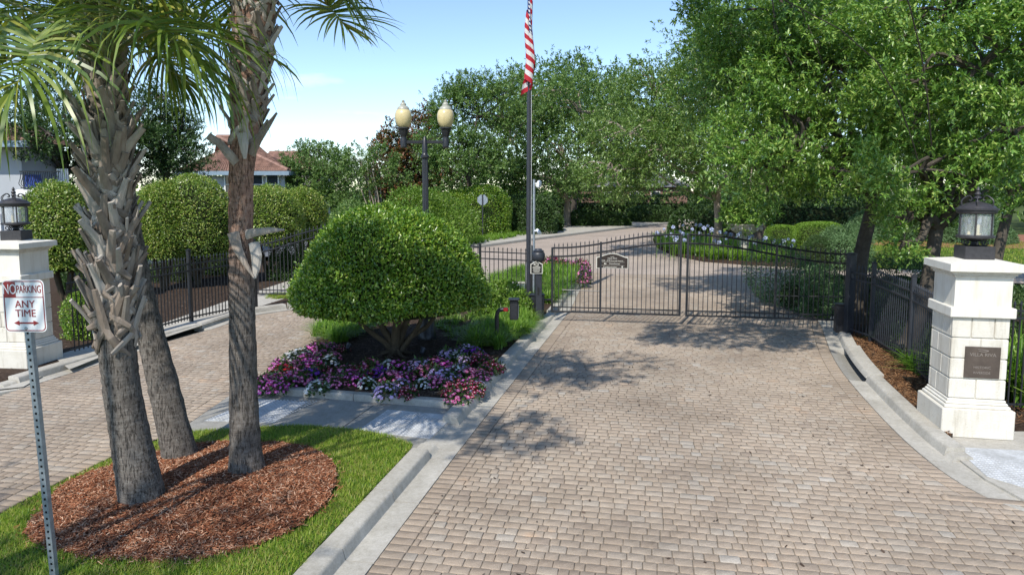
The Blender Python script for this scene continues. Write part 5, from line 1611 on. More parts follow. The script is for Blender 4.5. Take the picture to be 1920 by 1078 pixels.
def tree(name, label, base, trunk_top, r0, blobs, nleaf, L_, W_, leaf, bark_m, seed, group=None, twigs=60, cat='tree', clump=.34, per_twig=9, shell=.55, hang=0.0, flat=.75, stems=None, clumps_per=None, moss=False):
    rg = np.random.default_rng(seed)
    base, tt = Vector(base), Vector(trunk_top)
    t = empty(name, base, label, cat, group)
    mb = MB()
    for (sa, sb, sr) in (stems or [(base, tt, r0)]):
        sa, sb = Vector(sa), Vector(sb)
        l = (sb - sa).length
        mid_ = sa.lerp(sb, .5) + Vector((rg.normal(0, .04 * l), rg.normal(0, .04 * l), 0))
        pts = smooth_open([sa, sa.lerp(mid_, .25), mid_, sb], 5)
        n = len(pts)
        rad = [sr * (1.45 - .55 * min(1, i / n * 4)) * (1 - .35 * i / n) for i in range(n)]
        mb.tube(pts, rad, 11)
    mb.build('trunk', bark_m, t, True)
    V, T, heads = crown_leaves(blobs, nleaf, L_, W_, rg, clump, per_twig, flat, shell, hang, clumps_per)
    lb = MB()
    seen = {}
    top_pts = [Vector(s[1]) for s in (stems or [(base, tt, r0)])]
    rt = (stems[0][2] if stems else r0)
    for c, q in heads:
        key = tuple(np.round(c, 3))
        if key not in seen:
            seen[key] = True
            src = min(top_pts, key=lambda p: (p - Vector(c)).length)
            p_ = limb_path(src, c, rg); far_ = min(1, (3.0 / max(.1, (Vector(c) - src).length)) ** 1.7) if rt > .2 else 1; lb.tube(p_, np.linspace(rt * .62 * far_, rt * .2 * far_, len(p_)), 7)
    pick = rg.permutation(len(heads))[:twigs]
    for i in pick:
        c, q = heads[i]
        p_ = limb_path(c, q, rg, .22); lb.tube(p_, np.linspace(rt * .2, max(.008, rt * .05), len(p_)), 5)
    lb.build('limbs', bark_m, t, True)
    o = link('crown', npmesh('crown', V - np.array(base), T, leaf), t)
    o['kind'] = 'stuff'
    return t

def dome(name, label, c, prof, nleaf, L_, W_, leaf, stems, bark_m, seed, group=None, cat='clipped tree', rx=1.0, lump=.05, core=True, dep=.055, parent_base=None):
    """clipped crown: leaves over a lathe surface given by (radius,height) profile"""
    rg = np.random.default_rng(seed)
    c = np.array(c, float)
    t = empty(name, parent_base or (c[0], c[1], .09), label, cat, group)
    b0 = np.array(t.location)
    prof = np.array(prof, float)
    seg = np.linalg.norm(np.diff(prof, axis=0), axis=1); rm = (prof[:-1, 0] + prof[1:, 0]) / 2 + .05
    w = seg * rm; w /= w.sum()
    si = rg.choice(len(seg), nleaf, p=w); f = rg.uniform(0, 1, nleaf)
    pr = prof[si] + (prof[si + 1] - prof[si]) * f[:, None]
    th = rg.uniform(0, 2 * np.pi, nleaf)
    dr = (prof[si + 1] - prof[si]); nrm_ = unit(np.stack([dr[:, 1], -dr[:, 0]], 1))
    sgn_ = np.where((nrm_[:, 0] * (pr[:, 0]) + nrm_[:, 1] * (pr[:, 1] - prof[:, 1].mean())) < 0, -1, 1)[:, None]
    nrm_ = nrm_ * sgn_
    ph = rg.uniform(0, 6.28, 12)
    wob = sum(np.sin(th * k_ + ph[k_] + pr[:, 1] * (1.3 + k_ * .8)) * lump / (k_ ** .5) for k_ in range(1, 9)) * .6
    dep = -np.abs(rg.normal(0, dep, nleaf)) + rg.normal(0, .025, nleaf)
    sh_ = rg.uniform(0, 1, nleaf) < .012; dep[sh_] += rg.uniform(.05, .16, int(sh_.sum()))
    rad = pr[:, 0] + nrm_[:, 0] * (wob + dep); z = pr[:, 1] + nrm_[:, 1] * (wob + dep)
    P = np.stack([c[0] + rad * np.cos(th) * rx, c[1] + rad * np.sin(th), c[2] + z], 1)
    N3 = np.stack([nrm_[:, 0] * np.cos(th), nrm_[:, 0] * np.sin(th), nrm_[:, 1]], 1)
    A = N3 * .5 + rg.normal(0, .65, (nleaf, 3)) + (0, 0, .15)
    up = N3 * .8 + (0, 0, .6) + rg.normal(0, .45, (nleaf, 3))
    V, T = leaf_geo(P, A, up, L_ * rg.uniform(.6, 1.3, nleaf), W_ * rg.uniform(.7, 1.25, nleaf))
    o = link('crown', npmesh('crown', V - b0, T, leaf), t); o['kind'] = 'stuff'
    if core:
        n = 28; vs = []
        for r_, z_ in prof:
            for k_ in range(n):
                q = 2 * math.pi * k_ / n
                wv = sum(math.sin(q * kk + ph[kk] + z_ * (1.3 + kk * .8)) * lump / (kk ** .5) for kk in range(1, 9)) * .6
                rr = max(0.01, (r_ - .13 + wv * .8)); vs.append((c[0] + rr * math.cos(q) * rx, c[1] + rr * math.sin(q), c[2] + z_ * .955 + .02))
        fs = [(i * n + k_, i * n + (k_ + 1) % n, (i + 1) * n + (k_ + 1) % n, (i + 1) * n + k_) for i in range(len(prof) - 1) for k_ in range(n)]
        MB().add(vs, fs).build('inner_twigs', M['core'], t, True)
    if stems:
        mb = MB()
        for pts, rads in stems: mb.tube(smooth_open([Vector(p) for p in pts], 5), np.interp(np.linspace(0, 1, (len(pts) - 1) * 5 + 1), np.linspace(0, 1, len(rads)), rads), 9)
        mb.build('trunk', bark_m, t, True)
    return t

# big clipped tree on the island
tb = gd(742, 664, .1)
Yb = tb.y
R_ = 187 * pxm(Yb)
ctr = at(735, 664, Yb)
ctr = Vector((ctr.x, Yb, 0))
ztop = at(735, 377, Yb).z
zr = 1.30
H = ztop - zr
zz_ = lambda py: at(735, py, Yb).z
prof = [(R_ * f, zz_(py)) for f, py in ((.03, 520), (.35, 540), (.60, 556), (.80, 568), (.92, 571), (.985, 562), (1.0, 545), (.957, 523), (.90, 502), (.85, 483), (.77, 455), (.675, 432), (.57, 415), (.42, 401), (.20, 392), (.02, 390))]
prof = [(max(.02, r - .05), z) for r, z in prof]
st = []
def spx(px, py, dy): return at(px, py, Yb + dy)
for pts, rr in (([(742, 664, 0), (733, 640, .0), (712, 605, .1), (690, 560, .2)], (.10, .08, .07, .05)), ([(742, 664, 0), (742, 630, -.05), (748, 590, -.1), (755, 540, 0)], (.12, .10, .085, .06)),
                ([(744, 664, 0), (752, 630, .1), (764, 595, .2), (775, 540, .3)], (.11, .085, .07, .05)), ([(738, 662, 0), (722, 642, -.1), (695, 622, -.2), (670, 598, -.3), (655, 560, -.3)], (.09, .06, .05, .045, .035)),
                ([(746, 660, 0), (770, 632, .2), (800, 612, .3), (822, 585, .4)], (.08, .06, .05, .035)), ([(744, 660, 0), (745, 620, .35), (735, 580, .6), (720, 540, .7)], (.09, .07, .055, .04)),
                ([(748, 662, .0), (765, 640, -.1), (785, 610, -.3), (800, 570, -.4)], (.07, .055, .045, .035))):
    st.append(([spx(*p) for p in pts], rr))
for ang in (0.4, 1.5, 2.6, 3.4, 4.4, 5.4):
    st.append(([(tb.x, tb.y, .30), (tb.x + .13 * math.cos(ang), tb.y + .13 * math.sin(ang), .17), (tb.x + .34 * math.cos(ang), tb.y + .34 * math.sin(ang), .10), (tb.x + .5 * math.cos(ang + .2), tb.y + .5 * math.sin(ang + .2), .07)], (.07, .05, .035, .02)))
dome('clipped_tree', 'large dome-clipped privet tree with several stems on the flower island', ctr, prof, 76000, .072, .039, M['privet_leaf'], st, M['privet_bark'], 21, lump=.06, dep=.07)

# row of clipped trees behind the left-hand fence
def topiary(px0, px1, pyt, pyb, Y, label, seed, n=24000, shape='ball'):
    c = at((px0 + px1) / 2, 500, Y); k = pxm(Y)
    R = (px1 - px0) / 2 * k; zt = at(0, pyt, Y).z; zb_ = at(0, pyb, Y).z
    H = zt - zb_
    pf = [(.05, zb_ + .2), (R * .5, zb_ + .1), (R * .82, zb_), (R * .97, zb_ + H * .18), (R * 1.0, zb_ + H * .42), (R * .93, zb_ + H * .63), (R * .78, zb_ + H * .81), (R * .55, zb_ + H * .93), (R * .28, zb_ + H * .985), (.02, zb_ + H)]
    g = .1
    st = []
    for i in range(4):
        a = i * 1.6 + seed
        st.append(([(c.x, Y, g), (c.x + .15 * math.cos(a), Y + .15 * math.sin(a), g + zb_ * .35), (c.x + R * .35 * math.cos(a), Y + R * .35 * math.sin(a), zb_ + .1), (c.x + R * .5 * math.cos(a), Y + R * .5 * math.sin(a), zb_ + .5)], (.09, .07, .055, .04)))
    dome('clipped_tree', label, (c.x, Y, 0), pf, n, .075, .04, M['privet_leaf_dry'], st, M['privet_bark'], seed, 'clipped trees behind the left-hand fence', lump=.085)
topiary(58, 180, 344, 505, 21.5, 'dome-clipped tree between the left pillar lantern and the criss-cross palm', 31)
topiary(258, 356, 343, 480, 24.5, 'narrow clipped tree just right of the criss-cross palm trunk', 32)
topiary(296, 444, 330, 478, 25.5, 'broad clipped tree between the criss-cross and the straight palm', 33)
topiary(432, 572, 350, 452, 27.0, 'clipped tree directly right of the straight palm trunk', 34)
topiary(520, 614, 354, 446, 29.0, 'clipped tree at the right end of the row beside the big dome', 35)

# ------------------------------------------------------------------ trees beyond the gate
def blob(px, py, Y, rx, ry, rz): return (at(px, py, Y), (rx, ry, rz))
OAKG = 'oaks right of the drive'
bA = gd(1641, 612, .09); YA = 18.5
tree('oak_tree', 'oak with a thick dark trunk right behind the right gate post', (at(1643, 0, YA).x, YA, .09), at(1640, 372, YA), .27,
     [blob(1500, 270, 17.5, 2.0, 1.9, 1.2), blob(1420, 318, 17.0, 1.3, 1.2, .75), blob(1560, 120, 19, 2.7, 2.6, 1.8), blob(1650, 245, 18, 1.9, 1.8, 1.1), blob(1420, 200, 21, 2.2, 2.2, 1.5), blob(1575, 322, 16.8, .9, .9, .5), blob(1660, 30, 19, 2.5, 2.3, 1.8), blob(1470, 30, 20, 2.6, 2.5, 2.0), blob(1425, 95, 23, 2.3, 2.2, 1.6), ((3.4, 16.8, 12), (2.4, 2.0, 1.0)), ((5.6, 17.2, 11.4), (2.0, 1.8, 1.0))],  # last two boughs added above the view to shade paving beyond the gate
     128000, .135, .050, M['oak_leaf'], M['oak_bark'], 41, OAKG, 110, clump=.31, per_twig=10)
tree('oak_tree', 'unseen street oak behind the camera, high boughs added to shade walk and lane', (-9.6, -2.5, 0), (-8.8, -1.2, 6.0), .42,
     [((-2.2, 5.9, 10), (1.5, 1.0, .8)), ((-2.9, 5.0, 10.2), (1.0, .8, .6)), ((-3.9, 2.1, 10), (1.0, .6, .6)), ((-6.6, 3.8, 9.6), (1.6, .9, .7)), ((-4.8, 2.9, 9.8), (.9, .7, .5)), ((-9, -2.5, 9.5), (3.2, 2.6, 1.8))],  # out-of-view tree, boughs placed for the shade they cast on walk and lane
     24000, .125, .046, M['oak_leaf'], M['oak_bark'], 40, OAKG, 50, clump=.34, per_twig=10)
YB = 15.2
tree('oak_tree', 'oak with a dark trunk between the fence and the plaque pillar', (at(1738, 0, YB).x, YB, .09), at(1757, 425, YB), .225,
     [blob(1830, 130, 14.5, 1.9, 1.8, 1.25), blob(1725, 320, 14.2, 1.15, 1.1, .75), blob(1900, 250, 13.6, 1.1, 1.1, .75), blob(1700, 415, 14.6, .50, .5, .40), blob(1735, 180, 15.5, 1.6, 1.6, 1.1), blob(1950, 60, 15, 1.8, 1.8, 1.3), blob(1790, 20, 16, 2.0, 2.0, 1.2), blob(1700, 455, 14.3, .28, .3, .28), blob(1840, 370, 15.5, .8, .8, .5), blob(1775, 395, 15.0, .55, .6, .45), ((2.0, 9.2, 10), (2.2, 1.6, .9)), ((3.8, 9.6, 9.8), (1.8, 1.4, .8))],  # last two boughs added out of view, they throw shade before the gate
     80000, .125, .046, M['oak_leaf'], M['oak_bark'], 42, OAKG, 90, clump=.31, per_twig=10)
YC = 26
tree('oak_tree', 'slim oak trunk seen just right of the plaque pillar lantern', (at(1895, 0, YC).x, YC, 0), at(1900, 360, YC), .26,
     [blob(1900, 200, 26, 3.0, 3, 2.4), blob(1820, 260, 27, 2.2, 2.2, 1.4), blob(1960, 330, 25, 2, 2, 1.0), blob(1780, 120, 28, 3.2, 3, 2.3)], 40000, .16, .07, M['oak_leaf'], M['oak_bark'], 43, OAKG, 50)
YD = 37
tree('oak_tree', 'oak with a pale trunk standing behind the stone urn planter', (at(1350, 0, YD).x, YD, .1), at(1345, 378, YD), .30,
     [blob(1250, 300, 36, 2.9, 2.7, 1.9), blob(1180, 250, 37, 2.5, 2.4, 1.7), blob(1330, 190, 38, 3.6, 3.4, 2.5), blob(1400, 300, 35, 2.4, 2.4, 1.6), blob(1150, 320, 36, 1.9, 1.8, 1.1), blob(1230, 180, 39, 2.6, 2.5, 1.9)],
     62000, .17, .07, M['oak_leaf_olive'], M['pale_bark'], 44, OAKG, 60)
tree('oak_tree', 'tall olive-green oak rising above the drive at the upper right', (at(1440, 0, 46).x, 46, 0), at(1440, 300, 46), .45,
     [blob(1400, 60, 45, 5.0, 4.6, 3.2), blob(1338, 150, 45, 3.0, 3.0, 2.4), blob(1520, 40, 46, 5, 4.6, 3.4), blob(1375, 60, 47, 2.7, 2.6, 2.2), blob(1480, 170, 45, 5, 4.5, 3), blob(1620, 120, 47, 5, 4.5, 3.5), blob(1245, 238, 47, 2.8, 2.7, 2.0)],
     60000, .22, .09, M['oak_leaf_olive'], M['oak_bark'], 45, OAKG, 60)
YE = 66
tree('shade_tree', 'broad green tree with a pale trunk beside the far hedge', (at(1068, 0, YE).x, YE, 0), at(1064, 378, YE), .46,
     [blob(1060, 300, 65, 5.0, 4.5, 3.0), blob(960, 270, 66, 4.8, 4.5, 3.4), blob(1090, 210, 67, 5.2, 5, 3.6), blob(1000, 190, 68, 4.6, 4.4, 3.2), blob(1150, 330, 64, 3.5, 3.4, 2.0), blob(930, 330, 65, 3.5, 3.4, 2.2), blob(1040, 345, 63, 3.4, 3.2, 1.6)],
     56000, .30, .11, M['mid_leaf'], M['pale_bark'], 46, 'shade trees beyond the forecourt', 60)
tree('shade_tree', 'tall dark-topped tree behind the flagpole', (at(1080, 0, 82).x, 82, 0), at(1080, 330, 82), .5,
     [blob(1040, 170, 82, 5.5, 5, 3.6), blob(1110, 175, 83, 5.5, 5, 3.6), blob(1170, 200, 82, 5, 5, 3.6), blob(980, 200, 83, 4.5, 4.5, 3), blob(1090, 260, 82, 7, 6, 4.5)],
     32000, .40, .16, M['mid_leaf'], M['oak_bark'], 47, 'shade trees beyond the forecourt', 40)
tree('shade_tree', 'feathery tree with bare twig tips right of the street lamp', (at(880, 0, 56).x, 56, 0), at(880, 340, 56), .32,
     [blob(870, 300, 55, 3.5, 3.4, 2.6), blob(900, 220, 56, 3.4, 3.2, 2.6), blob(940, 190, 57, 3.2, 3.0, 2.2), blob(840, 200, 56, 1.6, 1.5, 1.2), blob(880, 170, 57, 2.0, 2, 1.2), blob(830, 270, 55, 2.2, 2.2, 1.8)],
     40000, .24, .09, M['mid_leaf'], M['oak_bark'], 48, 'shade trees beyond the forecourt', 80, clump=.3)
for i, (px, py, w, h, lab) in enumerate(((735, 285, 2.0, 3.4, 'conical bronze-leaved magnolia left of the street lamp'), (800, 262, 2.4, 4.4, 'conical bronze-leaved magnolia behind the street lamp'))):
    Y = 58 + 4 * i
    b = at(px, 0, Y)
    tree('magnolia_tree', lab, (b.x, Y, 0), at(px, 340, Y), .2, [blob(px, py + 40, Y, w, w, h * .55), blob(px, py, Y, w * .75, w * .75, h * .5), blob(px + 4, py - 30, Y, w * .45, w * .45, h * .32), blob(px, py + 80, Y, w * 1.15, w * 1.1, h * .4)],
         15000, .28, .12, M['magnolia_leaf'], M['oak_bark'], 50 + i, 'bronze magnolias', 30)
Y = 48
stems = []
for i in range(7):
    a = i * .9
    stems.append(((at(703, 0, Y).x + .08 * math.cos(a), Y + .08 * math.sin(a), .05), at(690 + (i - 3) * 9 + 8 * math.sin(a), 318 - 10 * (i % 3), Y + .5 * math.cos(a)), .05))
tree('crape_myrtle', 'thin crape myrtle with bare pale stems left of the street lamp', (at(703, 0, Y).x, Y, .05), at(703, 330, Y), .05,
     [blob(668, 300, Y, .9, .9, .9), blob(715, 300, Y, 1.0, 1.0, 1.0), blob(740, 330, Y, .9, .9, .7), blob(690, 335, Y, .8, .8, .5)], 7000, .17, .07, M['mid_leaf'], M['pale_bark'], 53, None, 50, stems=stems, clump=.28)
tree('shade_tree', 'airy light green tree between the straight palm and the street lamp', (at(620, 0, 54).x, 54, 0), at(622, 385, 54), .2,
     [blob(600, 330, 54, 2.5, 2.4, 1.9), blob(570, 305, 55, 1.6, 1.6, 1.5), blob(640, 330, 53, 1.9, 1.9, 1.8), blob(600, 290, 55, 1.5, 1.4, 1.0), blob(560, 345, 54, 1.3, 1.3, 1.2), blob(650, 370, 53, 1.6, 1.6, 1.0)],
     26000, .21, .075, M['mid_leaf'], M['oak_bark'], 54, 'shade trees on the left', 70, clump=.3)
tree('shade_tree', 'dark tree behind the criss-cross palm before the tiled roofs', (at(310, 0, 36).x, 36, 0), at(310, 330, 36), .25,
     [blob(300, 290, 36, 2.2, 2.1, 1.5), blob(350, 300, 36, 1.3, 1.3, .9), blob(280, 230, 37, 2.0, 2, 1.5), blob(330, 245, 37, 1.5, 1.5, .9), blob(240, 280, 36, 1.8, 1.8, 1.5), blob(300, 190, 37, 1.2, 1.2, .8)],
     34000, .17, .06, M['dark_leaf'], M['oak_bark'], 55, 'shade trees on the left', 60, clump=.32)
tree('shade_tree', 'dark tree beside the balcony at the left edge', (at(120, 0, 33).x, 33, 0), at(120, 330, 33), .25,
     [blob(110, 270, 34, 2.0, 2.0, 1.7), blob(160, 250, 33, 1.8, 1.8, 1.7), blob(130, 190, 34, 2.0, 2, 1.4), blob(80, 210, 36, 1.6, 1.6, 1.5), blob(170, 310, 33, 1.3, 1.3, .8), blob(52, 262, 29.5, .9, .8, .7), blob(90, 250, 29.5, .9, .8, .8), blob(20, 235, 29.3, .7, .6, .5)],
     32000, .16, .06, M['dark_leaf'], M['oak_bark'], 56, 'shade trees on the left', 60, clump=.32)

# hedges and shrubs as leaf-covered bodies
def shrub(name, label, c, size, n, L_, W_, leaf, seed, cat='shrub', group=None, power=2.6, lump=.06, z0=0.0, rz=0.0, core=True, loose=.06):
    """body |x|^p+|y|^p+|z|^p=1 covered with leaves; c = centre of its foot"""
    rg = np.random.default_rng(seed)
    a = np.array(size, float) / 2; a[2] = size[2]
    d = sphere_dirs(n, rg); d[:, 2] = np.abs(d[:, 2]) * .9 - .08 * (rg.uniform(0, 1, n) < .25)
    d /= (np.abs(d) ** power).sum(1, keepdims=True) ** (1 / power)
    # even out by area
    Nn = np.sign(d) * np.abs(d) ** (power - 1) / a; Nn = unit(Nn)
    ph = rg.uniform(0, 6.28, 6)
    q = d * a
    wob = sum(np.sin(q @ rg.normal(0, 2.2 / max(.6, a.mean()), 3) + ph[i]) for i in range(6)) * lump
    P = q + Nn * (wob + rg.normal(0, loose * .35, n) - np.abs(rg.normal(0, loose, n)))[:, None]
    cz, sz = math.cos(rz), math.sin(rz)
    Rm = np.array(((cz, -sz, 0), (sz, cz, 0), (0, 0, 1)))
    P = P @ Rm.T; Nn = Nn @ Rm.T
    A = Nn * .6 + rg.normal(0, .6, (n, 3)) + (0, 0, .2)
    up = Nn * .8 + (0, 0, .5) + rg.normal(0, .45, (n, 3))
    V, T = leaf_geo(P, A, up, L_ * rg.uniform(.6, 1.3, n), W_ * rg.uniform(.7, 1.3, n))
    t = empty(name, c, label, cat, group)
    o = link('foliage', npmesh('foliage', V + (0, 0, z0), T, leaf), t); o['kind'] = 'stuff'
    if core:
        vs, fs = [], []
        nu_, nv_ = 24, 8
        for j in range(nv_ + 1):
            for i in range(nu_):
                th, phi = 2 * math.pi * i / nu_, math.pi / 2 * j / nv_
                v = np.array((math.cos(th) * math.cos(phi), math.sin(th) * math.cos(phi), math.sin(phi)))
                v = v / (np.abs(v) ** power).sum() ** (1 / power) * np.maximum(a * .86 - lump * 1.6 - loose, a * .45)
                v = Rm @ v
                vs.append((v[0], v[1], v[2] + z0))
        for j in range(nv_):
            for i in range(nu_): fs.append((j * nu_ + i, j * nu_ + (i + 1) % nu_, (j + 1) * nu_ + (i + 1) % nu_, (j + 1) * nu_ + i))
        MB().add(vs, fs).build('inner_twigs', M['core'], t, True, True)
    return t
def shrub_px(name, label, x0, x1, yt, yb, depth, n, L_, W_, leaf, seed, zb=.1, **kw):
    g = gd((x0 + x1) / 2, yb, zb); k = pxm(g.y)
    w = (x1 - x0) * k; h = (at(0, yt, g.y + depth * .3).z - zb)
    return shrub(name, label, (g.x, g.y + depth / 2, zb), (w, depth, h), n, L_, W_, leaf, seed, **kw)
HG = 'clipped box hedges round the urn bed'
shrub_px('box_hedge', 'small square clipped box hedge right of the urn planter', 1446, 1500, 424, 462, 1.4, 9000, .05, .03, M['box_leaf'], 61, zb=.15, power=5, lump=.02, cat='hedge', group=HG, loose=.03)
shrub_px('box_hedge', 'long clipped box hedge with a flat sunlit top', 1500, 1592, 419, 470, 1.8, 16000, .05, .03, M['box_leaf'], 62, zb=.15, power=5, lump=.02, cat='hedge', group=HG, loose=.03)
shrub_px('clipped_shrub', 'dark round-topped clipped shrub in front of the long box hedge', 1511, 1576, 444, 502, 1.3, 9000, .05, .028, M['dark_leaf'], 63, zb=.1, power=2.4, lump=.02)
shrub_px('loose_shrub', 'soft grey-green shrub spilling right of the box hedges', 1560, 1665, 425, 505, 3.2, 14000, .11, .035, M['juniper'], 64, zb=.1, power=2.6, lump=.24, loose=.16)
shrub_px('loose_shrub', 'dense low shrub behind the right end of the gate', 1486, 1600, 500, 594, 3.2, 17000, .075, .03, M['juniper'], 65, zb=.08, power=3.4, lump=.16, loose=.13)
# juniper bank
for i, (x0, x1, yt, yb, lab) in enumerate(((1640, 1740, 395, 452, 'spreading juniper between the two nearest oak trunks'), (1735, 1830, 392, 455, 'spreading juniper behind the plaque pillar lantern'), (1820, 1930, 395, 460, 'spreading juniper at the right edge under the slim oak'))):
    shrub_px('juniper', lab, x0 - 14, x1 + 14, yt - 8, yb, 5.0, 15000, .16, .05, M['juniper'], 66 + i, zb=.05, power=2.1, lump=.22, group='junipers on the bank', loose=.12)
# far hedges
FH = 'low hedges along the far pavement'
for i, (x0, x1, yt, yb, lab) in enumerate(((1010, 1060, 398, 434, 'dark low hedge left of the pale tree trunk'), (1075, 1185, 401, 424, 'dark low hedge right of the pale tree trunk'), (1180, 1275, 393, 417, 'low hedge in dappled light on the far bend'), (1275, 1345, 391, 412, 'low rounded hedge at the end of the far bend'))):
    shrub_px('low_hedge', lab, x0, x1, yt, yb, 3.0, 7000, .22, .12, M['dark_leaf'], 71 + i, zb=.12, power=4, lump=.10, cat='hedge', group=FH)
shrub('tall_hedge', 'long taller dark hedge behind the far low hedges', (at(1150, 0, 86).x, 86, 0), (30, 4, 2.6), 14000, .32, .18, M['dark_leaf'], 76, cat='hedge', power=4, lump=.2)
shrub('tall_hedge', 'long dark hedge behind the urn bed and box hedges', (at(1560, 0, 58).x, 58, 0), (26, 4, 2.9), 16000, .26, .14, M['dark_leaf'], 77, cat='hedge', power=4, lump=.25)
# rounded hedge behind the stop sign
g = gd(880, 452); g.y = gd(905, 447).y + 1.0
shrub('rounded_hedge', 'large rounded hedge behind the stop sign', (g.x, g.y + 2.2, .0), (152 * pxm(g.y), 5, at(0, 350, g.y + 2).z), 26000, .13, .06, M['privet_leaf'], 78, cat='hedge', power=3.0, lump=.14)
shrub('rounded_hedge', 'dark shrub behind the rounded hedge and flagpole', (at(975, 0, 56).x, 56, 0), (5.5, 5, 3.4), 14000, .2, .09, M['dark_leaf'], 79, cat='hedge', power=2.6, lump=.25)
# bright shrubs behind the clipped tree
shrub('leafy_shrub', 'bright green loose shrub behind the lamp post', (at(790, 0, 44).x, 44, 0), (4.2, 3.5, 3.3), 15000, .17, .08, M['bright_leaf'], 80, power=2.0, lump=.45, loose=.3)
shrub('leafy_shrub', 'green shrub below the crape myrtle stems', (at(660, 0, 46).x, 46, 0), (5.5, 4, 2.6), 12000, .17, .08, M['mid_leaf'], 81, power=2.2, lump=.3, loose=.2)
# small shrubs under the left trees
shrub('low_shrub', 'small clipped shrub beside the left pillar behind the fence', (at(128, 0, 16.6).x, 16.6, .09), (.95, .9, 1.05), 7000, .05, .03, M['privet_leaf'], 82, power=3, lump=.03)
shrub('low_shrub', 'dark shrub under the clipped trees left of the exit gate', (at(520, 0, 27).x, 27, .09), (1.1, 1.1, 1.6), 5000, .09, .05, M['dark_leaf'], 83, power=2.6, lump=.08)
for i, (px, Y, lab) in enumerate(((300, 27, 'dark low shrub below the narrow clipped tree'), (390, 29, 'dark low shrub below the broad clipped tree'), (140, 24, 'dark low shrub below the leftmost clipped tree'))):
    shrub('low_shrub', lab, (at(px, 0, Y).x, Y, .09), (2.2, 1.4, 1.2), 5000, .09, .05, M['dark_leaf'], 84 + i, power=2.6, lump=.1)
# plants in the island bed
def px_poly(pts, z=.1): return [tuple(gd(*p, z)[:2]) for p in pts]
def tufts(name, label, poly, n, per, h, w, mat, z=.1, lean=.9):
    """strap-leaved ground cover growing in tufts"""
    C = scatter(poly, n)
    P = np.repeat(C, per, 0) + rng.normal(0, .045, (n * per, 2))
    return blades(name, P, z, mat, h, w, lean, label, 'ground cover', seg=3, hv=.3)
tufts('liriope', 'bright strap-leaved border grass left of the clipped tree', px_poly(((585, 640), (640, 645), (700, 612), (690, 592), (640, 596), (598, 620))), 90, 60, .40, .019, M['liriope'])
tufts('liriope', 'strap-leaved border grass round the gooseneck keypad', px_poly(((868, 650), (925, 662), (985, 628), (1000, 612), (985, 590), (935, 600), (905, 625))), 120, 60, .44, .019, M['liriope'])
tufts('liriope', 'strap-leaved border grass in the median beyond the gate', px_poly(((905, 545), (1000, 575), (1035, 570), (1080, 528), (1085, 508), (1040, 503), (985, 508), (930, 525))), 200, 60, .48, .022, M['liriope'])
tufts('verge_grass', 'patch of grass under the exit gate', [tuple(p) for p in ((-8.1, 22.4), (-5.6, 22.2), (-5.5, 23.4), (-8.1, 23.4))], 200, 30, .10, .012, M['grass'], .09)
tufts('meadow_grass', 'weedy grass along the foot of the far rounded hedge', px_poly(((870, 462), (960, 446), (1010, 436), (1010, 428), (940, 440), (870, 452)), .12), 240, 24, .35, .03, M['liriope'], .12)
tufts('ground_ivy', 'straggly plants in the shaded middle of the island bed', px_poly(((800, 600), (900, 592), (880, 640), (850, 650), (830, 625))), 34, 26, .20, .03, M['bright_leaf'])
for i, (px, py, w, h, lab) in enumerate(((918, 572, .8, .75, 'bright green shrub right of the clipped dome beside the fence'), (945, 560, .9, .7, 'bright yellow-green shrub below the short island fence'), (975, 572, .7, .55, 'small bright shrub at the foot of the flagpole'))):
    g = gd(px, py + 22, .1)
    shrub('leafy_shrub', lab, (g.x, g.y, .1), (w * 1.1, w, h * 1.2), 2600, .085, .045, M['bright_leaf'], 90 + i, power=2.2, lump=.07, loose=.1)
# agapanthus bed round the urn
TENS = ['', '', 'twenty', 'thirty', 'forty', 'fifty']
ONES = ['', 'first', 'second', 'third', 'fourth', 'fifth', 'sixth', 'seventh', 'eighth', 'ninth', 'tenth', 'eleventh', 'twelfth', 'thirteenth', 'fourteenth', 'fifteenth', 'sixteenth', 'seventeenth', 'eighteenth', 'nineteenth']
ORD = [(ONES[i] if i < 20 else (TENS[i // 10][:-1] + 'ieth' if i % 10 == 0 else TENS[i // 10] + '-' + ONES[i % 10])) for i in range(1, 60)]
front = ((1224, 447), (1232, 462), (1262, 476), (1320, 487), (1400, 493), (1500, 497), (1560, 497), (1600, 470), (1600, 435), (1450, 432), (1300, 436))
slab('urn_bed', px_poly(front, .1), -.05, .12, M['soil'], 'raised bed with blue flowers, urn planter and box hedges', 'planting bed')
tufts('agapanthus_leaves', 'strap leaves massed below the blue flower heads', px_poly(((1228, 447), (1236, 462), (1265, 475), (1325, 486), (1400, 491), (1480, 494), (1490, 475), (1400, 462), (1300, 448)), .12), 520, 34, .62, .035, M['liriope'], .12, .8)
rgA = random.Random(5)
spots = [(1232, 437), (1245, 430), (1258, 440), (1262, 426), (1275, 434), (1281, 423), (1290, 440), (1298, 430), (1305, 422), (1312, 437), (1320, 428), (1328, 441), (1335, 433), (1345, 444), (1350, 436), (1362, 448), (1370, 440), (1380, 447), (1388, 438), (1396, 452), (1405, 446), (1416, 456), (1430, 450), (1438, 458), (1450, 455), (1470, 452), (1478, 449), (1488, 452), (1470, 463), (1484, 461), (1340, 452), (1300, 447), (1270, 446), (1248, 442), (1283, 450)]
ag = None
spots = sorted(spots + [(x + rgA.uniform(-9, 9), y + rgA.uniform(-5, 4)) for x, y in spots[::2]])
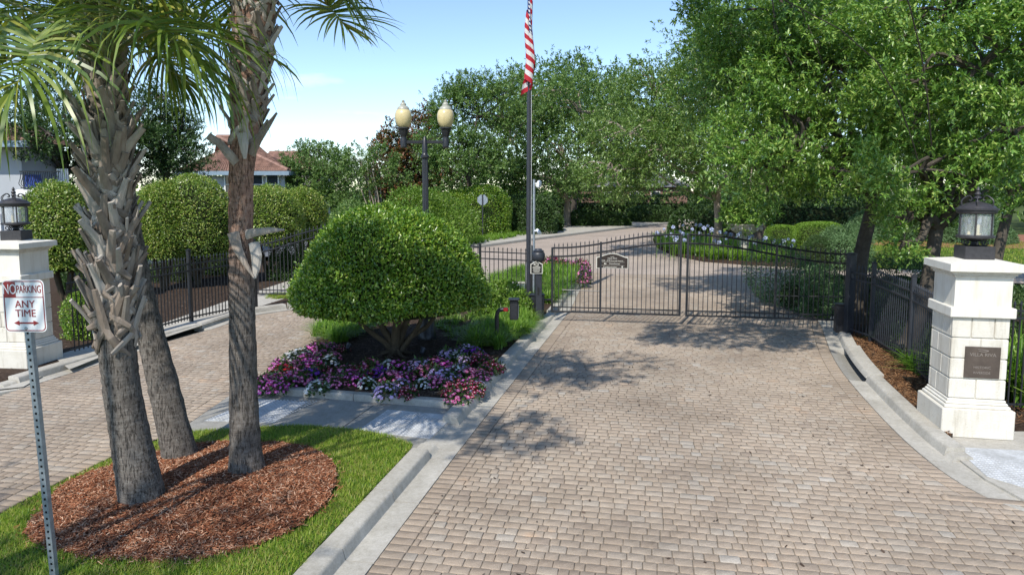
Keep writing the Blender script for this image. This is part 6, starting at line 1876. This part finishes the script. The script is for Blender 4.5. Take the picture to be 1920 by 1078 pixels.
for i, (px, py) in enumerate(spots):
    Y = 36 + rgA.uniform(-1.5, 2.5) - (px - 1230) * .006
    top = at(px, py, Y)
    if ag is None:
        rg = np.random.default_rng(3)
        n = 46; d = sphere_dirs(n, rg); P = d * .02
        V, T = leaf_geo(P, d + (0, 0, .15), np.cross(d, sphere_dirs(n, rg)) + .01, np.full(n, .15), np.full(n, .06))
        head_me = npmesh('flower_head', V, T, M['agap'])
        ag = head_me
    t = empty('agapanthus', (top.x, Y, .12), None, 'flower', 'agapanthus in the urn bed')
    t['label'] = f'{ORD[i]} blue agapanthus head from the left in the bed round the urn'
    hgt = top.z - .12
    MB().tube([Vector((0, 0, 0)), Vector((.02, 0, hgt * .5)), Vector((0, 0, hgt))], .010, 4).build('stem', M['liriope'], t, local=True)
    o = link('flower_head', head_me, t, (0, 0, hgt)); s = rgA.uniform(.5, .78); o.scale = (s, s, s); o.rotation_euler = (0, 0, rgA.uniform(0, 6))
# urn planter with its shrub
u = at(1396, 430, 35.5)
t = empty('urn_planter', (u.x, u.y, .12), 'pale stone bowl planter standing among the blue flowers', 'urn')
k = pxm(35.5)
zrim = at(0, 419, 35.5).z - .12
b = MB(); b.lathe((0, 0, 0), [(.5, 0), (.5, .1), (.3, .16), (.22, .4), (.25, zrim - .62), (.45, zrim - .5), (.75, zrim - .3), (.86, zrim - .1), (.92, zrim - .06), (.92, zrim), (.82, zrim), (.78, zrim - .1)], 24); b.build('bowl', M['concrete'], t, True, True)
for i in range(12):
    a = i * math.pi / 6
    q = MB().lathe((0, 0, 0), [(.02, -.13), (.09, -.07), (.11, 0), (.09, .07), (.02, .1)], 8); Mx = Matrix.Translation((.80 * math.cos(a), .80 * math.sin(a), zrim - .24))
    MB().add([tuple(Mx @ Vector(v)) for v in q.v], q.f).build('lobe', M['concrete'], t, True, True)
tree('planted_shrub', 'glossy broad-leaved shrub growing out of the stone bowl', (u.x, u.y, zrim + .02), (u.x, u.y, zrim + .5), .06, [((u.x, u.y, zrim + .8), (1.2, 1.1, .7)), ((u.x + .3, u.y - .3, zrim + 1.2), (.8, .8, .5)), ((u.x - .4, u.y - .4, zrim + .5), (.7, .7, .4))], 5000, .20, .08, M['oak_leaf'], M['oak_bark'], 95, None, 20, cat='shrub', clump=.32)
# strap-leaved plants behind the right pillar fence
tufts('strap_plants', 'broad strap-leaved plants behind the fence right of the plaque pillar', [(7.9, 11.2), (11, 11.3), (11, 13.2), (8.4, 12.8)], 120, 22, .95, .06, M['liriope'], .09, .75)
tufts('strap_plants', 'strap-leaved plants behind the fence left of the plaque pillar', [(7.6, 12.0), (8.3, 14.2), (8.9, 16.5), (9.8, 16.5), (9.6, 12.4)], 70, 16, .6, .04, M['dark_leaf'], .09, .8)
tufts('verge_weeds', 'weeds poking through the bottom of the right-hand fence', [(7.75, 13.2), (8.05, 13.9), (8.2, 13.8), (7.9, 13.1)], 10, 18, .5, .03, M['liriope'], .09, .8)
for i, (x, y, w, h, lab) in enumerate(((10.6, 17.0, 2.6, 1.5, 'dark mounded shrub behind the right-hand fence near the gate post'), (10.4, 14.0, 2.0, 1.3, 'dark mounded shrub behind the right-hand fence near the second oak'), (11.6, 20.5, 3.0, 1.5, 'rounded dark shrub between the two nearest oak trunks'), (13.2, 13.4, 2.6, 1.5, 'dark shrub at the right edge behind the fence'))):
    shrub('dark_shrub', lab, (x, y, .09), (w, w * .9, h), 9000, .07, .035, M['dark_leaf'], 100 + i, power=2.4, lump=.12, loose=.1)
lr = [tuple(gd(*p, .05)[:2]) for p in ((1590, 500), (1700, 503), (2100, 512), (2100, 455), (1750, 452), (1600, 450))]
sheet('side_lawn', lr, .03, M['turf'], 'sunny strip of lawn beyond the right-hand fence', 'lawn')
blades('lawn_grass', scatter(lr, 26000), .03, M['grass'], .12, .03, .7, 'grass of the sunny strip beyond the right-hand fence', 'grass')
sheet('mulch_line', [tuple(gd(*p, .05)[:2]) for p in ((1600, 458), (1760, 463), (2100, 470), (2100, 440), (1750, 440), (1600, 440))], .05, plain('red_mulch', (.26, .11, .06), .95, var=.35, scale=4), 'rust-red mulch band at the foot of the juniper bank', 'mulch')
# flowers at the far tip of the median, and the annual bed
def impatiens_mesh(col, w, h, seed, nl=150, nf=46, pale=False):
    rg = np.random.default_rng(seed)
    d = sphere_dirs(nl, rg); d[:, 2] = np.abs(d[:, 2])
    P = d * np.array((w, w, h)) * rg.uniform(.45, .98, (nl, 1))
    V, T = leaf_geo(P, d * .6 + rg.normal(0, .5, (nl, 3)), np.array((0, 0, 1.)) + d * .6 + rg.normal(0, .25, (nl, 3)), rg.uniform(.05, .085, nl), rg.uniform(.022, .036, nl))
    leaf = npmesh('foliage', V, T, M['bed_leaf'])
    d = sphere_dirs(nf, rg); d[:, 2] = np.abs(d[:, 2]) * 1.0 + .12; d = unit(d)
    C = d * np.array((w, w, h)) * rg.uniform(.93, 1.08, (nf, 1))
    nn = unit(d + (0, -.15, .5) + rg.normal(0, .25, (nf, 3)))
    a = unit(np.cross(nn, rg.normal(size=(nf, 3)))); b = np.cross(nn, a)
    r = rg.uniform(.022, .032, nf)[:, None]
    vs = [C - nn * .004]
    for k in range(10):
        q = 2 * math.pi * k / 10; rr = r * (1 if k % 2 else .72)
        vs.append(C + (a * math.cos(q) + b * math.sin(q)) * rr)
    V = np.stack(vs, 1).reshape(-1, 3)
    T = (np.array([(0, 1 + k, 1 + (k + 1) % 10) for k in range(10)])[None] + (np.arange(nf) * 11)[:, None, None]).reshape(-1, 3)
    fl_ = npmesh('blossoms', V, T, PET[col])
    eye = None
    if col in ('pink', 'magenta', 'crimson', 'lavender'):
        E = C + nn * .003; rr = r * .30
        V = np.stack([E + (a * math.cos(2 * math.pi * k / 5) + b * math.sin(2 * math.pi * k / 5)) * rr for k in range(5)], 1).reshape(-1, 3)
        T = (np.array([(0, k, k + 1) for k in range(1, 4)])[None] + (np.arange(nf) * 5)[:, None, None]).reshape(-1, 3)
        eye = npmesh('blossom_eyes', V, T, PET['white'])
    return leaf, fl_, eye
cache = {}
def flower_plant(p, col, label, group, w=.17, h=.2, seed=0, cat='flowering plant'):
    v = seed % 3
    if (col, v) not in cache: cache[(col, v)] = impatiens_mesh(col, .17, .19, hash(col) % 97 * 0 + len(col) * 7 + v)
    lf, fl_, ey = cache[(col, v)]
    t = empty('impatiens', p, label, cat, group, None, random.uniform(0, 6.28))
    s = random.uniform(.85, 1.25)
    t.scale = (s * w / .17, s * w / .17, s * h / .19)
    link('foliage', lf, t)['kind'] = 'stuff'; link('blossoms', fl_, t)['kind'] = 'stuff'
    if ey: link('blossom_eyes', ey, t)['kind'] = 'stuff'
Z7 = '''120,590,magenta;60,570,pink;180,460,magenta;270,420,white;330,400,white;440,340,magenta;500,350,pink;560,330,magenta;650,340,crimson;430,420,magenta;500,400,magenta;540,440,white;
200,520,red;130,540,pink;260,560,pink;230,600,magenta;150,630,magenta;330,570,pink;400,540,purple;420,480,magenta;350,500,pink;460,640,white;550,560,pink;600,590,pink;620,520,pink;700,560,magenta;690,520,pink;
760,570,magenta;800,540,crimson;835,600,white;880,530,purple;930,500,purple;1000,480,white;1010,560,pink;1070,490,magenta;1020,640,lavender;1080,620,lavender;980,665,lavender;1140,670,crimson;1130,550,magenta;
1180,480,lavender;1230,480,lavender;1250,530,pink;1250,600,white;1340,440,pink;1400,480,magenta;1450,490,magenta;1370,540,lavender;1340,590,pink;1400,600,pink;1440,390,lavender;1500,410,white;1560,430,lavender;
1500,520,white;1590,540,pink;1570,360,lavender;1640,385,purple;1680,430,crimson;1740,450,crimson;1800,480,crimson;1720,510,pink;1680,550,pink;1500,610,crimson;1470,665,crimson;1520,715,pink;1600,610,magenta;
1650,620,lavender;1620,655,crimson;300,470,pink;380,430,magenta;480,500,crimson;740,500,crimson;860,480,pink;1300,500,crimson;1540,480,lavender;90,610,pink;40,620,magenta;580,400,pink;1760,500,crimson;1450,560,lavender'''
NM = {'magenta': 'magenta', 'pink': 'rose pink', 'crimson': 'crimson', 'red': 'red', 'white': 'white', 'lavender': 'pale lavender', 'purple': 'deep purple'}
clumps = []
for s in Z7.replace('\n', '').split(';'):
    x, y, col = s.split(',')
    clumps.append((480 + float(x) / 4, 560 + float(y) / 4, col))
clumps.sort()
rank = {}
for i, (px, py, col) in enumerate(clumps):
    p = gd(px, py + 7, .2); p.z = .10
    row = 'back' if py < 676 + (px > 800) * 6 else 'middle' if py < 702 else 'front'
    half = 'left' if px < 715 else 'right'
    rank[(col, row, half)] = rank.get((col, row, half), 0) + 1
    flower_plant(p, col, f'{ORD[rank[(col, row, half)] - 1]} {NM[col]} impatiens from the left, {row} row, {half} half of flower bed', f'{NM[col]} impatiens in the flower bed', .205, .21, i)
for i in range(30):
    f = i / 29
    px = 1012 + 84 * min(1, f * 1.25) - 4 * max(0, f - .8); py = 489 + 6 * (f * 1.2) ** 2 + (22 * max(0, f - .8) / .2)
    p = gd(px + random.uniform(-3, 3), py + 12 + random.uniform(-3, 3), .12); p.z = .10
    flower_plant(p, random.choice(['pink', 'crimson', 'pink', 'magenta']), f'{ORD[i]} pink flower clump from the left along the tip of the median beyond the gate', 'flowers at the tip of the median', .25, .40, i)

# ------------------------------------------------------------------ houses
def roof_tiles(parent, a, b, c, d, rows, cols, mat):
    """pantiles laid on the slope a-b (eave) to d-c (ridge) as half-round courses"""
    a, b, c, d = map(Vector, (a, b, c, d))
    n = (b - a).cross(d - a).normalized()
    V, T = [], []
    for i in range(cols):
        for j in range(rows):
            s0, s1, t0, t1 = i / cols, (i + 1) / cols, j / rows, (j + 1.12) / rows
            t1 = min(t1, 1)
            o = len(V)
            for tt, lift in ((t0, .05), (t1, .0)):
                for k in range(5):
                    q = s0 + (s1 - s0) * k / 4
                    e = a.lerp(b, q); r_ = d.lerp(c, q)
                    V.append(e.lerp(r_, tt) + n * (lift + .11 * math.sin(math.pi * k / 4)))
            for k in range(4): T += [(o + k, o + k + 1, o + k + 6), (o + k, o + k + 6, o + k + 5)]
            m_ = len(V)
            V.append(V[o] - n * .05); V.append(V[o + 4] - n * .05)
            T += [(o, m_, o + 1), (o + 1, m_, o + 2), (o + 2, m_, m_ + 1), (o + 2, m_ + 1, o + 3), (o + 3, m_ + 1, o + 4)]
    off = np.array(origin_of(parent))
    o = link('roof_tiles', npmesh('roof_tiles', np.array(V) - off, T, mat), parent); o['kind'] = 'stuff'

def window(parent, c, w, h, rz, mat_f=None):
    """frame, sill and recessed pane; c = centre on the wall face, facing -y before rotation"""
    cz, sz = math.cos(rz), math.sin(rz)
    def loc(x, y, z): return (c[0] + x * cz - y * sz, c[1] + x * sz + y * cz, c[2] + z)
    f = MB()
    for x in (-w / 2, w / 2): f.box(loc(x, -.02, 0), (.09, .12, h + .09), rz=rz)
    for z in (-h / 2, h / 2): f.box(loc(0, -.02, z), (w - .09, .12, .09), rz=rz)
    f.box(loc(0, -.01, 0), (w - .09, .08, .05), rz=rz)
    o = f.build('window', mat_f or M['white_paint'], parent)
    MB().box(loc(0, .0, 0), (w - .06, .02, h - .06), rz=rz).build('pane', M['window'], o)
    MB().box(loc(0, -.06, -h / 2 - .09), (w + .25, .2, .07), rz=rz).build('sill', M['white_paint'], o)

# house behind the straight palm: hip roof above a pale wall
Y = 52
cR = at(541, 322, Y); ez = cR.z
cL = at(330, 322, Y + 3); 
t = empty('tiled_house', (cR.x - 4, Y + 3, 0), 'pale house with a clay tiled hip roof behind the straight palm', 'house')
wx1, wx0 = at(523, 0, Y + .5).x, at(330, 0, Y).x
MB().box(((wx0 + wx1) / 2, Y + 3.0, ez / 2 - .15), (wx1 - wx0, 5.0, ez - .3)).build('wall', M['house_wall'], t)
ex0, ex1, ey0, ey1 = wx0 - .6, cR.x, Y - .1, Y + 6.1
rz_ = ez + 2.7
r0x, r1x = ex0 + 4.5, ex1 - 6.5; ry = (ey0 + ey1) / 2
rb = MB(); rb.add([(ex0, ey0, ez), (ex1, ey0, ez), (ex1, ey1, ez), (ex0, ey1, ez), (r0x, ry, rz_), (r1x, ry, rz_)], [(0, 1, 5, 4), (1, 2, 5), (2, 3, 4, 5), (3, 0, 4), (3, 2, 1, 0)])
rf_ = rb.build('roof', M['tile'], t)
roof_tiles(rf_, (ex0, ey0, ez), (ex1, ey0, ez), (r1x, ry, rz_), (r0x, ry, rz_), 20, 46, M['tile'])
roof_tiles(rf_, (ex1, ey0, ez), (ex1, ey1, ez), (r1x, ry, rz_), (r1x, ry - .01, rz_), 20, 34, M['tile'])
for a, b in (((ex1, ey0, ez), (r1x, ry, rz_)), ((r0x, ry, rz_), (r1x, ry, rz_))): MB().tube([Vector(a) + Vector((0, 0, .12)), Vector(b) + Vector((0, 0, .12))], .13, 8).build('ridge', M['tile'], rf_)
fm = MB(); fm.box(((ex0 + ex1) / 2, ey0 - .08, ez - .12), (ex1 - ex0 + .2, .16, .3)); fm.box((ex1 + .08, (ey0 + ey1) / 2, ez - .12), (.16, ey1 - ey0, .3)); fm.build('gutter', M['fascia'], t)
window(t, (at(500, 0, Y + .5).x, Y + .46, at(0, 346, Y).z), .9, 2.0, 0)
window(t, (at(470, 0, Y + .5).x, Y + .46, at(0, 346, Y).z), .9, 2.0, 0)
window(t, (at(420, 0, Y + .5).x, Y + .46, at(0, 346, Y).z), .9, 2.0, 0)
# second roof behind it
Y = 74
zr_ = at(0, 283, Y).z
t = empty('tiled_house', (at(520, 0, Y).x, Y + 4, 0), 'dark tiled roof of a second house farther back', 'house')
x0, x1 = at(440, 0, Y).x, at(585, 0, Y).x
ez = at(0, 318, Y).z
MB().box(((x0 + x1) / 2, Y + 4.6, ez / 2 - .1), (x1 - x0 - .8, 8.2, ez - .2)).build('wall', M['house_wall_tan'], t)
rb = MB(); rb.add([(x0, Y, ez), (x1, Y, ez), (x1, Y + 9, ez), (x0, Y + 9, ez), (x0 + 1.5, Y + 4.5, zr_), (x1 - 2.2, Y + 4.5, zr_)], [(0, 1, 5, 4), (1, 2, 5), (2, 3, 4, 5), (3, 0, 4), (3, 2, 1, 0)])
rf_ = rb.build('roof', M['tile'], t)
roof_tiles(rf_, (x0, Y, ez), (x1, Y, ez), (x1 - 2.2, Y + 4.5, zr_), (x0 + 1.5, Y + 4.5, zr_), 14, 30, M['tile'])
MB().tube([(x0 + 1.5, Y + 4.5, zr_ + .1), (x1 - 2.2, Y + 4.5, zr_ + .1)], .14, 8).build('ridge', M['tile'], rf_)
window(t, ((x0 + x1) / 2 + 1, Y + .46, ez - 1.6), 1.0, 1.6, 0)
# townhouse with the balcony at the left edge
Y = 30
t = empty('townhouse', (at(-60, 0, Y).x, Y + 4, 0), 'pale townhouse with an iron-railed balcony at the left edge', 'house')
xw = at(19, 0, Y).x
top = at(0, 268, Y).z
MB().box((xw - 4, Y + 1.3, top / 2), (8, 2.6, top)).build('wall', M['house_wall'], t)
zs_ = at(0, 362, Y - 1.5).z
xb0, xb1 = xw + .003, at(102, 0, Y + .2).x
# porch wing under the balcony
MB().box(((xb0 + xb1) / 2, Y + 1.7, zs_ / 2 - .16), (xb1 - xb0, 2.8, zs_ - .32)).build('porch_wall', M['house_wall_tan'], t)
MB().box(((xb0 + xb1) / 2, Y + 1.45, zs_ - .02), (xb1 - xb0 + .3, 3.5, .28), bev=.03).build('balcony_floor', M['white_paint'], t)
hr_ = at(0, 322, Y).z - zs_
rl = MB(); rl.box(((xb0 + xb1) / 2, Y - .15, zs_ + hr_), (xb1 - xb0, .06, .05)); rl.box(((xb0 + xb1) / 2, Y - .15, zs_ + .2), (xb1 - xb0, .05, .04)); rail = rl.build('balcony_rail', M['black_metal'], t)
nb = 18
for i in range(nb):
    x = xb0 + .06 + (xb1 - xb0 - .12) * i / (nb - 1)
    pts = smooth_open([Vector((x, Y - .15, zs_ + .2)), Vector((x, Y - .34, zs_ + .38)), Vector((x, Y - .24, zs_ + hr_ * .65)), Vector((x, Y - .15, zs_ + hr_))], 3)
    MB().tube(pts, .018, 4).build('baluster', M['black_metal'], rail)
e0 = top
rb = MB(); rb.add([(xw - 9, Y - .8, e0), (xw + .9, Y - .8, e0), (xw + .9, Y + 3.4, e0), (xw - 9, Y + 3.4, e0), (xw - 5, Y + 1.3, e0 + 1.3), (xw - 2.6, Y + 1.3, e0 + 1.3)], [(0, 1, 5, 4), (1, 2, 5), (2, 3, 4, 5), (3, 0, 4), (3, 2, 1, 0)])
rf_ = rb.build('roof', M['tile'], t)
roof_tiles(rf_, (xw - 9, Y - .8, e0), (xw + .9, Y - .8, e0), (xw - 2.6, Y + 1.3, e0 + 1.3), (xw - 5, Y + 1.3, e0 + 1.3), 14, 34, M['tile'])
MB().box((xw - 4, Y - .86, e0 - .1), (9.9, .14, .26)).build('gutter', M['fascia'], t)
window(t, (xw - 1.6, Y - .04, zs_ - 1.7), 1.1, 1.5, 0)
# blue and white folded things on the balcony
bt_ = empty('balcony_towel', (xb0 + .45, Y - .1, zs_ + .15), 'blue cloth hung behind the balcony railing', 'towel')
V, T = [], []
for j in range(9):
    for i in range(13):
        V.append((-.38 + .76 * i / 12, .08 + .05 * math.sin(i * 1.7 + j * .3), .02 + (hr_ - .3) * j / 8))
for j in range(8):
    for i in range(12):
        a = j * 13 + i; T += [(a, a + 1, a + 14), (a, a + 14, a + 13)]
link('cloth', npmesh('cloth', np.array(V), T, M['blue_cloth'], True), bt_)
bt2 = empty('balcony_chair', (xb0 + 1.25, Y + .5, zs_ + .12), 'white slatted chair behind the balcony railing', 'chair')
for i in range(6): MB().box((-.22 + .088 * i, .24, .62), (.06, .02, .6)).build('slat', M['white_paint'], bt2, local=True)
MB().box((0, 0, .38), (.5, .48, .04), bev=.01).build('seat', M['white_paint'], bt2, local=True)
for sx in (-.22, .22):
    for sy in (-.2, .22): MB().box((sx, sy, .18), (.04, .04, .36)).build('leg', M['white_paint'], bt2, local=True)
# brick house glimpsed under the trees
Y = 104
t = empty('brick_house', (at(1200, 0, Y).x, Y + 4, 0), 'low brick house glimpsed through the trees above the far hedge', 'house')
MB().box((at(1195, 0, Y).x, Y + 4, 1.9), (16, 8, 3.8)).build('wall', plain('brown_brick', (.20, .12, .09), .9, var=.25, scale=3), t)
rb = MB(); xa, xb_ = at(1195, 0, Y).x - 8.6, at(1195, 0, Y).x + 8.6
rb.add([(xa, Y - .6, 3.8), (xb_, Y - .6, 3.8), (xb_, Y + 8.6, 3.8), (xa, Y + 8.6, 3.8), (xa + 3, Y + 4, 5.8), (xb_ - 3, Y + 4, 5.8)], [(0, 1, 5, 4), (1, 2, 5), (2, 3, 4, 5), (3, 0, 4), (3, 2, 1, 0)]); rb.build('roof', M['asphalt'], t)
for px in (1146, 1196, 1236): window(t, (at(px, 0, Y).x, Y - .04, 2.1), 1.3, 2.0, 0)

# far woods closing the horizon, one mass
rg = np.random.default_rng(77)
bl = []
for i in range(70):
    a = -62 + 124 * i / 69
    d = rg.uniform(105, 150)
    h_ = rg.uniform(3.5, 6.5) * (1.0 if a > -8 else .62)
    x = math.tan(math.radians(a)) * d if abs(a) < 60 else math.copysign(200, a)
    bl.append(((x, d, h_ * .8), (rg.uniform(5, 8), 5, h_)))
V, T, _ = crown_leaves(bl, 70000, .8, .4, rg, .34, 7, .8, .45, clumps_per=26)
o = link('far_woods', npmesh('far_woods', V, T, M['mid_leaf'])); tag(o, 'distant green woods closing the view behind houses and trees', 'woods', None, 'stuff')
bl = []
for i in range(26):
    x = rg.uniform(14, 60); d = rg.uniform(56, 90); bl.append(((x, d, rg.uniform(3, 12)), (rg.uniform(4, 6), 4, rg.uniform(3, 5))))
V, T, _ = crown_leaves(bl, 60000, .42, .2, rg, .34, 8, .8, .4, clumps_per=30)
o = link('oak_woods', npmesh('oak_woods', V, T, M['dark_leaf'])); tag(o, 'dark oak woods massed behind the right-hand trees', 'woods', None, 'stuff')

# lettering becomes plain mesh
bpy.context.view_layer.update()
dg_ = bpy.context.evaluated_depsgraph_get()
for o in TEXTS:
    me = bpy.data.meshes.new_from_object(o.evaluated_get(dg_))
    n_ = link('lettering', me, o.parent, o.location); n_.rotation_euler = o.rotation_euler; n_.scale = o.scale
    bpy.data.objects.remove(o)
